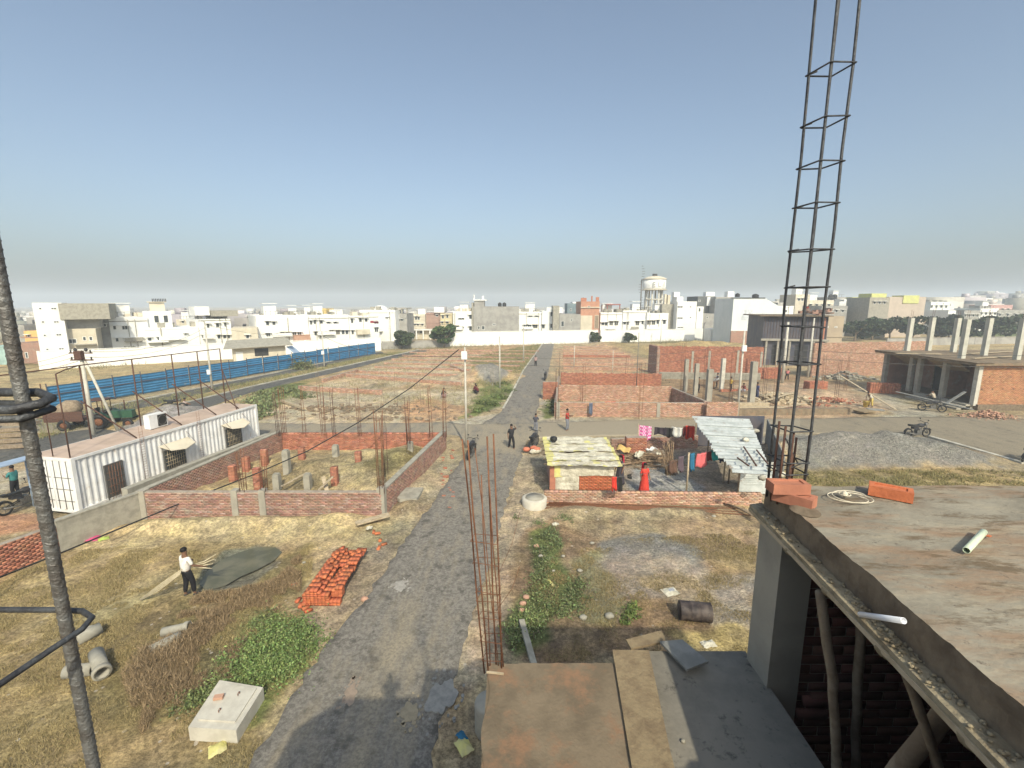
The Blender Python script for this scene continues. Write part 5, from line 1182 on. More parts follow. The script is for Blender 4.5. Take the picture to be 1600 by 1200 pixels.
part('slab', MB().span(-.9,14.2,-.5,dy+.5,4.12,4.35), 'dustslab', T); part('slab_lip', MB().span(-1.0,.6,-.6,dy+.6,4.36,4.40), 'slabside', T)
for k, y in enumerate((0, dy*.30, dy*.57, dy*.66, dy*.98)): part('column', MB().span(-.05,.35,y,y+.4,.4,4.118), 'pole' if k == 0 else 'column', T)
for k, y in enumerate((dy*.14, dy*.62)):
    w_ = part('door_frame', MB().span(3.10,3.198,y,y+.1,.56,3.0).span(3.10,3.198,y+1.2,y+1.3,.56,3.0).span(3.10,3.198,y,y+1.3,3.0,3.1), 'wood', T); part('opening', MB().span(3.15,3.196,y+.1,y+1.2,.56,3.0), 'dark', w_)
for k in range(3): part('step', MB().span(-1.3+k*.4,-.9+k*.4+.4,.2,dy*.55,.0,.16+k*.17), 'column', T)
for (px, pyb, pyt, lb) in [(1417,548,497,0),(1450,548,496,0),(1489,550,497,0),(1502,560,499,0),(1537,556,497,0),(1588,562,498,0)]:
    p = g(px, pyb, Hs); h = zat(pyt, p.y); q = p-Vector((hx, hy0, 0))
    c = part('upper_column', MB().span(q.x-.2,q.x+.2,q.y-.2,q.y+.2,Hs+.002,h), mat('pale_column', (.52,.51,.44), (.42,.42,.36), 1.5, .9, .1), T)
    part('top_rod', MB().tube([(q.x-.1,q.y,h),(q.x-.1,q.y,h+.9)],.014,4).tube([(q.x+.1,q.y,h),(q.x+.12,q.y,h+.8)],.014,4), 'rust', c)
for k, (y0, y1) in enumerate(((dy*.62,dy*.9),(dy*.16,dy*.5))):
    pnl = part('hanging_shutter', MB()._add([(-.2,y0,4.05),(-.2,y1,4.05),(1.2,y1-.4,3.1),(1.2,y0+.3,3.2),(-.2,y0,4.1),(-.2,y1,4.1),(1.2,y1-.4,3.15),(1.2,y0+.3,3.25)], [(3,2,1,0),(4,5,6,7),(0,1,5,4),(1,2,6,5),(2,3,7,6),(3,0,4,7)]), 'ply', T)
for k in range(5): plank(['long board across the top slab of the open house','plank pile piece by the last upper column','plank near the leftmost upper column base','grey plank leaning on the steps of the open house','plank lying along the plinth front of the open house'][k],
      *[(g(1500,553,Hs+.1),g(1580,549,Hs+.1)),(g(1520,560,Hs+.1),g(1590,556,Hs+.1)),(g(1400,552,Hs+.1),g(1470,553,Hs+.1)),(g(1468,637,.2),g(1508,612,1.7)),(g(1400,612,.9),g(1520,640,.5))][k], w=.3, t=.05, m='greyboard' if k > 2 else 'palewood')
fA = g(1400,560)
wallseg('distant low grey wall across the field at the right', gd(1385,105), gd(1640,112), 1.6, 'grey')
wallseg('dark low wall by the trees left of the upper columns', gd(1375,88), gd(1425,88), 1.9, 'darkblue')
wallseg('low beige wall behind the weathered brick wall', gd(1312,92), gd(1380,92), 1.3, 'dustslab')

# ------------------------------------------------------------------ poles, lamps and wires
def epole(label, px, pyb, pyt, r=.11, boxz=None, arms=0, lamp=False, name='electric_pole', m='pole', lean=(0,0)):
    p = g(px, pyb); h = zat(pyt, p.y); T = thing(name, label, 'pole', p)
    part('shaft', MB().tube([(0,0,-.1),(lean[0],lean[1],h)], [r*1.2,r*.75], 8), m, T)
    if boxz: part('meter_box', MB().span(-.2,.16,-.30,-.10,boxz,boxz+.5), 'white', T)
    for k in range(arms): part('cross_arm', MB().span(-.8,.8,-.06,.06,h-.25-.5*k,h-.17-.5*k), 'darkrust', T); part('insulator', MB().tube([(-.7,0,h-.16-.5*k),(-.7,0,h+.02-.5*k)],.05,6).tube([(.7,0,h-.16-.5*k),(.7,0,h+.02-.5*k)],.05,6), 'dark', T)
    if lamp:
        part('lamp_arm', MB().tube([(0,0,h),(.1,-.5,h+.15),(.1,-.9,h+.18)],.03,5), m, T); part('lamp_head', MB().box((.1,-1.1,h+.16),(.22,.5,.1)), 'white', T)
    return T, p, h
T1, pL, hL = epole('twin concrete electric pole with a slanted stay, behind the white container', 147, 680, 547, .13, arms=2)
q = g(186, 676)-pL; part('stay_pole', MB().tube([(.15,0,hL-.6),(q.x,q.y,0)],.09,7), 'pole', T1)
part('junction', MB().box((0,-.15,hL-.35),(.5,.3,.6)), 'darkrust', T1)
for x in (-.35,.4): part('insulator', MB().lathe([(.05,0),(.12,.1),(.06,.25)], (x,0,hL-.1), 8), 'dark', T1)
T2, pM, hM = epole('slim white lamp pole with a box beside the blue fence, left one', 332, 611, 503, .10, boxz=1.9, lamp=True, name='street_lamp')
T3, pN, hN = epole('slim white lamp pole standing by the blue fence, farther one', 507, 574, 518, .10, boxz=2.0, lamp=True, name='street_lamp')
T4, pO, hO = epole('tall slim pale pole with a meter box at the road crossing', 729, 700, 542, .07, boxz=6.0)
T5, pP, hP = epole('lamp pole at the left verge of the far road', 781, 606, 526, .09, lamp=True, name='street_lamp')
epole('lamp pole farther up the left verge of the far road', 818, 565, 512, .09, lamp=True, name='street_lamp')
T6, pQ, hQ = epole('white pole with a white box in front of the workers', 1152, 650, 517, .09, boxz=5.6)
T7, pR, hR = epole('thick white banded pole seen between the tall rods', 1222, 598, 503, .16)
epole('white pole just right of the banded one, between the tall rods', 1262, 590, 497, .12)
epole('thin grey lamp pole before the white wall right of the water tower', 1098, 536, 505, .12, m='steelgrey', lamp=True, name='street_lamp')
epole('thin pale pole before the white wall below the water tower', 1032, 536, 500, .08, lamp=True, name='street_lamp')
epole('white lamp pole before the dark tree row', 1361, 520, 490, .16, lamp=True, name='street_lamp')
epole('thin pole at the orange plots right of the far road', 897, 572, 540, .07); epole('dark thin pole by the gravel at the far road', 874, 592, 548, .06, m='wood')
epole('thin post before the slanted wall of the far plots', 957, 582, 548, .05); epole('short thin rod post behind the road walls', 994, 612, 520, .04, m='steelgrey')
def wire(label, a, b, sag=.4, r=.014, m='black', name='overhead_wire', n=14):
    a = Vector(a); b = Vector(b); P = []
    for i in range(n+1):
        t = i/n; P.append(a.lerp(b, t)-Vector((0,0,sag*4*t*(1-t))))
    c = a; o = part(name, MB().tube([p-c for p in P], r, 5), m); o.location = c; tag(o, label, 'wire'); return o
tL = pL+Vector((0,0,hL))
for k in range(3): wire(['upper wire from the twin pole to the left','middle wire from the twin pole to the left','lower wire from the twin pole to the left'][k], tL+Vector((-.3,0,-.1-.35*k)), gd(-60,40,0)+Vector((0,0,zat(575+6*k,40))), .5)
for k in range(2): wire(['upper wire from the twin pole to the lamp pole','lower wire from the twin pole to the lamp pole'][k], tL+Vector((.3,0,-.1-.4*k)), pM+Vector((0,0,hM-.6-.5*k)), .8)
wire('wire from the left lamp pole to the farther one', pM+Vector((0,0,hM-.3)), pN+Vector((0,0,hN-.3)), .7)
wire('wire from the tall slim pole over the orange plots', pO+Vector((0,0,hO-.6)), pN+Vector((0,0,hN-.6)), 1.0, .02)
wire('upper wire from the tall slim pole towards the right pole', pO+Vector((0,0,hO-.5)), pQ+Vector((0,0,hQ-1.0)), .7, .012, 'steelgrey'); wire('lower wire from the tall slim pole towards the right pole', pO+Vector((0,0,hO-.9)), pQ+Vector((0,0,hQ-1.6)), .8, .012, 'steelgrey')
wire('upper wire from the white pole to the far right', pQ+Vector((0,0,hQ-1.2)), g(1640,555,6.5), .3, .014, 'steelgrey'); wire('lower wire from the white pole to the far right', pQ+Vector((0,0,hQ-1.7)), g(1640,575,5.6), .3, .014, 'steelgrey')
# the dark service cable dropping towards the camera side
a = pO+Vector((0,0,hO-.2)); b = gd(-60, 13.5, 0); b.z = zat(925, 13.5)
def cab():
    pts = [(717,546),(640,607),(560,660),(480,705),(400,740),(300,779),(225,810),(100,862),(0,902),(-80,934)]; P = []
    for i, (px, py) in enumerate(pts):
        t = i/(len(pts)-1); d = pO.y+(12.0-pO.y)*t; v = (py-CY)/F; u = Vector(((px-CX)/F, CP-v*SP, -(SP+v*CP))); u = u*(d/u.y); P.append(Vector((0,0,HC))+u)
    return P
CPs = cab(); c0 = CPs[0]; o = part('service_cable', MB().tube([p-c0 for p in CPs], .03, 6), 'black'); o.location = c0; tag(o, 'thick black cable running from the tall slim pole to the lower left', 'cable')

# ------------------------------------------------------------------ shanty plot
SA, SB = g(850, 786), g(1190, 790)
bwall('low pale brick wall in front of the shanty yard', SA, SB, .62, m='brickpale', light=.2, coping=False)
bwall('low wall at the far side of the shanty yard along the cross road', g(955,706), g(1090,700), .9, m='brickold', light=.1)
bwall('short stub of red brick wall with a cement top behind the woodpile', g(978,716), g(1010,716), 1.35, m='brick', light=.1, t=.5)
# tarp hut
tA, tB = g(862,777), g(962,777); tC = g(955,712); tD = g(862,712)
T = thing('tarp_hut', 'low hut roofed with white and yellow plastic sacks, beside the road', 'hut', (tA.x, tA.y, 0), ang(tA, tB)); L = (tB-tA).length; Dp = 3.6; hh = 1.9
def tarp_grid(x0,x1,y0,y1,zf,amp,seed,nx_=40,ny_=34):
    xs = np.linspace(x0,x1,nx_); ys = np.linspace(y0,y1,ny_); XX,YY = np.meshgrid(xs,ys,indexing='ij')
    N = noise2(XX*2.2+seed, YY*5+seed, seed, 4)-.5; N2 = noise2(XX*.8, YY*.8+9, seed+1, 2)-.5
    rid = np.abs(((YY-y0)/.52) % 1-.5)
    return [[Vector((XX[i,j]+N[i,j]*.06, YY[i,j], zf(XX[i,j],YY[i,j])+amp*N[i,j]+.1*N2[i,j]+.07*rid[i,j])) for j in range(ny_)] for i in range(nx_)]
rf = lambda x, y: hh-.12+.06*y
strips_ = 7
for k in range(strips_):
    y0 = -.35+k*(Dp+.4)/strips_; yy = random.random() < .3 or k == 4
    P = tarp_grid(-.25, L+.2, y0-.05, y0+(Dp+.4)/strips_+.12, lambda x, y: rf(x, y)+.035*(k%2), .16, 40+k, 46, 9)
    mb = MB()
    nxg, nyg = len(P), len(P[0])
    mb.grid(P)
    # yellow hem at both ends of the sacks
    me_ = mb.mesh('roof_sack'); me_.materials.append(M['tarpw']()); me_.materials.append(M['tarpy']())
    idx = [1 if (q//(nyg-1) < 3+k%3 or q//(nyg-1) > nxg-4 or (q%(nyg-1) == 0 and ((q//(nyg-1))//3*7919+k*31)%7 < 3) or (k in (0,3,5) and ((q//(nyg-1))//4*31+q%(nyg-1)//3*17)%13 < 1)) else 0 for q in range(len(me_.polygons))]
    me_.polygons.foreach_set('material_index', idx)
    part('roof_sack', me_, None, T)
for k in range(6): part('rafter', MB().tube([(-.4, .1+k*.62, rf(0,0)-.08+.04*k),(L+.4,.1+k*.62,rf(0,0)-.08+.04*k)],.04,5), 'wood', T)
part('front_wall_tarp', MB().grid([[Vector((x, -.02+.04*math.sin(x*7+z*3), z)) for z in np.linspace(0,hh-.2,8)] for x in np.linspace(.05,L*.42,16)]), 'tarpw', T)
part('upper_tarp', MB().grid([[Vector((x, -.06-.03*math.sin(x*5), z)) for z in np.linspace(hh-.75,hh-.1,4)] for x in np.linspace(.1,L*.95,26)]), 'tarpw', T)
part('yellow_flap', MB().grid([[Vector((x, -.10-.03*math.sin(x*9), z)) for z in np.linspace(hh-.8,hh-.1,4)] for x in np.linspace(.1,.5,6)]), 'tarpy', T)
C_, H_ = brick_layout(L*.54, 1.2, .2, x0=L*.42, z0=0); w_ = part('brick_wall', MB().span(L*.425,L*.955,.012,.19,0,1.15), 'joint', T); part('brick_courses', boxes_mesh('brick_courses', C_, H_, brickcols(len(C_),.16,.0)), 'brickorange', w_, kind='stuff')
C_, H_ = brick_layout(Dp, 1.6, .2, z0=0); sw = part('side_wall', MB().span(0,.2,.22,Dp,0,1.6), 'brickold', T); part('back_wall', MB().span(.22,L,Dp-.2,Dp,0,1.6), 'brickold', T)
part('corner_pier', MB().span(-.12,.16,-.12,.0,0,1.75), 'brick', T)
heap('black rags and a stone weighting the tarp hut roof corner', 868, 676, .3, .2, 0, 'black') if False else None
p = g(865,690,2.05); tag(part('black_pot', MB().lathe([(.12,0),(.2,.1),(.2,.24),(.14,.28)], n=10), 'black', loc=p), 'black pot standing on the far left corner of the tarp hut roof', 'pot')
# tin shed
sA = g(1160, 778); sB = g(1203, 779)
eT = [(1090,662),(1178,676)]
T = thing('tin_shed', 'open fronted shed with a silvery corrugated tin roof beside the yard', 'shed', (0,0,0))
p0, p1, p2, p3 = g(1083,659,2.3), g(1170,664,2.3), g(1206,742,2.0), g(1142,738,1.95)
def tinsheet(a, b, c, d, n=10, lift=0):
    rows = []; N = 4
    for i in range(N*6+1):
        t = i/(N*6); u = a.lerp(d, t); v = b.lerp(c, t); w_ = .06*math.sin(i*math.pi/3)+lift
        rows.append([u+Vector((0,0,w_)), u.lerp(v,.5)+Vector((0,0,w_-.01)), v+Vector((0,0,w_))])
    return MB().grid(rows)
ns = 5
for k in range(ns):
    t0, t1 = k/ns, (k+1.12)/ns; jag = random.uniform(-.02,.06)
    part('roof_sheet', tinsheet(p0.lerp(p3,t0)+Vector((-jag*3,0,0)), p1.lerp(p2,t0), p1.lerp(p2,min(1.03,t1)), p0.lerp(p3,min(1.03,t1))+Vector((-jag*3,0,0)), lift=.07*(ns-k)), 'tin', T)
fl, fr_ = g(1153,773), g(1206,774)
rows = [[Vector((fl.x+(fr_.x-fl.x)*t, fl.y-.02+.02*math.sin(z*60), z)) for t in (0,1)] for z in np.linspace(.05,1.75,60)]
part('front_sheet', MB().grid(rows), 'tin', T, label='horizontal ribbed tin sheet closing the near end')
bk = [g(1090,700), g(1195,700), g(1220,772)]
part('back_wall', MB().beam((bk[1].x,bk[1].y,1),(bk[2].x,bk[2].y,1),.06,2), 'greyboard', T); part('end_wall', MB().beam((bk[0].x,bk[0].y+.4,1.05),(bk[1].x,bk[1].y+.4,1.05),.06,2.1), 'darkblue', T)
for px, py in ((1105,715),(1138,756),(1085,698),(1152,777)):
    p = g(px, py); part('post', MB().tube([(p.x,p.y,0),(p.x+.02,p.y,2.05)],.045,6), 'wood', T)
for k, (px, py, sx) in enumerate([(1165,690,.5),(1180,676,.6),(1125,668,.5),(1104,664,.35),(1205,735,.5),(1222,745,.45),(1190,750,.4)]):
    p = g(px, py, 2.35 if py < 700 else 2.2); tag(part('stone', MB().ball((0,0,.1),(sx*.4,sx*.3,.12),8,5,jit=.2), 'tarpw' if k in (0,4,5) else 'concrete'), ['white bundle weighting the middle of the tin roof','pinkish stone on the far edge of the tin roof','grey stone on the upper tin sheet','small stone on the tin roof far corner','white sack on the right end of the tin roof','white bundle right of the sack, tin roof end','stone near the front end of the tin roof'][k], 'stone').location = p
for k, (a_, b_) in enumerate([((1162,698),(1182,728)),((1182,703),(1200,725)),((1152,715),(1170,728))]): plank(['dark stick lying across the tin roof, left one','dark stick lying across the tin roof, right one','short dark stick near the tin roof front'][k], g(*a_,2.38), g(*b_,2.3), .06, .05, 'darkrust', 'stick', 'stick')
# wood pile
T = thing('firewood_pile', 'pile of dry sticks and firewood in the shanty yard with litter on top', 'firewood', g(1000,722)); mb = MB()
for k in range(240):
    a = random.gauss(0,1.1); b_ = random.gauss(0,.5); an = random.gauss(.05,.5); l = random.uniform(.5,1.5); z = random.uniform(.03,.55)*math.exp(-a*a*.3-b_*b_)
    mb.tube([(a-math.cos(an)*l/2,b_-math.sin(an)*l/2,z),(a+math.cos(an)*l/2,b_+math.sin(an)*l/2,z+random.uniform(-.1,.1))], random.uniform(.012,.03), 4, col=random.uniform(.6,1.3))
part('sticks', mb, mat('dry_sticks', (.30,.21,.13), (.21,.15,.10), 5, .9, .2, attr='Col'), T, kind='stuff')
def rag(label, px, py, z, w_, h_, m, name='cloth', cat='cloth', tilt=.3, seed=0, group=None):
    p = g(px, py, z); N = 9
    rr = random.Random(seed+px)
    P = [[Vector((w_*(i/(N-1)-.5), h_*(j/(N-1)-.5), .06*math.sin(i*1.3+rr.random())+.05*math.cos(j*1.7)+rr.uniform(-.02,.02))) for j in range(N)] for i in range(N)]
    o = part(name, MB().grid(P), m); o.location = p+Vector((0,0,.08)); o.rotation_euler = (tilt*rr.uniform(-1,1), tilt*rr.uniform(-1,1), rr.uniform(0,3)); tag(o, label, cat, group); 
    sol = o.modifiers.new('thickness', 'SOLIDIFY'); sol.thickness = .012; return o
rag('yellow ochre sack on the firewood pile', 974, 704, .6, .8, .6, flat('ochre_sack', (.55,.38,.14)), 'sack', 'sack'); rag('white plastic sheet on the middle of the firewood pile', 1000, 712, .5, .9, .35, 'tarpw', 'plastic_sheet', 'sheet')
rag('white paper sheet at the near side of the firewood pile', 997, 714, .35, .45, .5, 'tarpw', 'paper_sheet', 'sheet', .8); rag('small pale rag at the right of the firewood', 1030, 712, .3, .4, .35, 'tarpw', 'rag', 'cloth'); rag('pale grey sheet right of the white plastic', 1018, 704, .5, .7, .35, 'contw', 'rag', 'cloth')
T = thing('brushwood_bundle', 'upright bundle of brown dry stalks leaning in the yard', 'brushwood', g(1048,742)); mb = MB()
for k in range(40): mb.tube([(random.gauss(0,.2),random.gauss(0,.12),0),(random.gauss(-.15,.18),random.gauss(.3,.1),random.uniform(1.3,2.0))], .02, 4, col=random.uniform(.6,1.3))
part('stalks', mb, MATS['dry_sticks'], T, kind='stuff')
# clotheslines
def pole(label, px, py, h, r=.03, m='palewood', name='bamboo_pole'):
    p = g(px, py); o = part(name, MB().tube([(0,0,0),(.01,0,h*.5),(0,.01,h)], r, 6), m); o.location = p; tag(o, label, 'pole'); return p+Vector((0,0,h))
w1 = pole('bamboo pole holding the near clothesline at the front wall', 1072, 772, 2.2, .045); w2 = pole('bamboo post at the shed end of the clothesline', 1130, 754, 2.15, .04); w3 = pole('thin bamboo pole in the middle of the yard', 1040, 738, 1.8)
w4 = g(960, 745, 1.7); w5 = g(990, 690, 1.6); w6 = g(1085, 664, 2.2); pole('thin post at the left end of the far clothesline', 996, 706, 1.9)
w5 = g(996,706)+Vector((0,0,1.85))
wire('near clothesline from the bamboo pole to the shed', w1, w2+Vector((.0,0,-.1)), .15, .008, 'steelgrey', 'clothesline'); wire('clothesline from the tarp hut to the bamboo pole', w4, w1, .35, .008, 'steelgrey', 'clothesline'); wire('far clothesline over the firewood pile', w5, w6, .2, .008, 'steelgrey', 'clothesline')
def hang(label, a, b, t, w_, h_, m, seed=1, sag=.2, skirt=0, name='hanging_cloth'):
    p = Vector(a).lerp(Vector(b), t)-Vector((0,0,sag*4*t*(1-t)+.01)); d = (Vector(b)-Vector(a)); rz = math.atan2(d.y, d.x); rr = random.Random(seed); N = 10
    ph = rr.uniform(0,6); P = []
    for i in range(N):
        u = i/(N-1)-.5; col_ = []
        for j in range(8):
            v = j/7; wd = w_*(1+skirt*v); col_.append(Vector((u*wd, (.05+.04*v)*math.sin(u*14+ph)+.02*math.sin(v*5), -v*h_*(1+.12*math.sin(u*9+ph)))))
        P.append(col_)
    o = part(name, MB().grid(P), m); o.location = p; o.rotation_euler = (0,0,rz); tag(o, label, 'clothing'); s = o.modifiers.new('thickness','SOLIDIFY'); s.thickness = .01; return o
def checkmat():
    m = mat('pink_checked_cloth', (.70,.06,.30), (.60,.05,.26), 3); n = m.node_tree.nodes; l = m.node_tree.links
    ck = n.new('ShaderNodeTexChecker'); ck.inputs['Scale'].default_value = 9; ck.inputs[1].default_value = (.66,.05,.30,1); ck.inputs[2].default_value = (.80,.55,.66,1); tc = n.new('ShaderNodeTexCoord'); l.new(tc.outputs['Object'], ck.inputs[0]); l.new(ck.outputs[0], n['Principled BSDF'].inputs['Base Color']); return m
hang('pink and white checked cloth on the far clothesline', w5, w6, .12, .8, .95, checkmat(), 1)
hang('dark grey shirt on the far clothesline', w5, w6, .42, .8, .45, flat('dark_shirt', (.05,.04,.05)), 2); hang('black trousers on the far clothesline', w5, w6, .56, .5, .6, 'black', 3)
hang('white towel on the far clothesline', w5, w6, .71, .7, .6, 'clothw', 4); hang('bright red cloth at the right of the far clothesline', w5, w6, .93, .55, .8, flat('red_cloth', (.66,.06,.04)), 5); hang('dark red cloth next to the bright red one', w5, w6, .86, .3, .6, flat('maroon_cloth', (.16,.03,.03)), 6)
hang('coral pink skirt on the near clothesline', w1, w2, .36, .7, .75, flat('coral_cloth', (.70,.16,.17)), 7, skirt=.25); hang('turquoise cloth on the near clothesline', w1, w2, .70, .65, .55, flat('turquoise_cloth', (.04,.50,.52)), 8, skirt=.2)
hang('blue cloth beside the bamboo pole on the near line', w1, w2, .10, .3, .9, flat('blue_cloth', (.03,.16,.28)), 9); hang('maroon cloth between coral skirt and turquoise cloth', w1, w2, .54, .25, .45, MATS['maroon_cloth'], 10); hang('navy cloth close to the shed on the near line', w1, w2, .88, .35, .8, flat('navy_cloth', (.03,.04,.09)), 12)
hang('brown shirt on the line left of the bamboo pole', w4, w1, .78, .5, .65, flat('brown_cloth', (.12,.07,.05)), 11); hang('grey purple trousers on the line left of the bamboo pole', w4, w1, .9, .35, .8, flat('purple_grey_cloth', (.12,.09,.11)), 13); hang('dark shirt hung near the tarp hut', w4, w1, .06, .5, .7, 'black', 14); hang('red shirt hung beside the tarp hut', w4, w1, .0, .25, .6, MATS['red_cloth'], 15)
hang('small black cap cloth on the line by the tarp hut', w4, w1, .2, .22, .2, 'black', 16)
hang('red cloth draped over the pinkish road wall', g(944,628,1.2)+Vector((0,-.35,.1)), g(960,628,1.2)+Vector((0,-.35,.1)), .5, .95, .6, MATS['red_cloth'], 17, sag=0); 
hang('grey blue trousers draped over the pinkish road wall', g(919,630,1.2)+Vector((0,-.35,.1)), g(926,630,1.2)+Vector((0,-.35,.1)), .5, .3, 1.0, flat('greyblue_cloth', (.14,.17,.24)), 18, sag=0)
mb = MB(); c = g(1088,650)
for k in range(8): mb.tube([(random.uniform(-1.2,.6),random.uniform(-.3,.3),0),(random.uniform(-.5,1.0),random.uniform(-.2,.4),random.uniform(.5,1.2))],.04,5,col=random.uniform(.6,1.2))
tag(part('broken_cart', mb, 'rust', loc=c), 'rusty broken frame leaning on the pinkish wall by the road', 'frame')
# long reinforcement rods lying in front of the yard
T = thing('rod_bundle', 'long bundle of rusty rods lying in front of the low yard wall', 'rods', g(1000,800))
c = g(1000,800)
for k in range(16):
    x0, x1 = random.uniform(845,900), random.uniform(1010,1180); y0, y1 = random.uniform(785,796), random.uniform(792,806); a = g(x0,y0,.05)-c; b = g(x1,y1,.05)-c; m_ = (a+b)/2+Vector((0,random.uniform(-.12,.12),.03))
    part('rod', MB().tube([a,m_,b], .022, 5), 'rust', T)
for k in range(5): part('rod', MB().tube([g(1130+k*4,786+k,.1)-c, g(1185,802+k*2,.35)-c], .035, 5), 'wood', T)
# ------------------------------------------------------------------ people
SKIN = lambda: mat('brown_skin', (.20,.11,.07), (.17,.09,.055), 5, .6, .05)
def skin_chain(name, verts, edges, radii, m, parent, sub=1, root=0):
    me = bpy.data.meshes.new(name); me.from_pydata([tuple(v) for v in verts], edges, []); o = link(name, me, parent)
    sk = o.modifiers.new('skin', 'SKIN'); sk.use_smooth_shade = True
    lay = me.skin_vertices[0].data if me.skin_vertices else None
    for i, r in enumerate(radii): lay[i].radius = (r, r) if not isinstance(r, tuple) else r; lay[i].use_root = (i == root)
    if sub: s = o.modifiers.new('smooth', 'SUBSURF'); s.levels = sub; s.render_levels = sub
    me.materials.append(m); return o
POSES = {
 'stand': dict(hip=.93, lean=0, fl=(.0,.0), fr=(.0,.0), al=((.22,.02,-.28),(.25,-.10,-.52)), ar=((-.22,.02,-.28),(-.25,-.10,-.52))),
 'carry': dict(hip=.93, lean=.02, fl=(.02,.05), fr=(-.02,-.1), al=((.24,-.05,-.26),(.30,-.28,-.34)), ar=((-.24,-.05,-.26),(-.30,-.26,-.38))),
 'walk': dict(hip=.91, lean=.05, fl=(.0,-.28), fr=(.0,.26), al=((.22,.12,-.26),(.24,.10,-.50)), ar=((-.22,-.1,-.26),(-.22,-.30,-.38))),
 'phone': dict(hip=.93, lean=0, fl=(.0,-.03), fr=(.0,.04), al=((.22,-.10,-.24),(.10,-.34,-.18)), ar=((-.22,-.10,-.24),(-.10,-.34,-.18))),
 'head': dict(hip=.91, lean=.03, fl=(.0,-.2), fr=(.0,.2), al=((.32,-.05,.02),(.16,-.1,.20)), ar=((-.22,.06,-.26),(-.24,-.04,-.50))),
 'bend': dict(hip=.86, lean=.75, fl=(.08,.0), fr=(-.08,.0), al=((.2,-.06,-.26),(.12,-.12,-.52)), ar=((-.2,-.06,-.26),(-.12,-.12,-.52))),
 'crouch': dict(hip=.36, lean=.35, fl=(.08,-.18), fr=(-.08,-.18), al=((.2,-.2,-.2),(.1,-.42,-.3)), ar=((-.2,-.2,-.2),(-.1,-.42,-.3))),
}
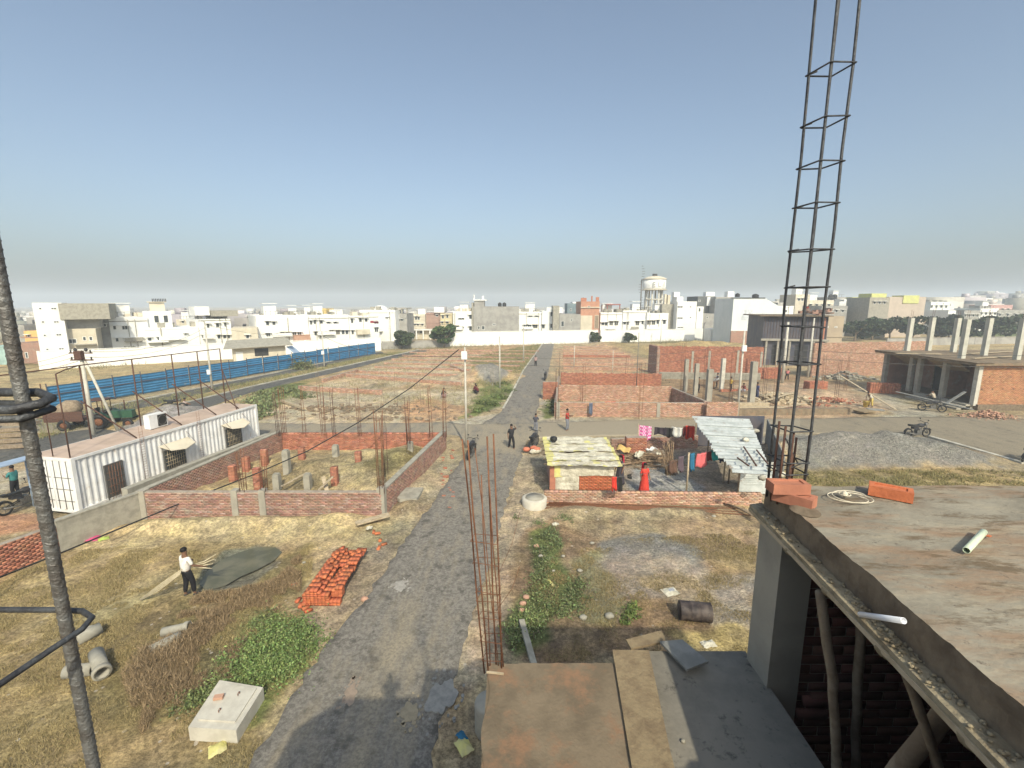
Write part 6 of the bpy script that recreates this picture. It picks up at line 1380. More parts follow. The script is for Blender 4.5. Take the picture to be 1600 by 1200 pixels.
def person(label, loc, face, pose, shirt, trousers, h=1.68, hair=(.012,.010,.010), dress=None, fingers=False, sleeve=.6, scarf=None):
    "local -Y is the way the person faces"
    T = thing('person', label, 'person', loc, face); s = h/1.70; P = POSES[pose]
    hp = P['hip']; ln = P['lean']; def_ = Vector
    hipv = def_((0,0,hp)); sp = def_((0,-math.sin(ln),math.cos(ln)))
    waist = hipv+sp*.14; chest = hipv+sp*.36; neck = hipv+sp*.52; hd = neck+def_((0,-math.sin(ln*.8),math.cos(ln*.8)))*.14; crown = hd+def_((0,-math.sin(ln*.6),math.cos(ln*.6)))*.10
    V = [hipv, waist, chest, neck, hd, crown]; Rr = [.105,.10,.125,.055,.088,.07]; E = [(0,1),(1,2),(2,3),(3,4),(4,5)]
    def add(v, r, pr): V.append(v); Rr.append(r); E.append((pr, len(V)-1)); return len(V)-1
    hands = []; arm_idx = []
    for sgn, key in ((1,'al'),(-1,'ar')):
        sh = chest+def_((sgn*.17,0,0))+sp*.10; i = add(sh,.055,2); el = sh+def_(P[key][0])*def_((1,1,1))*.98-def_((sgn*.17*.9,0,0)); i2 = add(el,.042,i); ha = sh+def_(P[key][1])-def_((sgn*.17*.9,0,0)); i3 = add(ha,.030,i2)
        d = (ha-el).normalized(); i4 = add(ha+d*.07,.030,i3); i5 = add(ha+d*.12,.018,i4); hands.append((ha+d*.08, d, i4)); arm_idx.append((i,i2,i3))
        if fingers:
            side = d.cross(def_((0,1,0.3))).normalized()
            for q, ln_ in ((-1.2,.055),(-.4,.07),(.4,.075),(1.2,.065)): 
                a_ = add(ha+d*.11+side*q*.016,.010,i4); b_ = add(ha+d*(.11+ln_*.6)+side*q*.018+def_((0,-.012,-.005)),.009,a_); add(ha+d*(.11+ln_)+side*q*.018+def_((0,-.03,-.015)),.008,b_)
            a_ = add(ha+d*.05+side*.035*1.1,.011,i4); add(ha+d*.10+side*.05,.009,a_)
    legs = []
    for sgn, key in ((1,'fl'),(-1,'fr')):
        fx, fy = P[key]; hi = hipv+def_((sgn*.09,0,-.05)); i = add(hi,.072,0); ft = def_((sgn*.10+fx,fy,.09))
        if pose == 'crouch': kn = def_((sgn*.2,-.42,.42)); ft = def_((sgn*.14,-.12,.09))
        else: kn = (hi+ft)/2+def_((0,-.05,.03))
        i2 = add(kn,.062,i); i3 = add(ft,.042,i2); i4 = add(ft+def_((0,-.05,-.045)),.038,i3); add(ft+def_((sgn*.01,-.16,-.06)),.030,i4); legs.append((i,i2,i3))
    V = [v*s for v in V]; Rr = [r*s for r in Rr]
    body = skin_chain('body', V, E, Rr, SKIN(), T)
    def sub(ids, name, m, rs, cut=None):
        vs = [V[i].copy() for i in ids[0]]; return vs
    # shirt
    sv = [V[0]-(V[1]-V[0])*.35, V[1], V[2], V[3]-(V[3]-V[2])*.30]; se = [(0,1),(1,2),(2,3)]; sr = [.172*s,.158*s,.162*s,.075*s]
    for (i,i2,i3) in arm_idx:
        k = len(sv); sv += [V[i], V[i].lerp(V[i2], min(1, sleeve*1.6))]; se += [(2,k),(k,k+1)]; sr += [.070*s,.060*s]
        if sleeve > .65: sv.append(V[i2].lerp(V[i3], .8)); se.append((k+1,k+2)); sr.append(.045*s)
    skin_chain('shirt' if not dress else 'tunic', sv, se, sr, shirt, T)
    if dress:
        mb = MB(); prof = [(.17*s,V[0].z+.10*s),(.20*s,V[0].z-.1*s),(.26*s,.35*s),(.30*s,.10*s),(.28*s,.08*s)]; n = 20; rows = []
        for r_, z_ in prof: rows.append([Vector(((r_+.018*math.sin(6*a)*min(1,(1-z_)))*math.cos(a), (r_+.018*math.sin(6*a))*math.sin(a), z_)) for a in [2*math.pi*q/n for q in range(n+1)]])
        part('skirt', mb.grid(rows), trousers, T)
    else:
        tv = [V[0], V[0]+(V[1]-V[0])*.9]; te = [(0,1)]; tr = [.150*s,.138*s]
        for (i,i2,i3) in legs: k = len(tv); tv += [V[i], V[i2], V[i2].lerp(V[i3], .92)]; te += [(0,k),(k,k+1),(k+1,k+2)]; tr += [.112*s,.086*s,.066*s]
        skin_chain('trousers', tv, te, tr, trousers, T)
    hm_ = mat('hair_%02d' % int(hair[0]*100), hair, None, 30, .6, .2)
    hc = (V[4]+V[5])/2+Vector((0,.012,.035))*s
    part('hair', MB().ball(hc, (.092*s,.104*s,.088*s), 12, 8, jit=.03), hm_, T)
    fz = V[4]+Vector((0,-.088,.0))*s
    part('nose', MB().box(fz+Vector((0,-.008,-.005))*s, (.02*s,.03*s,.035*s), top=(.5,.3)), SKIN(), body)
    for sg in (-1,1): part('eye', MB().ball(fz+Vector((sg*.03,.004,.025))*s, .010*s, 6, 4), mat('eye_white', (.6,.58,.55), (.5,.5,.5)), body); part('ear', MB().ball(V[4]+Vector((sg*.088,0,.01))*s, (.012*s,.022*s,.032*s), 6, 5), SKIN(), body)
    part('mouth', MB().box(fz+Vector((0,.004,-.038))*s, (.04*s,.01*s,.008*s)), flat('lip', (.16,.06,.05)), body)
    for (i,i2,i3) in legs: part('shoe', MB().ball(V[i3]+Vector((0,-.07,-.055))*s, (.048*s,.13*s,.045*s), 10, 6), 'dark', T)
    if scarf: part('scarf', MB().grid([[Vector((.13*s*math.cos(a)*(1+.5*v), .10*s+.13*s*math.sin(a)*.8, V[4].z+.13*s-v*.55*s)) for v in (0,.2,.45,.7,1)] for a in np.linspace(-.3,3.4,12)]), scarf, T)
    return T
FL = flat
white_sh = FL('white_shirt', (.78,.74,.68)); dk = FL('black_trousers', (.018,.018,.022)); redsh = FL('red_shirt', (.50,.05,.04)); greytr = FL('grey_trousers', (.20,.21,.24)); blacksh = FL('black_shirt', (.03,.03,.035))
pw_ = g(296, 931); PW = person('man in a white shirt and black trousers holding pale strips beside the puddle', pw_, R(158), 'carry', white_sh, dk, 1.68, fingers=True)
person('dark clothed man walking down the road with an arm raised to his head', g(799,702), R(25), 'head', blacksh, dk, 1.70)
person('small dark clothed person standing in the crossing behind the parked motorbike', g(837,676), R(170), 'phone', FL('slate_shirt', (.07,.07,.09)), greytr, 1.45)
person('man in a red sleeveless top and grey trousers at the crossing, arms held out', g(886,674), R(70), 'phone', redsh, greytr, 1.72, sleeve=.3)
person('woman in a bright red dress standing in the shanty yard', g(1006,770), R(10), 'stand', MATS['red_cloth'], MATS['red_cloth'], 1.55, dress=True, scarf=FL('red_scarf', (.60,.03,.06)))
person('person in dark clothes with a red shawl beside the tarp hut', g(968,757), R(-60), 'stand', 'x' and FL('dark_kurta', (.06,.05,.07)), FL('dark_skirt', (.06,.055,.07)), 1.6, dress=True, scarf=MATS['red_scarf'])
person('worker in a brown shirt by the left columns of the working plot', g(1091,613), R(80), 'stand', FL('olive_shirt', (.16,.11,.06)), dk, 1.65)
person('worker in a pale grey shirt lifting things by the pale column', g(1120,606), R(-100), 'phone', FL('pale_grey_shirt', (.48,.50,.54)), dk, 1.7)
person('worker in white and orange bending behind the thick column', g(1114,607), R(60), 'bend', white_sh, FL('orange_cloth', (.45,.20,.07)), 1.65)
person('worker in a yellow shirt on the working plot', g(1141,613), R(90), 'phone', FL('mustard_shirt', (.52,.36,.07)), dk, 1.68)
person('worker in a maroon shirt crouching behind the white pole', g(1163,614), R(-60), 'crouch', FL('maroon_shirt', (.20,.05,.05)), FL('pale_trousers', (.45,.46,.50)), 1.65)
person('worker in a blue shirt standing by the thick right column', g(1182,624), R(100), 'stand', FL('navy_shirt', (.05,.06,.16)), FL('blue_grey_trousers', (.08,.09,.16)), 1.7)
person('person in pink red beside the banded pole at the brick stack', g(1229,594), R(140), 'bend', FL('rose_shirt', (.50,.18,.16)), dk, 1.6)
person('worker in red and white on the roof of the dark clad building', gd(1258,73,7.9)+Vector((0,0,-.0)), R(40), 'bend', redsh, white_sh, 1.6)
person('person in white and yellow bending over a yellow bucket by the lane', g(1360,636), R(-80), 'bend', FL('offwhite_shirt', (.60,.56,.46)), FL('yellow_cloth', (.55,.42,.12)), 1.68)
person('person in black crouching on the gravel left of the slim pole', g(691,622), R(120), 'crouch', blacksh, FL('pink_grey_cloth', (.32,.22,.22)), 1.6)
person('first person in dark red crouching on the orange plot', g(741,614), R(60), 'crouch', FL('darkred_shirt', (.14,.03,.04)), dk, 1.6)
person('second person in dark red crouching, just right of the first', g(747,616), R(-100), 'crouch', MATS['darkred_shirt'], dk, 1.5)
person('tiny figure walking far up the main road', g(837,573), R(180), 'walk', FL('faded_pink_shirt', (.45,.30,.28)), dk, 1.7)
person('person in a teal shirt beside the motorbike left of the container', g(27,778), R(-90), 'phone', FL('teal_shirt', (.05,.22,.22)), dk, 1.65)
person('seated rider in a light shirt beside the steps of the open house', g(1458,632)+Vector((0,0,.28)), R(200), 'crouch', FL('beige_shirt', (.48,.42,.33)), dk, 1.65)
person('person in pale pink among the heaps behind the container', g(286,640), R(120), 'crouch', FL('pale_pink_cloth', (.50,.40,.36)), dk, 1.6)
T = thing('bucket', 'yellow plastic bucket held below the bending person by the lane', 'bucket', g(1352,636)); part('tub', MB().lathe([(.16,0),(.24,.55),(.26,.56)], n=12), 'x' and MATS['yellow_cloth'], T); part('rim', MB().torus((0,0,.56),.25,.02,'Z',12,5), MATS['yellow_cloth'], T)
# the pale strips the man holds
c = pw_+Vector((0,0,1.05))
def strips(label, pa, pb, w0, w1, z0, z1, n=4):
    a = g(*pa, z0)-c; b = g(*pb, z1)-c
    T = thing('reed_strips', label, 'strips', c)
    for k in range(n):
        o_ = Vector((0, .03*(k-1.5), .035*(k-1.5))); part('strip', MB().tube([a+o_*w0/.05, a.lerp(b,.5)+o_*1.5+Vector((0,0,-.03)), b+o_*w1/.05], [.012,.02,.014], 5), mat('pale_reed', (.55,.48,.33), (.46,.39,.26), 6), T)
strips('pale reed strips trailing from the man down to the left ground', (219,937), (283,893), .02, .05, .05, 1.0)
strips('fan of pale reed strips held out to the man\'s right over the puddle', (302,884), (334,877), .03, .16, 1.0, 1.05)

# ------------------------------------------------------------------ motorbikes
def motorbike(label, loc, rz, body_m, group='parked motorbikes'):
    T = thing('motorbike', label, 'motorbike', loc, rz, group); r = .30
    for x in (-.62,.65):
        w_ = part('wheel', MB().torus((x,0,r), r-.04, .045, 'Y', 18, 6), 'black', T)
        mb = MB().lathe([(.05,-.06),(.05,.06)], (x,0,r), 8, axis='Y')
        for k in range(8): an = k*math.pi/4; mb.tube([(x,0,r),(x+math.cos(an)*(r-.06),0,r+math.sin(an)*(r-.06))],.008,4)
        part('rim', mb.torus((x,0,r),r-.075,.014,'Y',18,5), 'steelgrey', w_)
    part('frame', MB().tube([(-.62,.07,r),(-.15,.07,.42),(.2,.05,.35),(.38,0,.82)],.022,5).tube([(-.62,-.07,r),(-.15,-.07,.42),(.2,-.05,.35)],.022,5), 'black', T)
    part('engine', MB().box((.05,0,.38),(.34,.24,.26)).box((.12,0,.52),(.16,.2,.12)), 'steelgrey', T)
    part('fuel_tank', MB().ball((.18,0,.80),(.27,.15,.13),12,7), body_m, T); part('seat', MB().box((-.28,0,.80),(.62,.24,.09),top=(.95,.85)).box((-.58,0,.83),(.16,.2,.10)), 'black', T)
    part('side_panel', MB().box((-.22,0,.66),(.34,.22,.16)), body_m, T)
    part('fork', MB().tube([(.65,.09,r),(.44,.08,.92)],.022,5).tube([(.65,-.09,r),(.44,-.08,.92)],.022,5), 'steelgrey', T)
    part('handlebar', MB().tube([(.30,.36,1.0),(.40,.2,1.04),(.42,0,.98),(.40,-.2,1.04),(.30,-.36,1.0)],.015,5), 'black', T)
    part('headlight', MB().ball((.53,0,.86),(.09,.11,.11),10,6), 'steelgrey', T); part('mudguard', MB().grid([[Vector((.65+(r+.03)*math.cos(a), y, r+(r+.03)*math.sin(a))) for y in (-.06,0,.06)] for a in np.linspace(.5,2.4,8)]), body_m, T)
    part('rear_mudguard', MB().grid([[Vector((-.62+(r+.03)*math.cos(a), y, r+(r+.03)*math.sin(a))) for y in (-.06,0,.06)] for a in np.linspace(.8,2.9,8)]), 'black', T)
    part('exhaust', MB().tube([(.1,-.13,.28),(-.2,-.15,.25),(-.75,-.16,.34)],[.025,.035,.045],7), 'steelgrey', T)
    for s_ in (-1,1): part('mirror', MB().tube([(.38,s_*.24,1.02),(.36,s_*.28,1.18)],.008,4).ball((.36,s_*.28,1.2),(.02,.06,.04),6,4), 'black', T)
    return T
blk = FL('black_gloss_paint', (.02,.02,.025), .3)
m0 = motorbike('parked motorbike with pale tank at the left kerb by the slim pole', g(737,714), R(80), FL('dull_black_paint', (.045,.045,.05), .4))
m0.scale = (1.1,1.1,1.1)
def mk(label, loc, rz): return dup(m0, loc, rz, label)
mk('black motorbike parked on the right verge with orange sacks beside it', g(834,700), R(70)); mk('black motorbike standing at the edge of the big gravel heap', g(1432,683), R(5)); mk('motorbike on the sand by the steps of the open house', g(1455,643), R(-25))
mk('motorbike cut by the right picture edge, only its wheel in view', g(1607,722), R(25)); mk('motorbike beside the teal shirted person left of the container', g(38,795), R(80)); mk('tiny motorbike at the road edge far up the main road', g(852,594), R(80)); mk('motorbike among the grey heaps behind the container', g(272,641), R(10))
T = thing('sack_heap', 'heap of orange and white sacks on the verge behind the motorbike', 'sacks', g(831,708))
for k in range(7): part('sack', MB().ball((random.uniform(-.55,.55),random.uniform(-.3,.3),.16+.12*(k%2)),(.26,.2,.15),8,6,jit=.12), FL('orange_sack', (.60,.20,.12)) if k%2 else 'tarpw', T)
# tractor with mixer behind the container
tp = g(160, 668); T = thing('tractor', 'dark green tractor with a trailer mixer parked behind the container', 'tractor', tp, R(12)); gr = FL('dark_green_paint', (.03,.09,.05), .5)
for (x,y,r) in ((.3,-.8,.62),(.3,.8,.62),(2.1,-.6,.38),(2.1,.6,.38),(-2.0,-.8,.45),(-2.0,.8,.45)):
    w_ = part('wheel', MB().torus((x,y,r), r*.72, r*.28, 'Y', 16, 6), 'black', T); part('rim', MB().lathe([(.05,-.06),(r*.5,-.05),(r*.5,.05),(.05,.06)], (x,y,r), 12, axis='Y'), 'rust', w_)
part('bonnet', MB().box((1.5,0,1.05),(1.6,.6,.55),top=(.95,.8)), gr, T); part('seat', MB().box((.1,0,1.15),(.5,.5,.12)).box((-.15,0,1.4),(.1,.5,.4)), 'black', T)
for y in (-.8,.8): part('mudguard', MB().grid([[Vector((.3+.72*math.cos(a),y+q,.62+.72*math.sin(a))) for q in (-.2,.2)] for a in np.linspace(.4,2.8,9)]), gr, T)
part('steering_wheel', MB().torus((.65,0,1.45),.2,.02,'Z',12,5).tube([(.8,0,1.1),(.65,0,1.45)],.02,5), 'black', T); part('exhaust', MB().tube([(1.6,.2,1.3),(1.6,.2,2.1)],.04,6), 'darkrust', T)
part('canopy_frame', MB().tube([(.5,-.5,1.2),(.5,-.5,2.2),(.5,.5,2.2),(.5,.5,1.2)],.03,5).tube([(-.4,-.5,1.2),(-.4,-.5,2.2),(-.4,.5,2.2),(-.4,.5,1.2)],.03,5), 'darkrust', T); part('canopy', MB().box((.05,0,2.24),(1.3,1.3,.05)), 'darkrust', T)
part('trailer_bed', MB().span(-3.2,-.7,-.8,.8,.75,.9).tube([(-.7,0,.7),(.1,0,.6)],.06,6), 'darkrust', T); part('mixer_drum', MB().lathe([(.3,-.9),(.65,-.4),(.7,.2),(.45,.7),(.3,.8)], (-2.0,0,1.55), 14, rot=Matrix.Rotation(R(65),3,'Y')), 'wood', T)
part('side_board', MB().span(-3.2,-.7,-.82,-.76,.9,1.5), 'darkrust', T)
# grey gravel heaps near it are part of the ground; timber at the far left
for k in range(5): plank(['dark beam lying by the road at the far left, nearest','dark beam lying by the road at the far left, second','beam at the far left partly behind the foreground rod','bleached beam at the far left','short beam end by the left road'][k], g(-30+k*6,700-k*9,.1), g(40+k*5,696-k*9,.3), .3, .25, 'wood', 'timber_beam', 'beam')

# ------------------------------------------------------------------ litter, pipes, drum, manholes on the near plots
def pipe(label, a, b, r, m='concrete', name='concrete_pipe', ring=True, cat='pipe'):
    a = Vector(a); b = Vector(b); c = (a+b)/2; L = (b-a).length; T = thing(name, label, cat, c); q = (b-a).to_track_quat('Z','Y').to_matrix()
    part('barrel', MB().lathe([(r*.8,-L/2),(r,-L/2),(r,L/2),(r*.8,L/2),(r*.8,-L/2+.002)], n=18, cap=False, rot=q), m, T)
    if ring: part('collar', MB().lathe([(r*1.05,L/2-.14),(r*1.22,L/2-.12),(r*1.22,L/2),(r*.82,L/2),(r*.82,L/2-.14)], n=18, cap=False, rot=q), m, T)
    return T
pipe('short concrete pipe with a wide collar, lying behind the longer one in the dry grass', g(254,988,.12), g(296,979,.2), .13); pipe('long earthy concrete pipe lying in front of the collared one', g(234,1017,.12), g(283,993,.15), .14, ring=False)
pipe('broken cream pipe beside the foreground rod, upper one', g(120,1000,.14), g(157,981,.16), .17, ring=False); pipe('upright leaning collared pipe end in the dry grass near the rod', g(150,1020,.3), g(160,1052,.2), .17); pipe('concrete pipe half hidden behind the foreground rod', g(102,1050,.14), g(146,1045,.14), .16, ring=False)
for k, (x, y) in enumerate([(133,985),(126,1003)]): tag(part('pipe_shard', MB().box((0,0,.06),(.35,.12,.03),.6), 'concrete', loc=g(x,y)), ['curved shard on top of the broken cream pipe','small shard below the broken cream pipe'][k], 'shard')
mq = [g(295,1158), g(372,1163), g(415,1092), g(345,1080)]
c = sum(mq, Vector())/4; T = thing('manhole_box', 'pale concrete inspection chamber with a square lid at the bottom left', 'manhole', (c.x,c.y,0))
pl = [((q.x-c.x)*.97,(q.y-c.y)*.97) for q in mq]; part('chamber', MB().prism(pl,-.1,.34), mat('pale_new_concrete', (.56,.53,.45), (.48,.45,.38), 3, .9, .15), T)
ld = part('lid', MB().prism([(x*.78,y*.78+.04) for x, y in pl], .342, .375), MATS['pale_new_concrete'], T)
for x, y in ((.12,.25),(-.05,-.2)): part('lid_handle', MB().torus((x,y,.40),.04,.01,'X',10,4), 'rust', ld)
lb_ = g(342,1092,.38); tag(part('loose_brick', MB().box((0,0,.05),(.2,.11,.07),.2), 'brickpale', loc=lb_), 'pinkish brick bit lying on the pale manhole box', 'brick')
mc = g(835,792); T = thing('manhole_ring', 'round pale concrete manhole ring on the right verge of the road', 'manhole', mc); part('ring', MB().lathe([(.55,-.1),(.60,.45),(.52,.50),(.40,.50),(.40,.2)], n=26, cap=False), MATS['pale_new_concrete'], T); part('cover', MB().lathe([(.02,.512),(.42,.512),(.42,.46),(.02,.46)], n=26), 'concrete', T); part('groove_ring', MB().torus((0,0,.505),.45,.014,'Z',26,5), 'column', T)
# black drum on its side
dq = g(1085,968); T = thing('oil_drum', 'black dented oil drum lying on its side on the right plot', 'drum', dq+Vector((0,0,.28)), R(-8)); dr = .28
part('shell', MB().lathe([(.05,-.46),(dr,-.46),(dr+.012,-.45),(dr,-.43),(dr,-.16),(dr+.014,-.14),(dr,-.12),(dr,.12),(dr+.014,.14),(dr,.16),(dr,.43),(dr+.012,.45),(dr,.46),(dr-.02,.44),(.05,.44)], n=26, axis='X'), mat('tarry_drum', (.035,.028,.028), (.10,.08,.07), 3, .55, .2, stain=((.22,.19,.16), 4, .62)), T)
part('bung', MB().lathe([(.03,0),(.03,.02)], (-.47,.12,.08), 8, axis='X'), 'steelgrey', T)
def spill(label, px, py, rx, ry, m, seed):
    rr = random.Random(seed); K = 40; P = []
    for q in range(K):
        a = 2*math.pi*q/K; k_ = 1+.22*math.sin(2*a+seed)+.12*math.sin(5*a+2*seed)+.06*math.sin(9*a)+rr.uniform(-.06,.06); P.append((rx*k_*math.cos(a), ry*k_*math.sin(a)))
    mb = MB().prism(P, -.03, .0)
    for q in range(26):
        a = rr.uniform(0,6.28); d = rr.uniform(1.0,1.9); s_ = rr.uniform(.01,.05); c_ = (rx*d*math.cos(a), ry*d*math.sin(a)); mb.prism([(c_[0]+s_*math.cos(t), c_[1]+s_*math.sin(t)*1.4) for t in (0,1.1,2.2,3.2,4.3,5.3)], -.03, -.002)
    o = part('cement_spill', mb, m, kind='stuff'); o.location = g(px, py, .09)+Vector((0,0,0)); tag(o, label, 'cement spill'); return o
def sack(label, px, py, w_, h_, m, rz=0, z=0, name='sack', cat='sack'):
    T = thing(name, label, cat, g(px,py,z), rz); N = 9; P = [[Vector((w_*(i/8-.5), h_*(j/8-.5), .07*math.sin(math.pi*i/8)*math.sin(math.pi*j/8)+random.uniform(-.02,.03)+.03)) for j in range(N)] for i in range(N)]
    part('fabric', MB().grid(P), m, T); return T
T = sack('white printed cement sack lying flat above the black drum', 1048, 926, .48, .4, 'tarpw', .3); part('print', MB().box((.02,0,.102),(.2,.12,.004)), FL('grey_print', (.35,.37,.42)), T); part('paper_edge', MB().box((-.24,.0,.03),(.06,.42,.02)), 'cream', T)
sack('crumpled white sack at the edge of the lower slab', 1107, 1008, .4, .25, 'tarpw', .2)
sack('yellow and grey torn bag beside the manhole box', 340, 1172, .34, .3, MATS['ochre_sack'] if False else 'tarpy', .6); T = sack('yellow wrapper caught on the right verge weeds', 860, 912, .12, .4, 'tarpy', .5)
sack('white and yellow packet standing on the sand by the orange stack', 577, 826, .25, .3, 'tarpw', .2, .12); sack('pink rag on the grass below the plastered panel', 147, 842, .45, .5, FL('pink_cloth', (.60,.10,.22)), .3, 0, 'rag', 'rag'); sack('lime green rag on the grass below the plastered panel', 162, 843, .35, .3, FL('lime_cloth', (.40,.50,.12)), .8, 0, 'rag', 'rag')
sack('yellow bag in shadow beside the lower slab', 725, 1168, .3, .4, 'tarpy', .6, 0); sack('small blue rag next to the yellow bag, in shadow', 722, 1153, .18, .28, MATS['blue_cloth'], .7, 0, 'rag', 'rag')
spill('spilt bluish cement patch at the right road edge', 690, 1088, .30, .55, mat('bluish_cement', (.30,.29,.26), (.22,.215,.20), 5), 1); spill('pale cream dust patch on the road', 640, 1112, .17, .30, FL('cream_dust', (.36,.30,.20)), 2)
spill('faint pale dust streak on the road left of the photographer shadow', 548, 1085, .14, .3, FL('pinkish_dust', (.32,.25,.19)), 3); spill('whitish cement splash near the middle of the near road', 625, 915, .22, .25, FL('whitish_cement', (.36,.34,.30)), 4)
sack('white paper scraps on the road near the crossing', 868, 820, .3, .2, 'tarpw', .3); sack('yellow and white packet on the pinkish plot wall', 888, 606, .9, .5, 'tarpy', .2, .9)
for k, (px, py, s_) in enumerate([(570,938,.13),(906,893,.10),(911,967,.13),(952,965,.15),(925,850,.10),(1115,808,.1),(865,893,.07),(817,945,.12),(822,935,.12),(815,955,.1),(838,855,.12),(845,870,.1),(880,870,.08),(475,880,.07),(460,915,.1)]):
    p = g(px, py); m_ = 'brickpale' if k in (0,7,8,9,10) else 'concrete'
    lb_s = ['round pinkish brick lump on the left edge of the road','small stone left of the gravel patch, beside the thin weeds','pale stone left of the broad leaved weed','larger pale stone next to the broad leaved weed','tiny pale stone above the gravel patch edge','white stone near the right column on the gravel','tiny stone amid the dark verge weeds','pink brick lump in the right verge weeds, middle one','pink brick lump in the right verge weeds, upper one','pink brick lump in the right verge weeds, lower one','brick bit in the upper verge weeds','small brick bit beside the upper verge weeds, right','small pale stone right of the dark weeds','pale pebble in the grass left of the orange stack','pale stone in the grass near the stack\'s front corner'][k]
    o = part('stone', MB().ball((0,0,s_*.4),(s_,s_*.8,s_*.6),8,6,jit=.15), m_); o.location = p; tag(o, lb_s, 'stone', 'stones lying about the near plots')
pa, pb = g(815,970,.25), g(836,1045,.02); c = (pa+pb)/2; T = part('wooden_post', MB().beam(pa-c, pb-c, .16, .12), 'concrete'); T.location = c; tag(T, 'pale grey squared post lying beyond the lower slab', 'post')

# vegetation on the near plots
def weeds(label, spots, n, leaf, c, hgt, name='weed_clump', cat='weeds', seed=1):
    p0 = g(*spots[0][:2]); cs = []
    for (px, py, r) in spots:
        p = g(px, py)-p0; cs.append((p.x, p.y, 0, r*1.25, r*1.25, hgt*.9*max(.4,r)))
        rr_ = random.Random(px*7+py)
        for q_ in range(3): a_ = rr_.uniform(0,6.28); cs.append((p.x+1.3*r*math.cos(a_), p.y+1.3*r*math.sin(a_), 0, r*.45, r*.45, hgt*.6*max(.3,r)))
    T = thing(name, label, cat, p0); part('leaves', leaves('leaves', cs, leaf, n, c, .5, seed=seed, loose=True), leafmat(), T)
    mb = MB(); rr = random.Random(seed)
    for k in range(min(60, n//60)):
        q = rr.choice(cs); x, y = q[0]+rr.uniform(-.7,.7)*q[3], q[1]+rr.uniform(-.7,.7)*q[4]; mb.tube([(x,y,0),(x+rr.uniform(-.1,.1),y+rr.uniform(-.1,.1),q[2]+q[5]*.6)], .006, 4)
    part('stems', mb, 'wood', T, kind='stuff')
weeds('large bright green leafy bush on the left verge of the road', [(430,1015,.75),(400,1030,.6),(455,1000,.6),(470,1010,.5),(415,1050,.6),(445,1045,.6),(390,1055,.4),(430,985,.5),(470,990,.4)], 20000, .022, (.17,.23,.08), .62, 'green_bush', 'bush', 1)

weeds('small green weeds between the pipes and the manhole box', [(310,1090,.4),(330,1080,.35),(300,1100,.3),(345,1060,.3),(420,965,.3),(405,975,.3)], 3600, .022, (.17,.20,.08), .45, seed=2)
weeds('dark green weeds along the right verge under the manhole ring', [(858,840,.35),(870,850,.3),(848,862,.3),(862,835,.3),(852,880,.3),(845,900,.35)], 3400, .025, (.14,.17,.075), .7, seed=3)
weeds('weeds right of the brick lumps on the right verge', [(840,930,.35),(850,945,.35),(862,955,.3),(855,915,.3),(835,905,.25)], 2600, .024, (.15,.18,.075), .6, seed=4)
weeds('light green weeds beside the lying post', [(812,975,.4),(830,965,.35),(845,975,.3),(800,985,.3),(808,1000,.3),(822,990,.3)], 3600, .024, (.18,.22,.09), .6, seed=5)
weeds('thin green weeds in the middle of the right plot', [(898,930,.35),(905,915,.3),(893,950,.3),(880,960,.25)], 3000, .024, (.15,.18,.08), .6, seed=6)
weeds('single broad leaved weed near the black drum', [(985,962,.22),(990,950,.16),(980,975,.14)], 900, .03, (.15,.20,.06), .7, seed=7)
weeds('tiny weeds before the manhole ring', [(805,810,.18),(840,818,.25),(880,808,.3),(888,812,.25)], 1700, .02, (.15,.18,.08), .5, seed=8)
weeds('green weeds along the kerb at the crossing corner', [(780,622,.7),(765,632,.7),(750,642,.6),(795,612,.6),(755,630,.5),(785,600,.6)], 3600, .06, (.11,.14,.05), .6, seed=9)
weeds('green weeds in front of the small red wall block', [(860,636,.5),(866,628,.5),(862,645,.4)], 1400, .05, (.12,.14,.06), .6, seed=10)
weeds('weed band beyond the low wall right of the road', [(885,622,.7),(905,620,.6),(1020,598,.8)], 1500, .06, (.14,.14,.07), .5, seed=11)
weeds('pale green shrubs left of the foundations', [(395,640,1.4),(410,625,1.3),(430,617,1.2),(450,612,1.0),(470,620,1.0),(400,652,1.0)], 5000, .09, (.15,.17,.08), .5, 'shrub', 'shrub', 12)
weeds('grey green shrub against the blue fence', [(468,576,1.2),(474,577,1.0),(480,575,.9)], 2200, .09, (.14,.15,.07), 1.4, 'shrub', 'shrub', 13)
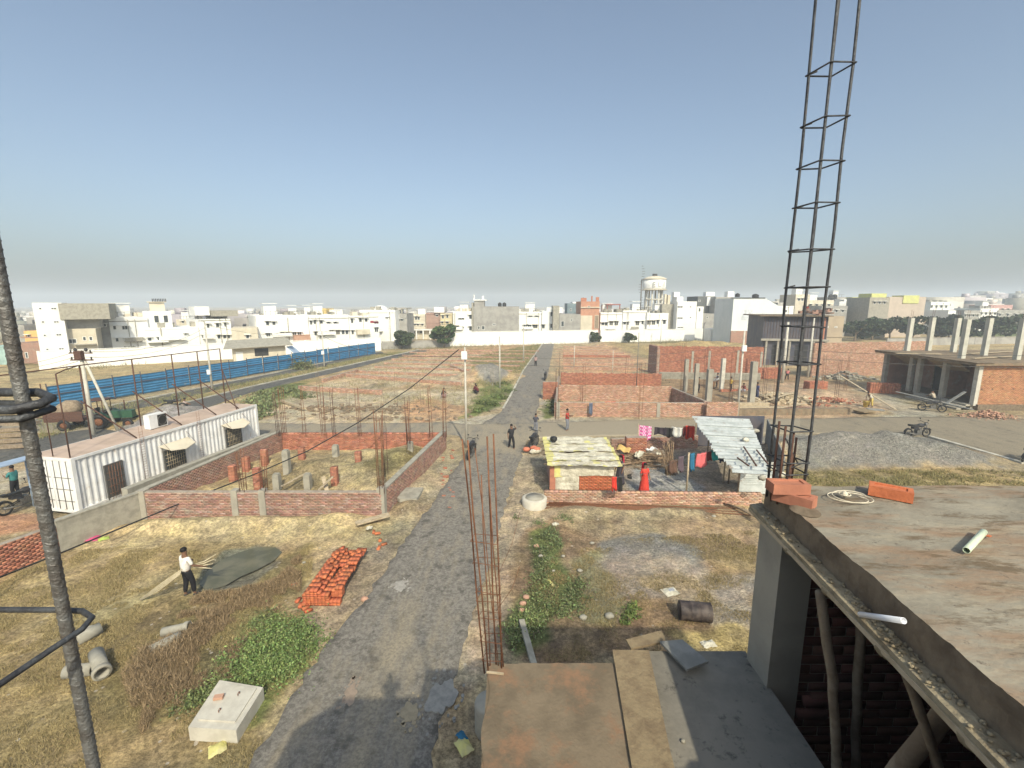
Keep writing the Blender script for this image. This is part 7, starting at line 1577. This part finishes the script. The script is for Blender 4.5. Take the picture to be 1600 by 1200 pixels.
# dry grass: blades over the left plot
def grass(name, label, poly, n, h, cA, cB, seed, cl=1.0, twig=False):
    pg = np.array(PX(poly)); r = np.random.default_rng(seed); mn, mx_ = pg.min(0), pg.max(0); pts = []
    Q = r.uniform(mn, mx_, (n*4, 2)); d = polydist(Q[:,0], Q[:,1], pg.tolist()); nn = noise2(Q[:,0]*1.1+50, Q[:,1]*1.1+50, seed, 4)
    keep = (d > 0)&(nn > .5-.06*cl+.0*r.random(len(Q))); Q = Q[keep][:n]; nn = nn[keep][:n]; k = len(Q)
    if k == 0: return
    H = h*(.4+r.random(k))*(.6+1.5*np.clip(nn-.45, 0, .4)); an = r.uniform(0, 6.28, k); ln = r.normal(0, .7, (k,2))*H[:,None]; w_ = .006+.006*r.random(k)
    dist = np.clip(Q[:,1]/12, .8, 3)**1.0; w_ = w_*dist
    A = np.stack([Q[:,0]-np.cos(an)*w_, Q[:,1]-np.sin(an)*w_, np.zeros(k)-.02], 1); B = np.stack([Q[:,0]+np.cos(an)*w_, Q[:,1]+np.sin(an)*w_, np.zeros(k)-.02], 1); Cc = np.stack([Q[:,0]+ln[:,0], Q[:,1]+ln[:,1], H], 1)
    if twig:
        dz = h*2.2*np.clip(nn-.42, 0, .3)*3*r.random(k); A[:,2] += dz; B[:,2] += dz; L_ = .05+.12*r.random(k); th = r.uniform(0, 6.28, k); el = r.uniform(-.3, 1.3, k)
        Cc = np.stack([Q[:,0]+L_*np.cos(th)*np.cos(el), Q[:,1]+L_*np.sin(th)*np.cos(el), dz+L_*np.sin(el)], 1)
    t = r.random((k,1)); cols = (np.array(cA)*(1-t)+np.array(cB)*t)*(.7+.6*r.random((k,1)))
    o = link(name, tris_mesh(name, A, B, Cc, cols)); o.data.materials.append(leafmat()); o['kind'] = 'stuff'; o['label'] = label; o['category'] = 'grass'
grass('dry_grass', 'dry yellowish grass covering the lower left plot', [(-60,900),(100,862),(230,850),(318,862),(300,900),(312,935),(420,925),(470,860),(490,850),(480,1000),(380,1230),(-150,1290)], 70000, .075, (.38,.30,.15), (.24,.20,.09), 3, .2)
grass('brown_scrub', 'brown thin scrub between the pipes and the green bush', [(310,930),(400,900),(470,870),(470,940),(400,970),(350,1080),(220,1150),(190,1060)], 34000, .17, (.36,.26,.15), (.19,.14,.08), 4, .5, True)
grass('dry_grass', 'short dry grass on the right plot near the drum', [(880,850),(1180,830),(1190,1030),(800,1035),(800,960)], 26000, .08, (.34,.26,.13), (.2,.17,.08), 5, .2)
grass('verge_grass', 'green and straw grass on the verges of the service roads', [(60,655),(400,595),(600,552),(640,549),(400,602),(250,638),(60,690)], 16000, .35, (.16,.18,.07), (.30,.26,.13), 6, 2)
grass('field_edge_grass', 'grass and weeds at the foot of the white walls', [(100,585),(330,556),(600,547),(700,545),(850,539),(1190,536),(1190,531),(700,538),(560,546),(100,575)], 14000, .9, (.13,.14,.06), (.26,.22,.11), 7, 2.5)
grass('plot_weeds', 'weeds on the empty plots left of the far road', [(735,560),(800,545),(845,538),(830,562),(805,600),(745,605)], 14000, .35, (.14,.16,.07), (.28,.25,.12), 8, 2)
grass('plot_weeds', 'straw weeds between the foundation walls', [(480,620),(560,575),(660,546),(840,540),(800,600),(720,640)], 14000, .3, (.30,.26,.13), (.22,.2,.10), 9, .5)
grass('verge_grass', 'dry grass in front of the big gravel heap', [(1210,740),(1500,733),(1700,745),(1700,775),(1210,765)], 12000, .2, (.28,.24,.10), (.20,.18,.08), 10, 2)
# ------------------------------------------------------------------ the building the photographer stands on
ZS, ZL = 8.2, 6.75
T = thing('unfinished_building', 'unfinished concrete building in the foreground with rough roof slab and dark room below', 'building', (0,0,0))
def rough_slab(x0, x1, y0, y1, z, amp=.012, seed=1, nx_=110, ny_=150, edge=.022):
    xs = np.linspace(x0,x1,nx_); ys = np.linspace(y0,y1,ny_); XX,YY = np.meshgrid(xs,ys,indexing='ij')
    N = noise2(XX*4+seed, YY*4, seed, 5)-.5; Nb = noise2(XX*1.2+seed, YY*1.2, seed+3, 3)-.5
    xl = .095*(YY-1.29)+ (noise2(YY*14, YY*0+3, seed+5, 5)-.5)*edge
    u = (XX-x0)/(x1-x0); XE = XX+(1-u)*xl
    return [[Vector((XE[i,j],YY[i,j],z+amp*2*N[i,j]+amp*2*Nb[i,j])) for j in range(ny_)] for i in range(nx_)]
x_e = 1.67
rs = rough_slab(x_e, 7.5, .76, 3.14, ZS)
part('roof_slab', MB().grid(rs), 'slab', T, label='rough dusty concrete roof slab at the right')
bot = [[Vector((p.x, p.y, ZS-.16)) for p in (r[0], r[-1])] for r in rs]
edge = [[p, p.lerp(Vector((p.x-.004, p.y, ZS-.17)), .5)+Vector((random.uniform(-.006,.004),0,0)), Vector((p.x-.006, p.y, ZS-.175))] for p in rs[0]]
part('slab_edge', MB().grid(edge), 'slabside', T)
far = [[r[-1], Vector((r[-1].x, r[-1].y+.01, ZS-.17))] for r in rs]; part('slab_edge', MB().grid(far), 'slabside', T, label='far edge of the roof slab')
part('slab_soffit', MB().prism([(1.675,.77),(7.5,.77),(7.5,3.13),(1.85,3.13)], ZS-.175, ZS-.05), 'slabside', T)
# shuttering ledge with mortar spills
led = []
for j in range(70):
    y = .70+(3.2-.70)*j/69; xl = 1.665+.095*(y-1.29)
    led.append([Vector((xl-.080+random.uniform(-.002,.002), y, ZS-.19)), Vector((xl-.078, y, ZS-.168)), Vector((xl-.055, y, ZS-.164+random.uniform(0,.005))), Vector((xl-.03, y, ZS-.166+random.uniform(0,.008))), Vector((xl+.012, y, ZS-.166+random.uniform(0,.014)))])
part('shuttering_ledge', MB().grid(led, sm=False), 'mortar', T)
mb = MB()
for k in range(170):
    y = random.choice((random.uniform(.8,3.1), random.gauss(1.75,.25))); y = min(3.1, max(.8, y)); xl = 1.665+.095*(y-1.29); s = random.uniform(.002,.009)
    mb.ball((xl-random.uniform(.0,.07), y, ZS-.157+s*.3), (s*1.5,s*1.2,s), 6, 4, jit=.25)
part('mortar_crumbs', mb, 'mortar', T, kind='stuff')
mb = MB(); 
for k in range(5): y = .95+k*.42; xl = 1.665+.095*(y-1.29); mb.ball((xl-.07,y,ZS-.212),(.018,.05,.028),8,5,jit=.2)
part('dried_drips', mb, 'mortar', T)
part('ledge_batten', MB().beam((1.600+.095*(.7-1.29),.7,ZS-.205),(1.600+.095*(3.2-1.29),3.2,ZS-.205),.04,.025), 'palewood', T)
part('corner_column', MB().span(1.87,2.10,2.93,3.22,0,ZS-.18), 'column', T)
# room below the slab: brick back wall, piece by piece where it can be seen
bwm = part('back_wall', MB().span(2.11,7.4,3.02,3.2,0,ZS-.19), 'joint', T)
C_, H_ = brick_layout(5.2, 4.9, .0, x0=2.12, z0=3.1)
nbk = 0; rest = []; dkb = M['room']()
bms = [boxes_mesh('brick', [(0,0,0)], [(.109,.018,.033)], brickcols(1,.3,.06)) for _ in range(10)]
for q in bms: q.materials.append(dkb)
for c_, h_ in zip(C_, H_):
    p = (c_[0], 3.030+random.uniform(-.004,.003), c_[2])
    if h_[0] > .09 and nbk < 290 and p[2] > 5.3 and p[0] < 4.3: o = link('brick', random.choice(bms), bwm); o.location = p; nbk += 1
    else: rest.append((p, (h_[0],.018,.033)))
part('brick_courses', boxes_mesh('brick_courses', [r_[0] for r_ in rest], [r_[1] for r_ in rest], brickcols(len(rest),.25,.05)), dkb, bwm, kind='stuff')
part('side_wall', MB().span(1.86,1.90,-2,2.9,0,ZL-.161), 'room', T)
part('room_floor', MB().span(2.03,7.4,-2,3.0,3.0,3.1), 'slabside', T)
# lower slab with a raised dusty panel, a sunk groove and a damp part
part('lower_slab', MB().span(-.16,1.90,-1,3.12,ZL-.16,ZL-.03), 'concrete_dark', T)
part('lower_slab_front', MB().span(.95,1.90,3.122,3.30,ZL-.16,ZL-.035), 'concrete_dark', T)
P = [[Vector((-.18+.02*math.sin(j*.7)*(i == 0)+(.90+.18)*i/30, -1+4.10*j/60+(.012*random.random() if j == 60 else 0), ZL+.02+.004*random.random())) for j in range(61)] for i in range(31)]
part('dusty_panel', MB().grid(P), 'dustslab', T); part('panel_edge', MB().span(-.185,.905,-1,3.105,ZL-.155,ZL+.012), 'dustslab', T)
part('front_wall', MB().span(-.1,1.86,2.6,3.0,0,ZL-.17), 'brickold', T); part('flank_wall', MB().span(-.1,.13,-1,2.6,0,ZL-.17), 'brickold', T)
# roof under the photographer (only its shadow shows)
part('main_roof', MB().prism([(-1.75,.62),(-1.75,.45),(-2.4,-.2),(-2.6,-7),(7.5,-7),(7.5,.75),(1.55,.75),(1.5,.7),(.3,.66)], ZS-.17, ZS-.0), 'slabside', T)
part('rear_wall', MB().span(-2.3,-2.1,-6.8,-.4,0,ZS-.18), 'brickold', T); part('added_rear_wall', MB().span(-2,7.4,-2.2,-2.01,0,ZS-.18), 'brickold', T); part('room_side_wall', MB().span(7.2,7.4,-2,3.0,0,ZS-.18), 'brickold', T)  # wall across the room's back is unseen, added to keep sunlight out
person('photographer standing on the roof, seen only as a shadow on the road', (-.15,-.42,ZS), R(180), 'phone', FL('plain_shirt', (.3,.3,.3)), dk, 1.60)
# plywood board lying across
def bplank(name, label, cat, pts, z, t, m):
    q = [g(x, y, z) for x, y in pts]; c = sum(q, Vector())/len(q); T = thing(name, label, cat, c)
    part('board', MB().prism([(p.x-c.x, p.y-c.y) for p in q], -t, 0), m, T); return T
bplank('plywood_board', 'long sunlit plywood board lying on the lower slab beside the groove', 'board', [(957,1015),(1014,1016),(1047,1172),(1058,1215),(990,1215),(983,1172)], ZL+.05, .022, 'ply')
bplank('shuttering_board', 'grey shuttering board lying askew on the far edge of the lower slab', 'board', [(1031,1002),(1066,999),(1107,1033),(1073,1046)], ZL+.04, .018, 'greyboard')
T = bplank('plywood_piece', 'small warped plywood piece propped at the far slab edge, its end splintered', 'board', [(978,999),(1033,985),(1044,1001),(986,1013)], ZL+.02, .018, 'ply')
tag(part('paper_scrap', MB().box((0,0,.01),(.02,.05,.01),.3), 'tarpw', loc=g(957,1118,ZL-.02)), 'small white scrap in the groove between panel and board', 'scrap')
tag(part('pebble', MB().ball((0,0,.01),(.016,.014,.012),8,5,jit=.1), 'concrete', loc=g(1067,1160,ZL-.03)), 'single pebble on the damp lower slab', 'pebble')
T = thing('water_drum', 'round grey drum standing beside the lower slab, mostly hidden', 'drum', g(752,1150,0)+Vector((.18,.1,0))); part('barrel', MB().lathe([(.3,0),(.33,.1),(.33,.75),(.31,.8),(.05,.8)], n=20), 'column', T)

mb = MB(); r_g = random.Random(8)
for k in range(420):
    x = r_g.uniform(1.9, 5.0); y = r_g.uniform(1.0, 3.05); s = r_g.choice((.0015,.002,.003,.005))*r_g.uniform(.8,1.4); mb.ball((x+.05,y,ZS+.002+s*.4),(s*1.3,s,s*.8),5,3,jit=.25,col=r_g.uniform(.5,1.3))
part('grit', mb, mat('cement_grit', (.32,.29,.23), (.20,.17,.13), 30, .95, .2, attr='Col'), T, kind='stuff', label='grit and crumbs on the roof slab')
mb = MB()
for k in range(260):
    x = r_g.uniform(-.1, 1.85); y = r_g.uniform(2.2, 3.1)+(.1 if x > .95 else 0); s = r_g.choice((.0015,.0025,.004,.007))*r_g.uniform(.8,1.4); mb.ball((x,y,(ZL+.022 if x < .89 else ZL-.03)+s*.4),(s*1.3,s,s*.7),5,3,jit=.25,col=r_g.uniform(.4,1.2))
part('grit', mb, MATS['cement_grit'], T, kind='stuff', label='grit and cement crumbs on the lower slab')
# bricks, wire, pipes on the roof slab
def sbrick(label, px, py, z, rz, m='brick', frog=True, L=.235, W=.11, Hh=.07):
    T = thing('loose_brick', label, 'brick', g(px, py, z)+Vector((0,0,Hh/2)), rz); B_ = MB()
    B_.box((0,0,-.004),(L,W,Hh-.008)); B_.box((0,(W/2-.012),Hh/2-.004),(L,.024,.008)).box((0,-(W/2-.012),Hh/2-.004),(L,.024,.008)).box((L/2-.015,0,Hh/2-.004),(.03,W-.05,.008)).box((-L/2+.015,0,Hh/2-.004),(.03,W-.05,.008))
    part('body', B_, m, T); return T
sbrick('red brick lying alone in the middle of the roof slab', 1390, 776, ZS+.005, R(-38), 'brickorange')
b1 = sbrick('lower brick at the foot of the tall rods, turned sideways', 1240, 786, ZS+.004, R(-48)); b2 = sbrick('upper brick lying across the lower one at the foot of the tall rods', 1230, 768, ZS+.074, R(-3))
T = thing('mortar_patch', 'dark smooth patch of fresh mortar beside the two bricks', 'mortar', g(1258,798,ZS+.004)); part('patch', MB().lathe([(.001,.016),(.05,.014),(.075,.006),(.085,.0)], n=18, cap=False), 'slabside', T)
T.scale = (1.0,1.1,1)
T = thing('cord_coil', 'coil of cream wire with a round white lamp holder on the roof slab', 'wire', g(1325,780,ZS+.008)); mb = MB(); P = []
for i in range(60):
    t = i/59*2*math.pi*2.1; r_ = .10+.02*math.sin(t*1.3); P.append((r_*1.25*math.cos(t)+.015*math.sin(t*.5), r_*.7*math.sin(t)+.012*math.cos(t*.7), .01+.008*math.sin(t*.9)+.006))
part('wire', mb.tube(P, .0032, 5), 'cream', T); part('holder', MB().ball((.0,.035,.022),(.02,.02,.02),10,7).torus((0,.035,.022),.034,.004,'Z',14,5), 'cream', T)
def spipe(label, pa, pb, r, m, z=ZS, z2=None):
    a = g(*pa, z+r); b = g(*pb, (z2 or z)+r); c = (a+b)/2; L = (b-a).length; q = (b-a).to_track_quat('Z','Y').to_matrix(); T = thing('plastic_pipe', label, 'pipe', c)
    part('tube', MB().lathe([(r*.82,-L/2),(r,-L/2),(r,L/2),(r*.82,L/2),(r*.82,-L/2+.001)], n=16, cap=False, rot=q), m, T); return T
spipe('short pale green plastic pipe lying on the roof slab at the right', (1510,860), (1537,831), .017, mat('pale_green_pvc', (.62,.70,.52), (.52,.58,.42), 3, .4, .02), ZS+.012)
spipe('white plastic pipe lying across the edge ledge of the roof slab', (1344,960), (1412,970), .0125, mat('white_pvc', (.80,.81,.84), (.74,.75,.78), 3, .35, .02), ZS-.15, ZS+.0)
tag(part('brick_smear', MB().box((0,0,.002),(.03,.015,.004),.4), 'brickorange', loc=g(1545,838,ZS+.012)), 'small red smear of brick near the green pipe', 'fragment')

# wooden props under the slab
def prop(label, pts, r):
    P = [Vector(p) for p in pts]; c = P[0]; Q = []
    for i in range(len(P)-1):
        for k in range(5): t = k/5; Q.append(P[i].lerp(P[i+1], t)+Vector((random.uniform(-.004,.004), random.uniform(-.004,.004), 0)))
    Q.append(P[-1]); o = part('wooden_prop', MB().tube([q-c for q in Q], [r*random.uniform(.95,1.06) for _ in Q], 8), 'wood'); o.location = c; tag(o, label, 'wooden prop'); return o
def g3(px, py, y):
    v = (py-CY)/F; u = Vector(((px-CX)/F, CP-v*SP, -(SP+v*CP))); u = u*(y/u.y); return Vector((0,0,HC))+u
prop('crooked round wooden prop nearest the column, under the roof slab', [g3(1281,925,2.3), g3(1300,1060,2.3), g3(1308,1200,2.3), g3(1312,1330,2.3)], .026)
prop('dim second wooden prop deeper in the dark room', [g3(1345,978,2.75), g3(1338,1110,2.8), g3(1335,1280,2.8)], .03)
prop('thick slanted log prop at the bottom right of the dark room', [g3(1490,1100,1.75), g3(1445,1155,1.8), g3(1360,1262,1.9)], .042)
prop('thin slanted prop under the middle of the ledge', [g3(1416,1050,1.75), g3(1446,1135,1.75), g3(1480,1240,1.8)], .022)
for k, (px, py) in enumerate([(1278,1095),(1268,1115),(1290,1090)]): o = link('loose_brick', bms[k]); o.location = g3(px, py, 2.9); tag(o, ['pale brick sticking out of the dark room wall, upper one','brick sticking out of the dark room wall, lower left one','brick sticking out of the dark wall right behind the crooked prop'][k], 'brick', 'bricks jutting from the dark wall')

# ------------------------------------------------------------------ reinforcement cages
def ribbed(name, p0, p1, r, m, parent, pitch=.011):
    a = Vector(p0); b = Vector(p1); L = (b-a).length; mb = MB(); mb.tube([a.lerp(b, i/6) for i in range(7)], r, 12)
    q = (b-a).to_track_quat('Z','Y').to_matrix(); n = int(L/pitch)
    for i in range(n):
        c = a.lerp(b, (i+.5)/n)
        for sd in (0, 1):
            vs = []; K = 7; base = -math.pi/2+sd*math.pi
            for k in range(K+1):
                an = base+math.pi*(k/K)*.86+.2; h = (k/K-.5)*r*1.3*(1 if sd else -1)
                for rr_, dz in ((r*.98,-.0016),(r*1.07,0),(r*.98,.0016)): vs.append(c+q@Vector((rr_*math.cos(an), rr_*math.sin(an), h+dz)))
            mb._add(vs, [(k*3+j, k*3+j+1, (k+1)*3+j+1, (k+1)*3+j) for k in range(K) for j in (0,1)], 1.0, True)
    return part(name, mb, m, parent)
# near left cage: one bar and parts of two stirrups are in view
T = thing('rebar_cage', 'very near ribbed grey reinforcing bar with hooked ties at the left picture edge', 'rebar cage', (0,0,ZS))
def lz(p): return (p[0], p[1], p[2]-ZS)
ribbed('main_bar', (-.660,.61,.0), (-.667,.61,1.62), .0080, 'steelgrey', T)
z1 = HC-.462-ZS; z2 = HC-.128-ZS
part('stirrup', MB().tube([(-1.25,.635,z1),(-.70,.632,z1),(-.655,.628,z1+.001),(-.628,.615,z1),(-.625,.595,z1-.004),(-.633,.56,z1-.006),(-.645,.45,z1-.006),(-.66,.2,z1-.006)], .0042, 8), 'steel', T)
part('stirrup', MB().tube([(-1.25,.632,z2+.008),(-.66,.628,z2+.006),(-.634,.618,z2),(-.632,.600,z2-.004),(-.66,.590,z2-.010),(-1.2,.57,z2-.012)], .0062, 8), 'steel', T)
part('stirrup', MB().tube([(-1.25,.640,z2-.010),(-.68,.636,z2-.012),(-.640,.622,z2-.016),(-.65,.59,z2-.022),(-1.2,.56,z2-.028)], .0052, 8), 'steel', T)
# tall cage at the roof slab corner
T = thing('rebar_cage', 'tall leaning column cage of dark rods rising from the bricks on the roof slab', 'rebar cage', (1.75,2.8,ZS)); O_ = Vector((1.75,2.8,ZS))
cn = [(1.767*1.043,2.92),(1.884*1.043,2.92),(1.864*1.043,3.077),(1.737*1.043,3.077)]
for k, (x, y) in enumerate(cn):
    P = []
    for i in range(9):
        z = -.05+i*.45; P.append((x-O_.x+random.uniform(-.006,.006)-.0*z, y-O_.y+random.uniform(-.004,.004), z))
    part('main_bar', MB().tube(P, .0086, 7), 'steel', T)
for py in (118,198,263,326,393,449,510,565,665,712,728):
    z = HC-3.077*math.tan(math.atan((py-CY)/F)+TP)-ZS
    j = lambda: random.uniform(-.006,.006); e = .011
    P = [(cn[3][0]-e-O_.x,cn[3][1]+e-O_.y,z+j()),(cn[2][0]+e-O_.x,cn[2][1]+e-O_.y,z+j()),(cn[1][0]+e-O_.x,cn[1][1]-e-O_.y,z+j()),(cn[0][0]-e-O_.x,cn[0][1]-e-O_.y,z+j()),(cn[3][0]-e-O_.x,cn[3][1]+e*1.5-O_.y,z+j()),(cn[3][0]+.03-O_.x,cn[3][1]-.03-O_.y,z+.01)]
    part('stirrup', MB().tube(P, .0052, 6), 'steel', T)
for k, (x, y, h) in enumerate([(1.815,2.95,.50),(1.86,2.93,.46),(1.94,3.02,.40),(1.835,3.06,.50),(1.975,2.94,.44),(1.80,3.0,.52),(1.90,2.98,.3)]): part('starter_bar', MB().tube([(x-O_.x,y-O_.y,-.05),(x-O_.x+.004,y-O_.y,h)], .0075, 7), 'darkrust', T)
part('cross_tie', MB().tube([(.07,.14,.42),(.21,.20,.22)], .005, 5), 'steel', T); part('cross_tie', MB().tube([(.08,.13,.20),(.22,.16,.24)], .004, 5), 'steel', T)
# rusty cage at the edge of the lower slab
T = thing('rebar_cage', 'rusty loosely tied column cage rising from the edge of the lower slab over the road', 'rebar cage', (-.15,3.02,ZL-.05)); O_ = Vector((-.15,3.02,ZL-.05))
for (xb, yb, xt, yt, r_, h) in [(757,1052,722,686,.0062,0),(763,1050,731,688,.0062,0),(776,1054,761,682,.0062,0),(784,1048,771,678,.0062,0),(779,1040,742,700,.0035,0),(766,1040,752,742,.0045,0),(787,1045,765,760,.0045,0)]:
    y_ = 3.02+random.uniform(-.05,.1); a = g3(xb, yb, y_)-O_; b = g3(xt, yt, y_)-O_; part('main_bar' if r_ > .005 else 'loose_wire', MB().tube([a, a.lerp(b,.35)+Vector((random.uniform(-.008,.008),0,0)), a.lerp(b,.7)+Vector((random.uniform(-.01,.01),0,0)), b], r_, 6), 'rust', T)
for k, py in enumerate((845,880,925,938,965,1000,1030)):
    xl = 722+(757-722)*(py-686)/366; xr = 771+(784-771)*(py-678)/370; j = lambda: random.uniform(-2.5,2.5)
    P = [g3(xl-2,py+j(),2.98)-O_, g3(xr+1,py+4+j(),2.98)-O_, g3(xr+3,py-8+j(),3.12)-O_, g3(xl+4,py-10+j(),3.12)-O_, g3(xl-2,py+1,2.98)-O_]
    part('stirrup', MB().tube(P, .0026, 5), 'rust', T)
part('binding_wire', MB().tube([g3(775,905,3.0)-O_, g3(800,850,3.05)-O_, g3(812,800,3.1)-O_], .0018, 4).tube([g3(812,885,3.0)-O_, g3(800,920,3.05)-O_, g3(775,955,3.0)-O_], .0018, 4), 'rust', T)
part('base_batten', MB().beam(g3(760,1050,2.97)-O_, g3(787,1053,2.97)-O_, .012, .012), 'palewood', T)

# ------------------------------------------------------------------ dusty air
hz = MB().span(-2200, 2200, -120, 1700, -1.5, 42); me = hz.mesh('haze'); m = bpy.data.materials.new('air_haze'); m.use_nodes = True
n = m.node_tree.nodes; l = m.node_tree.links; n.clear(); ov = n.new('ShaderNodeOutputMaterial'); pv = n.new('ShaderNodeVolumePrincipled')
pv.inputs['Color'].default_value = (.82,.91,1.0,1); pv.inputs['Density'].default_value = 0.0011; pv.inputs['Anisotropy'].default_value = 0.0
l.new(pv.outputs[0], ov.inputs['Volume']); me.materials.append(m); o = link('haze', me); o['kind'] = 'stuff'
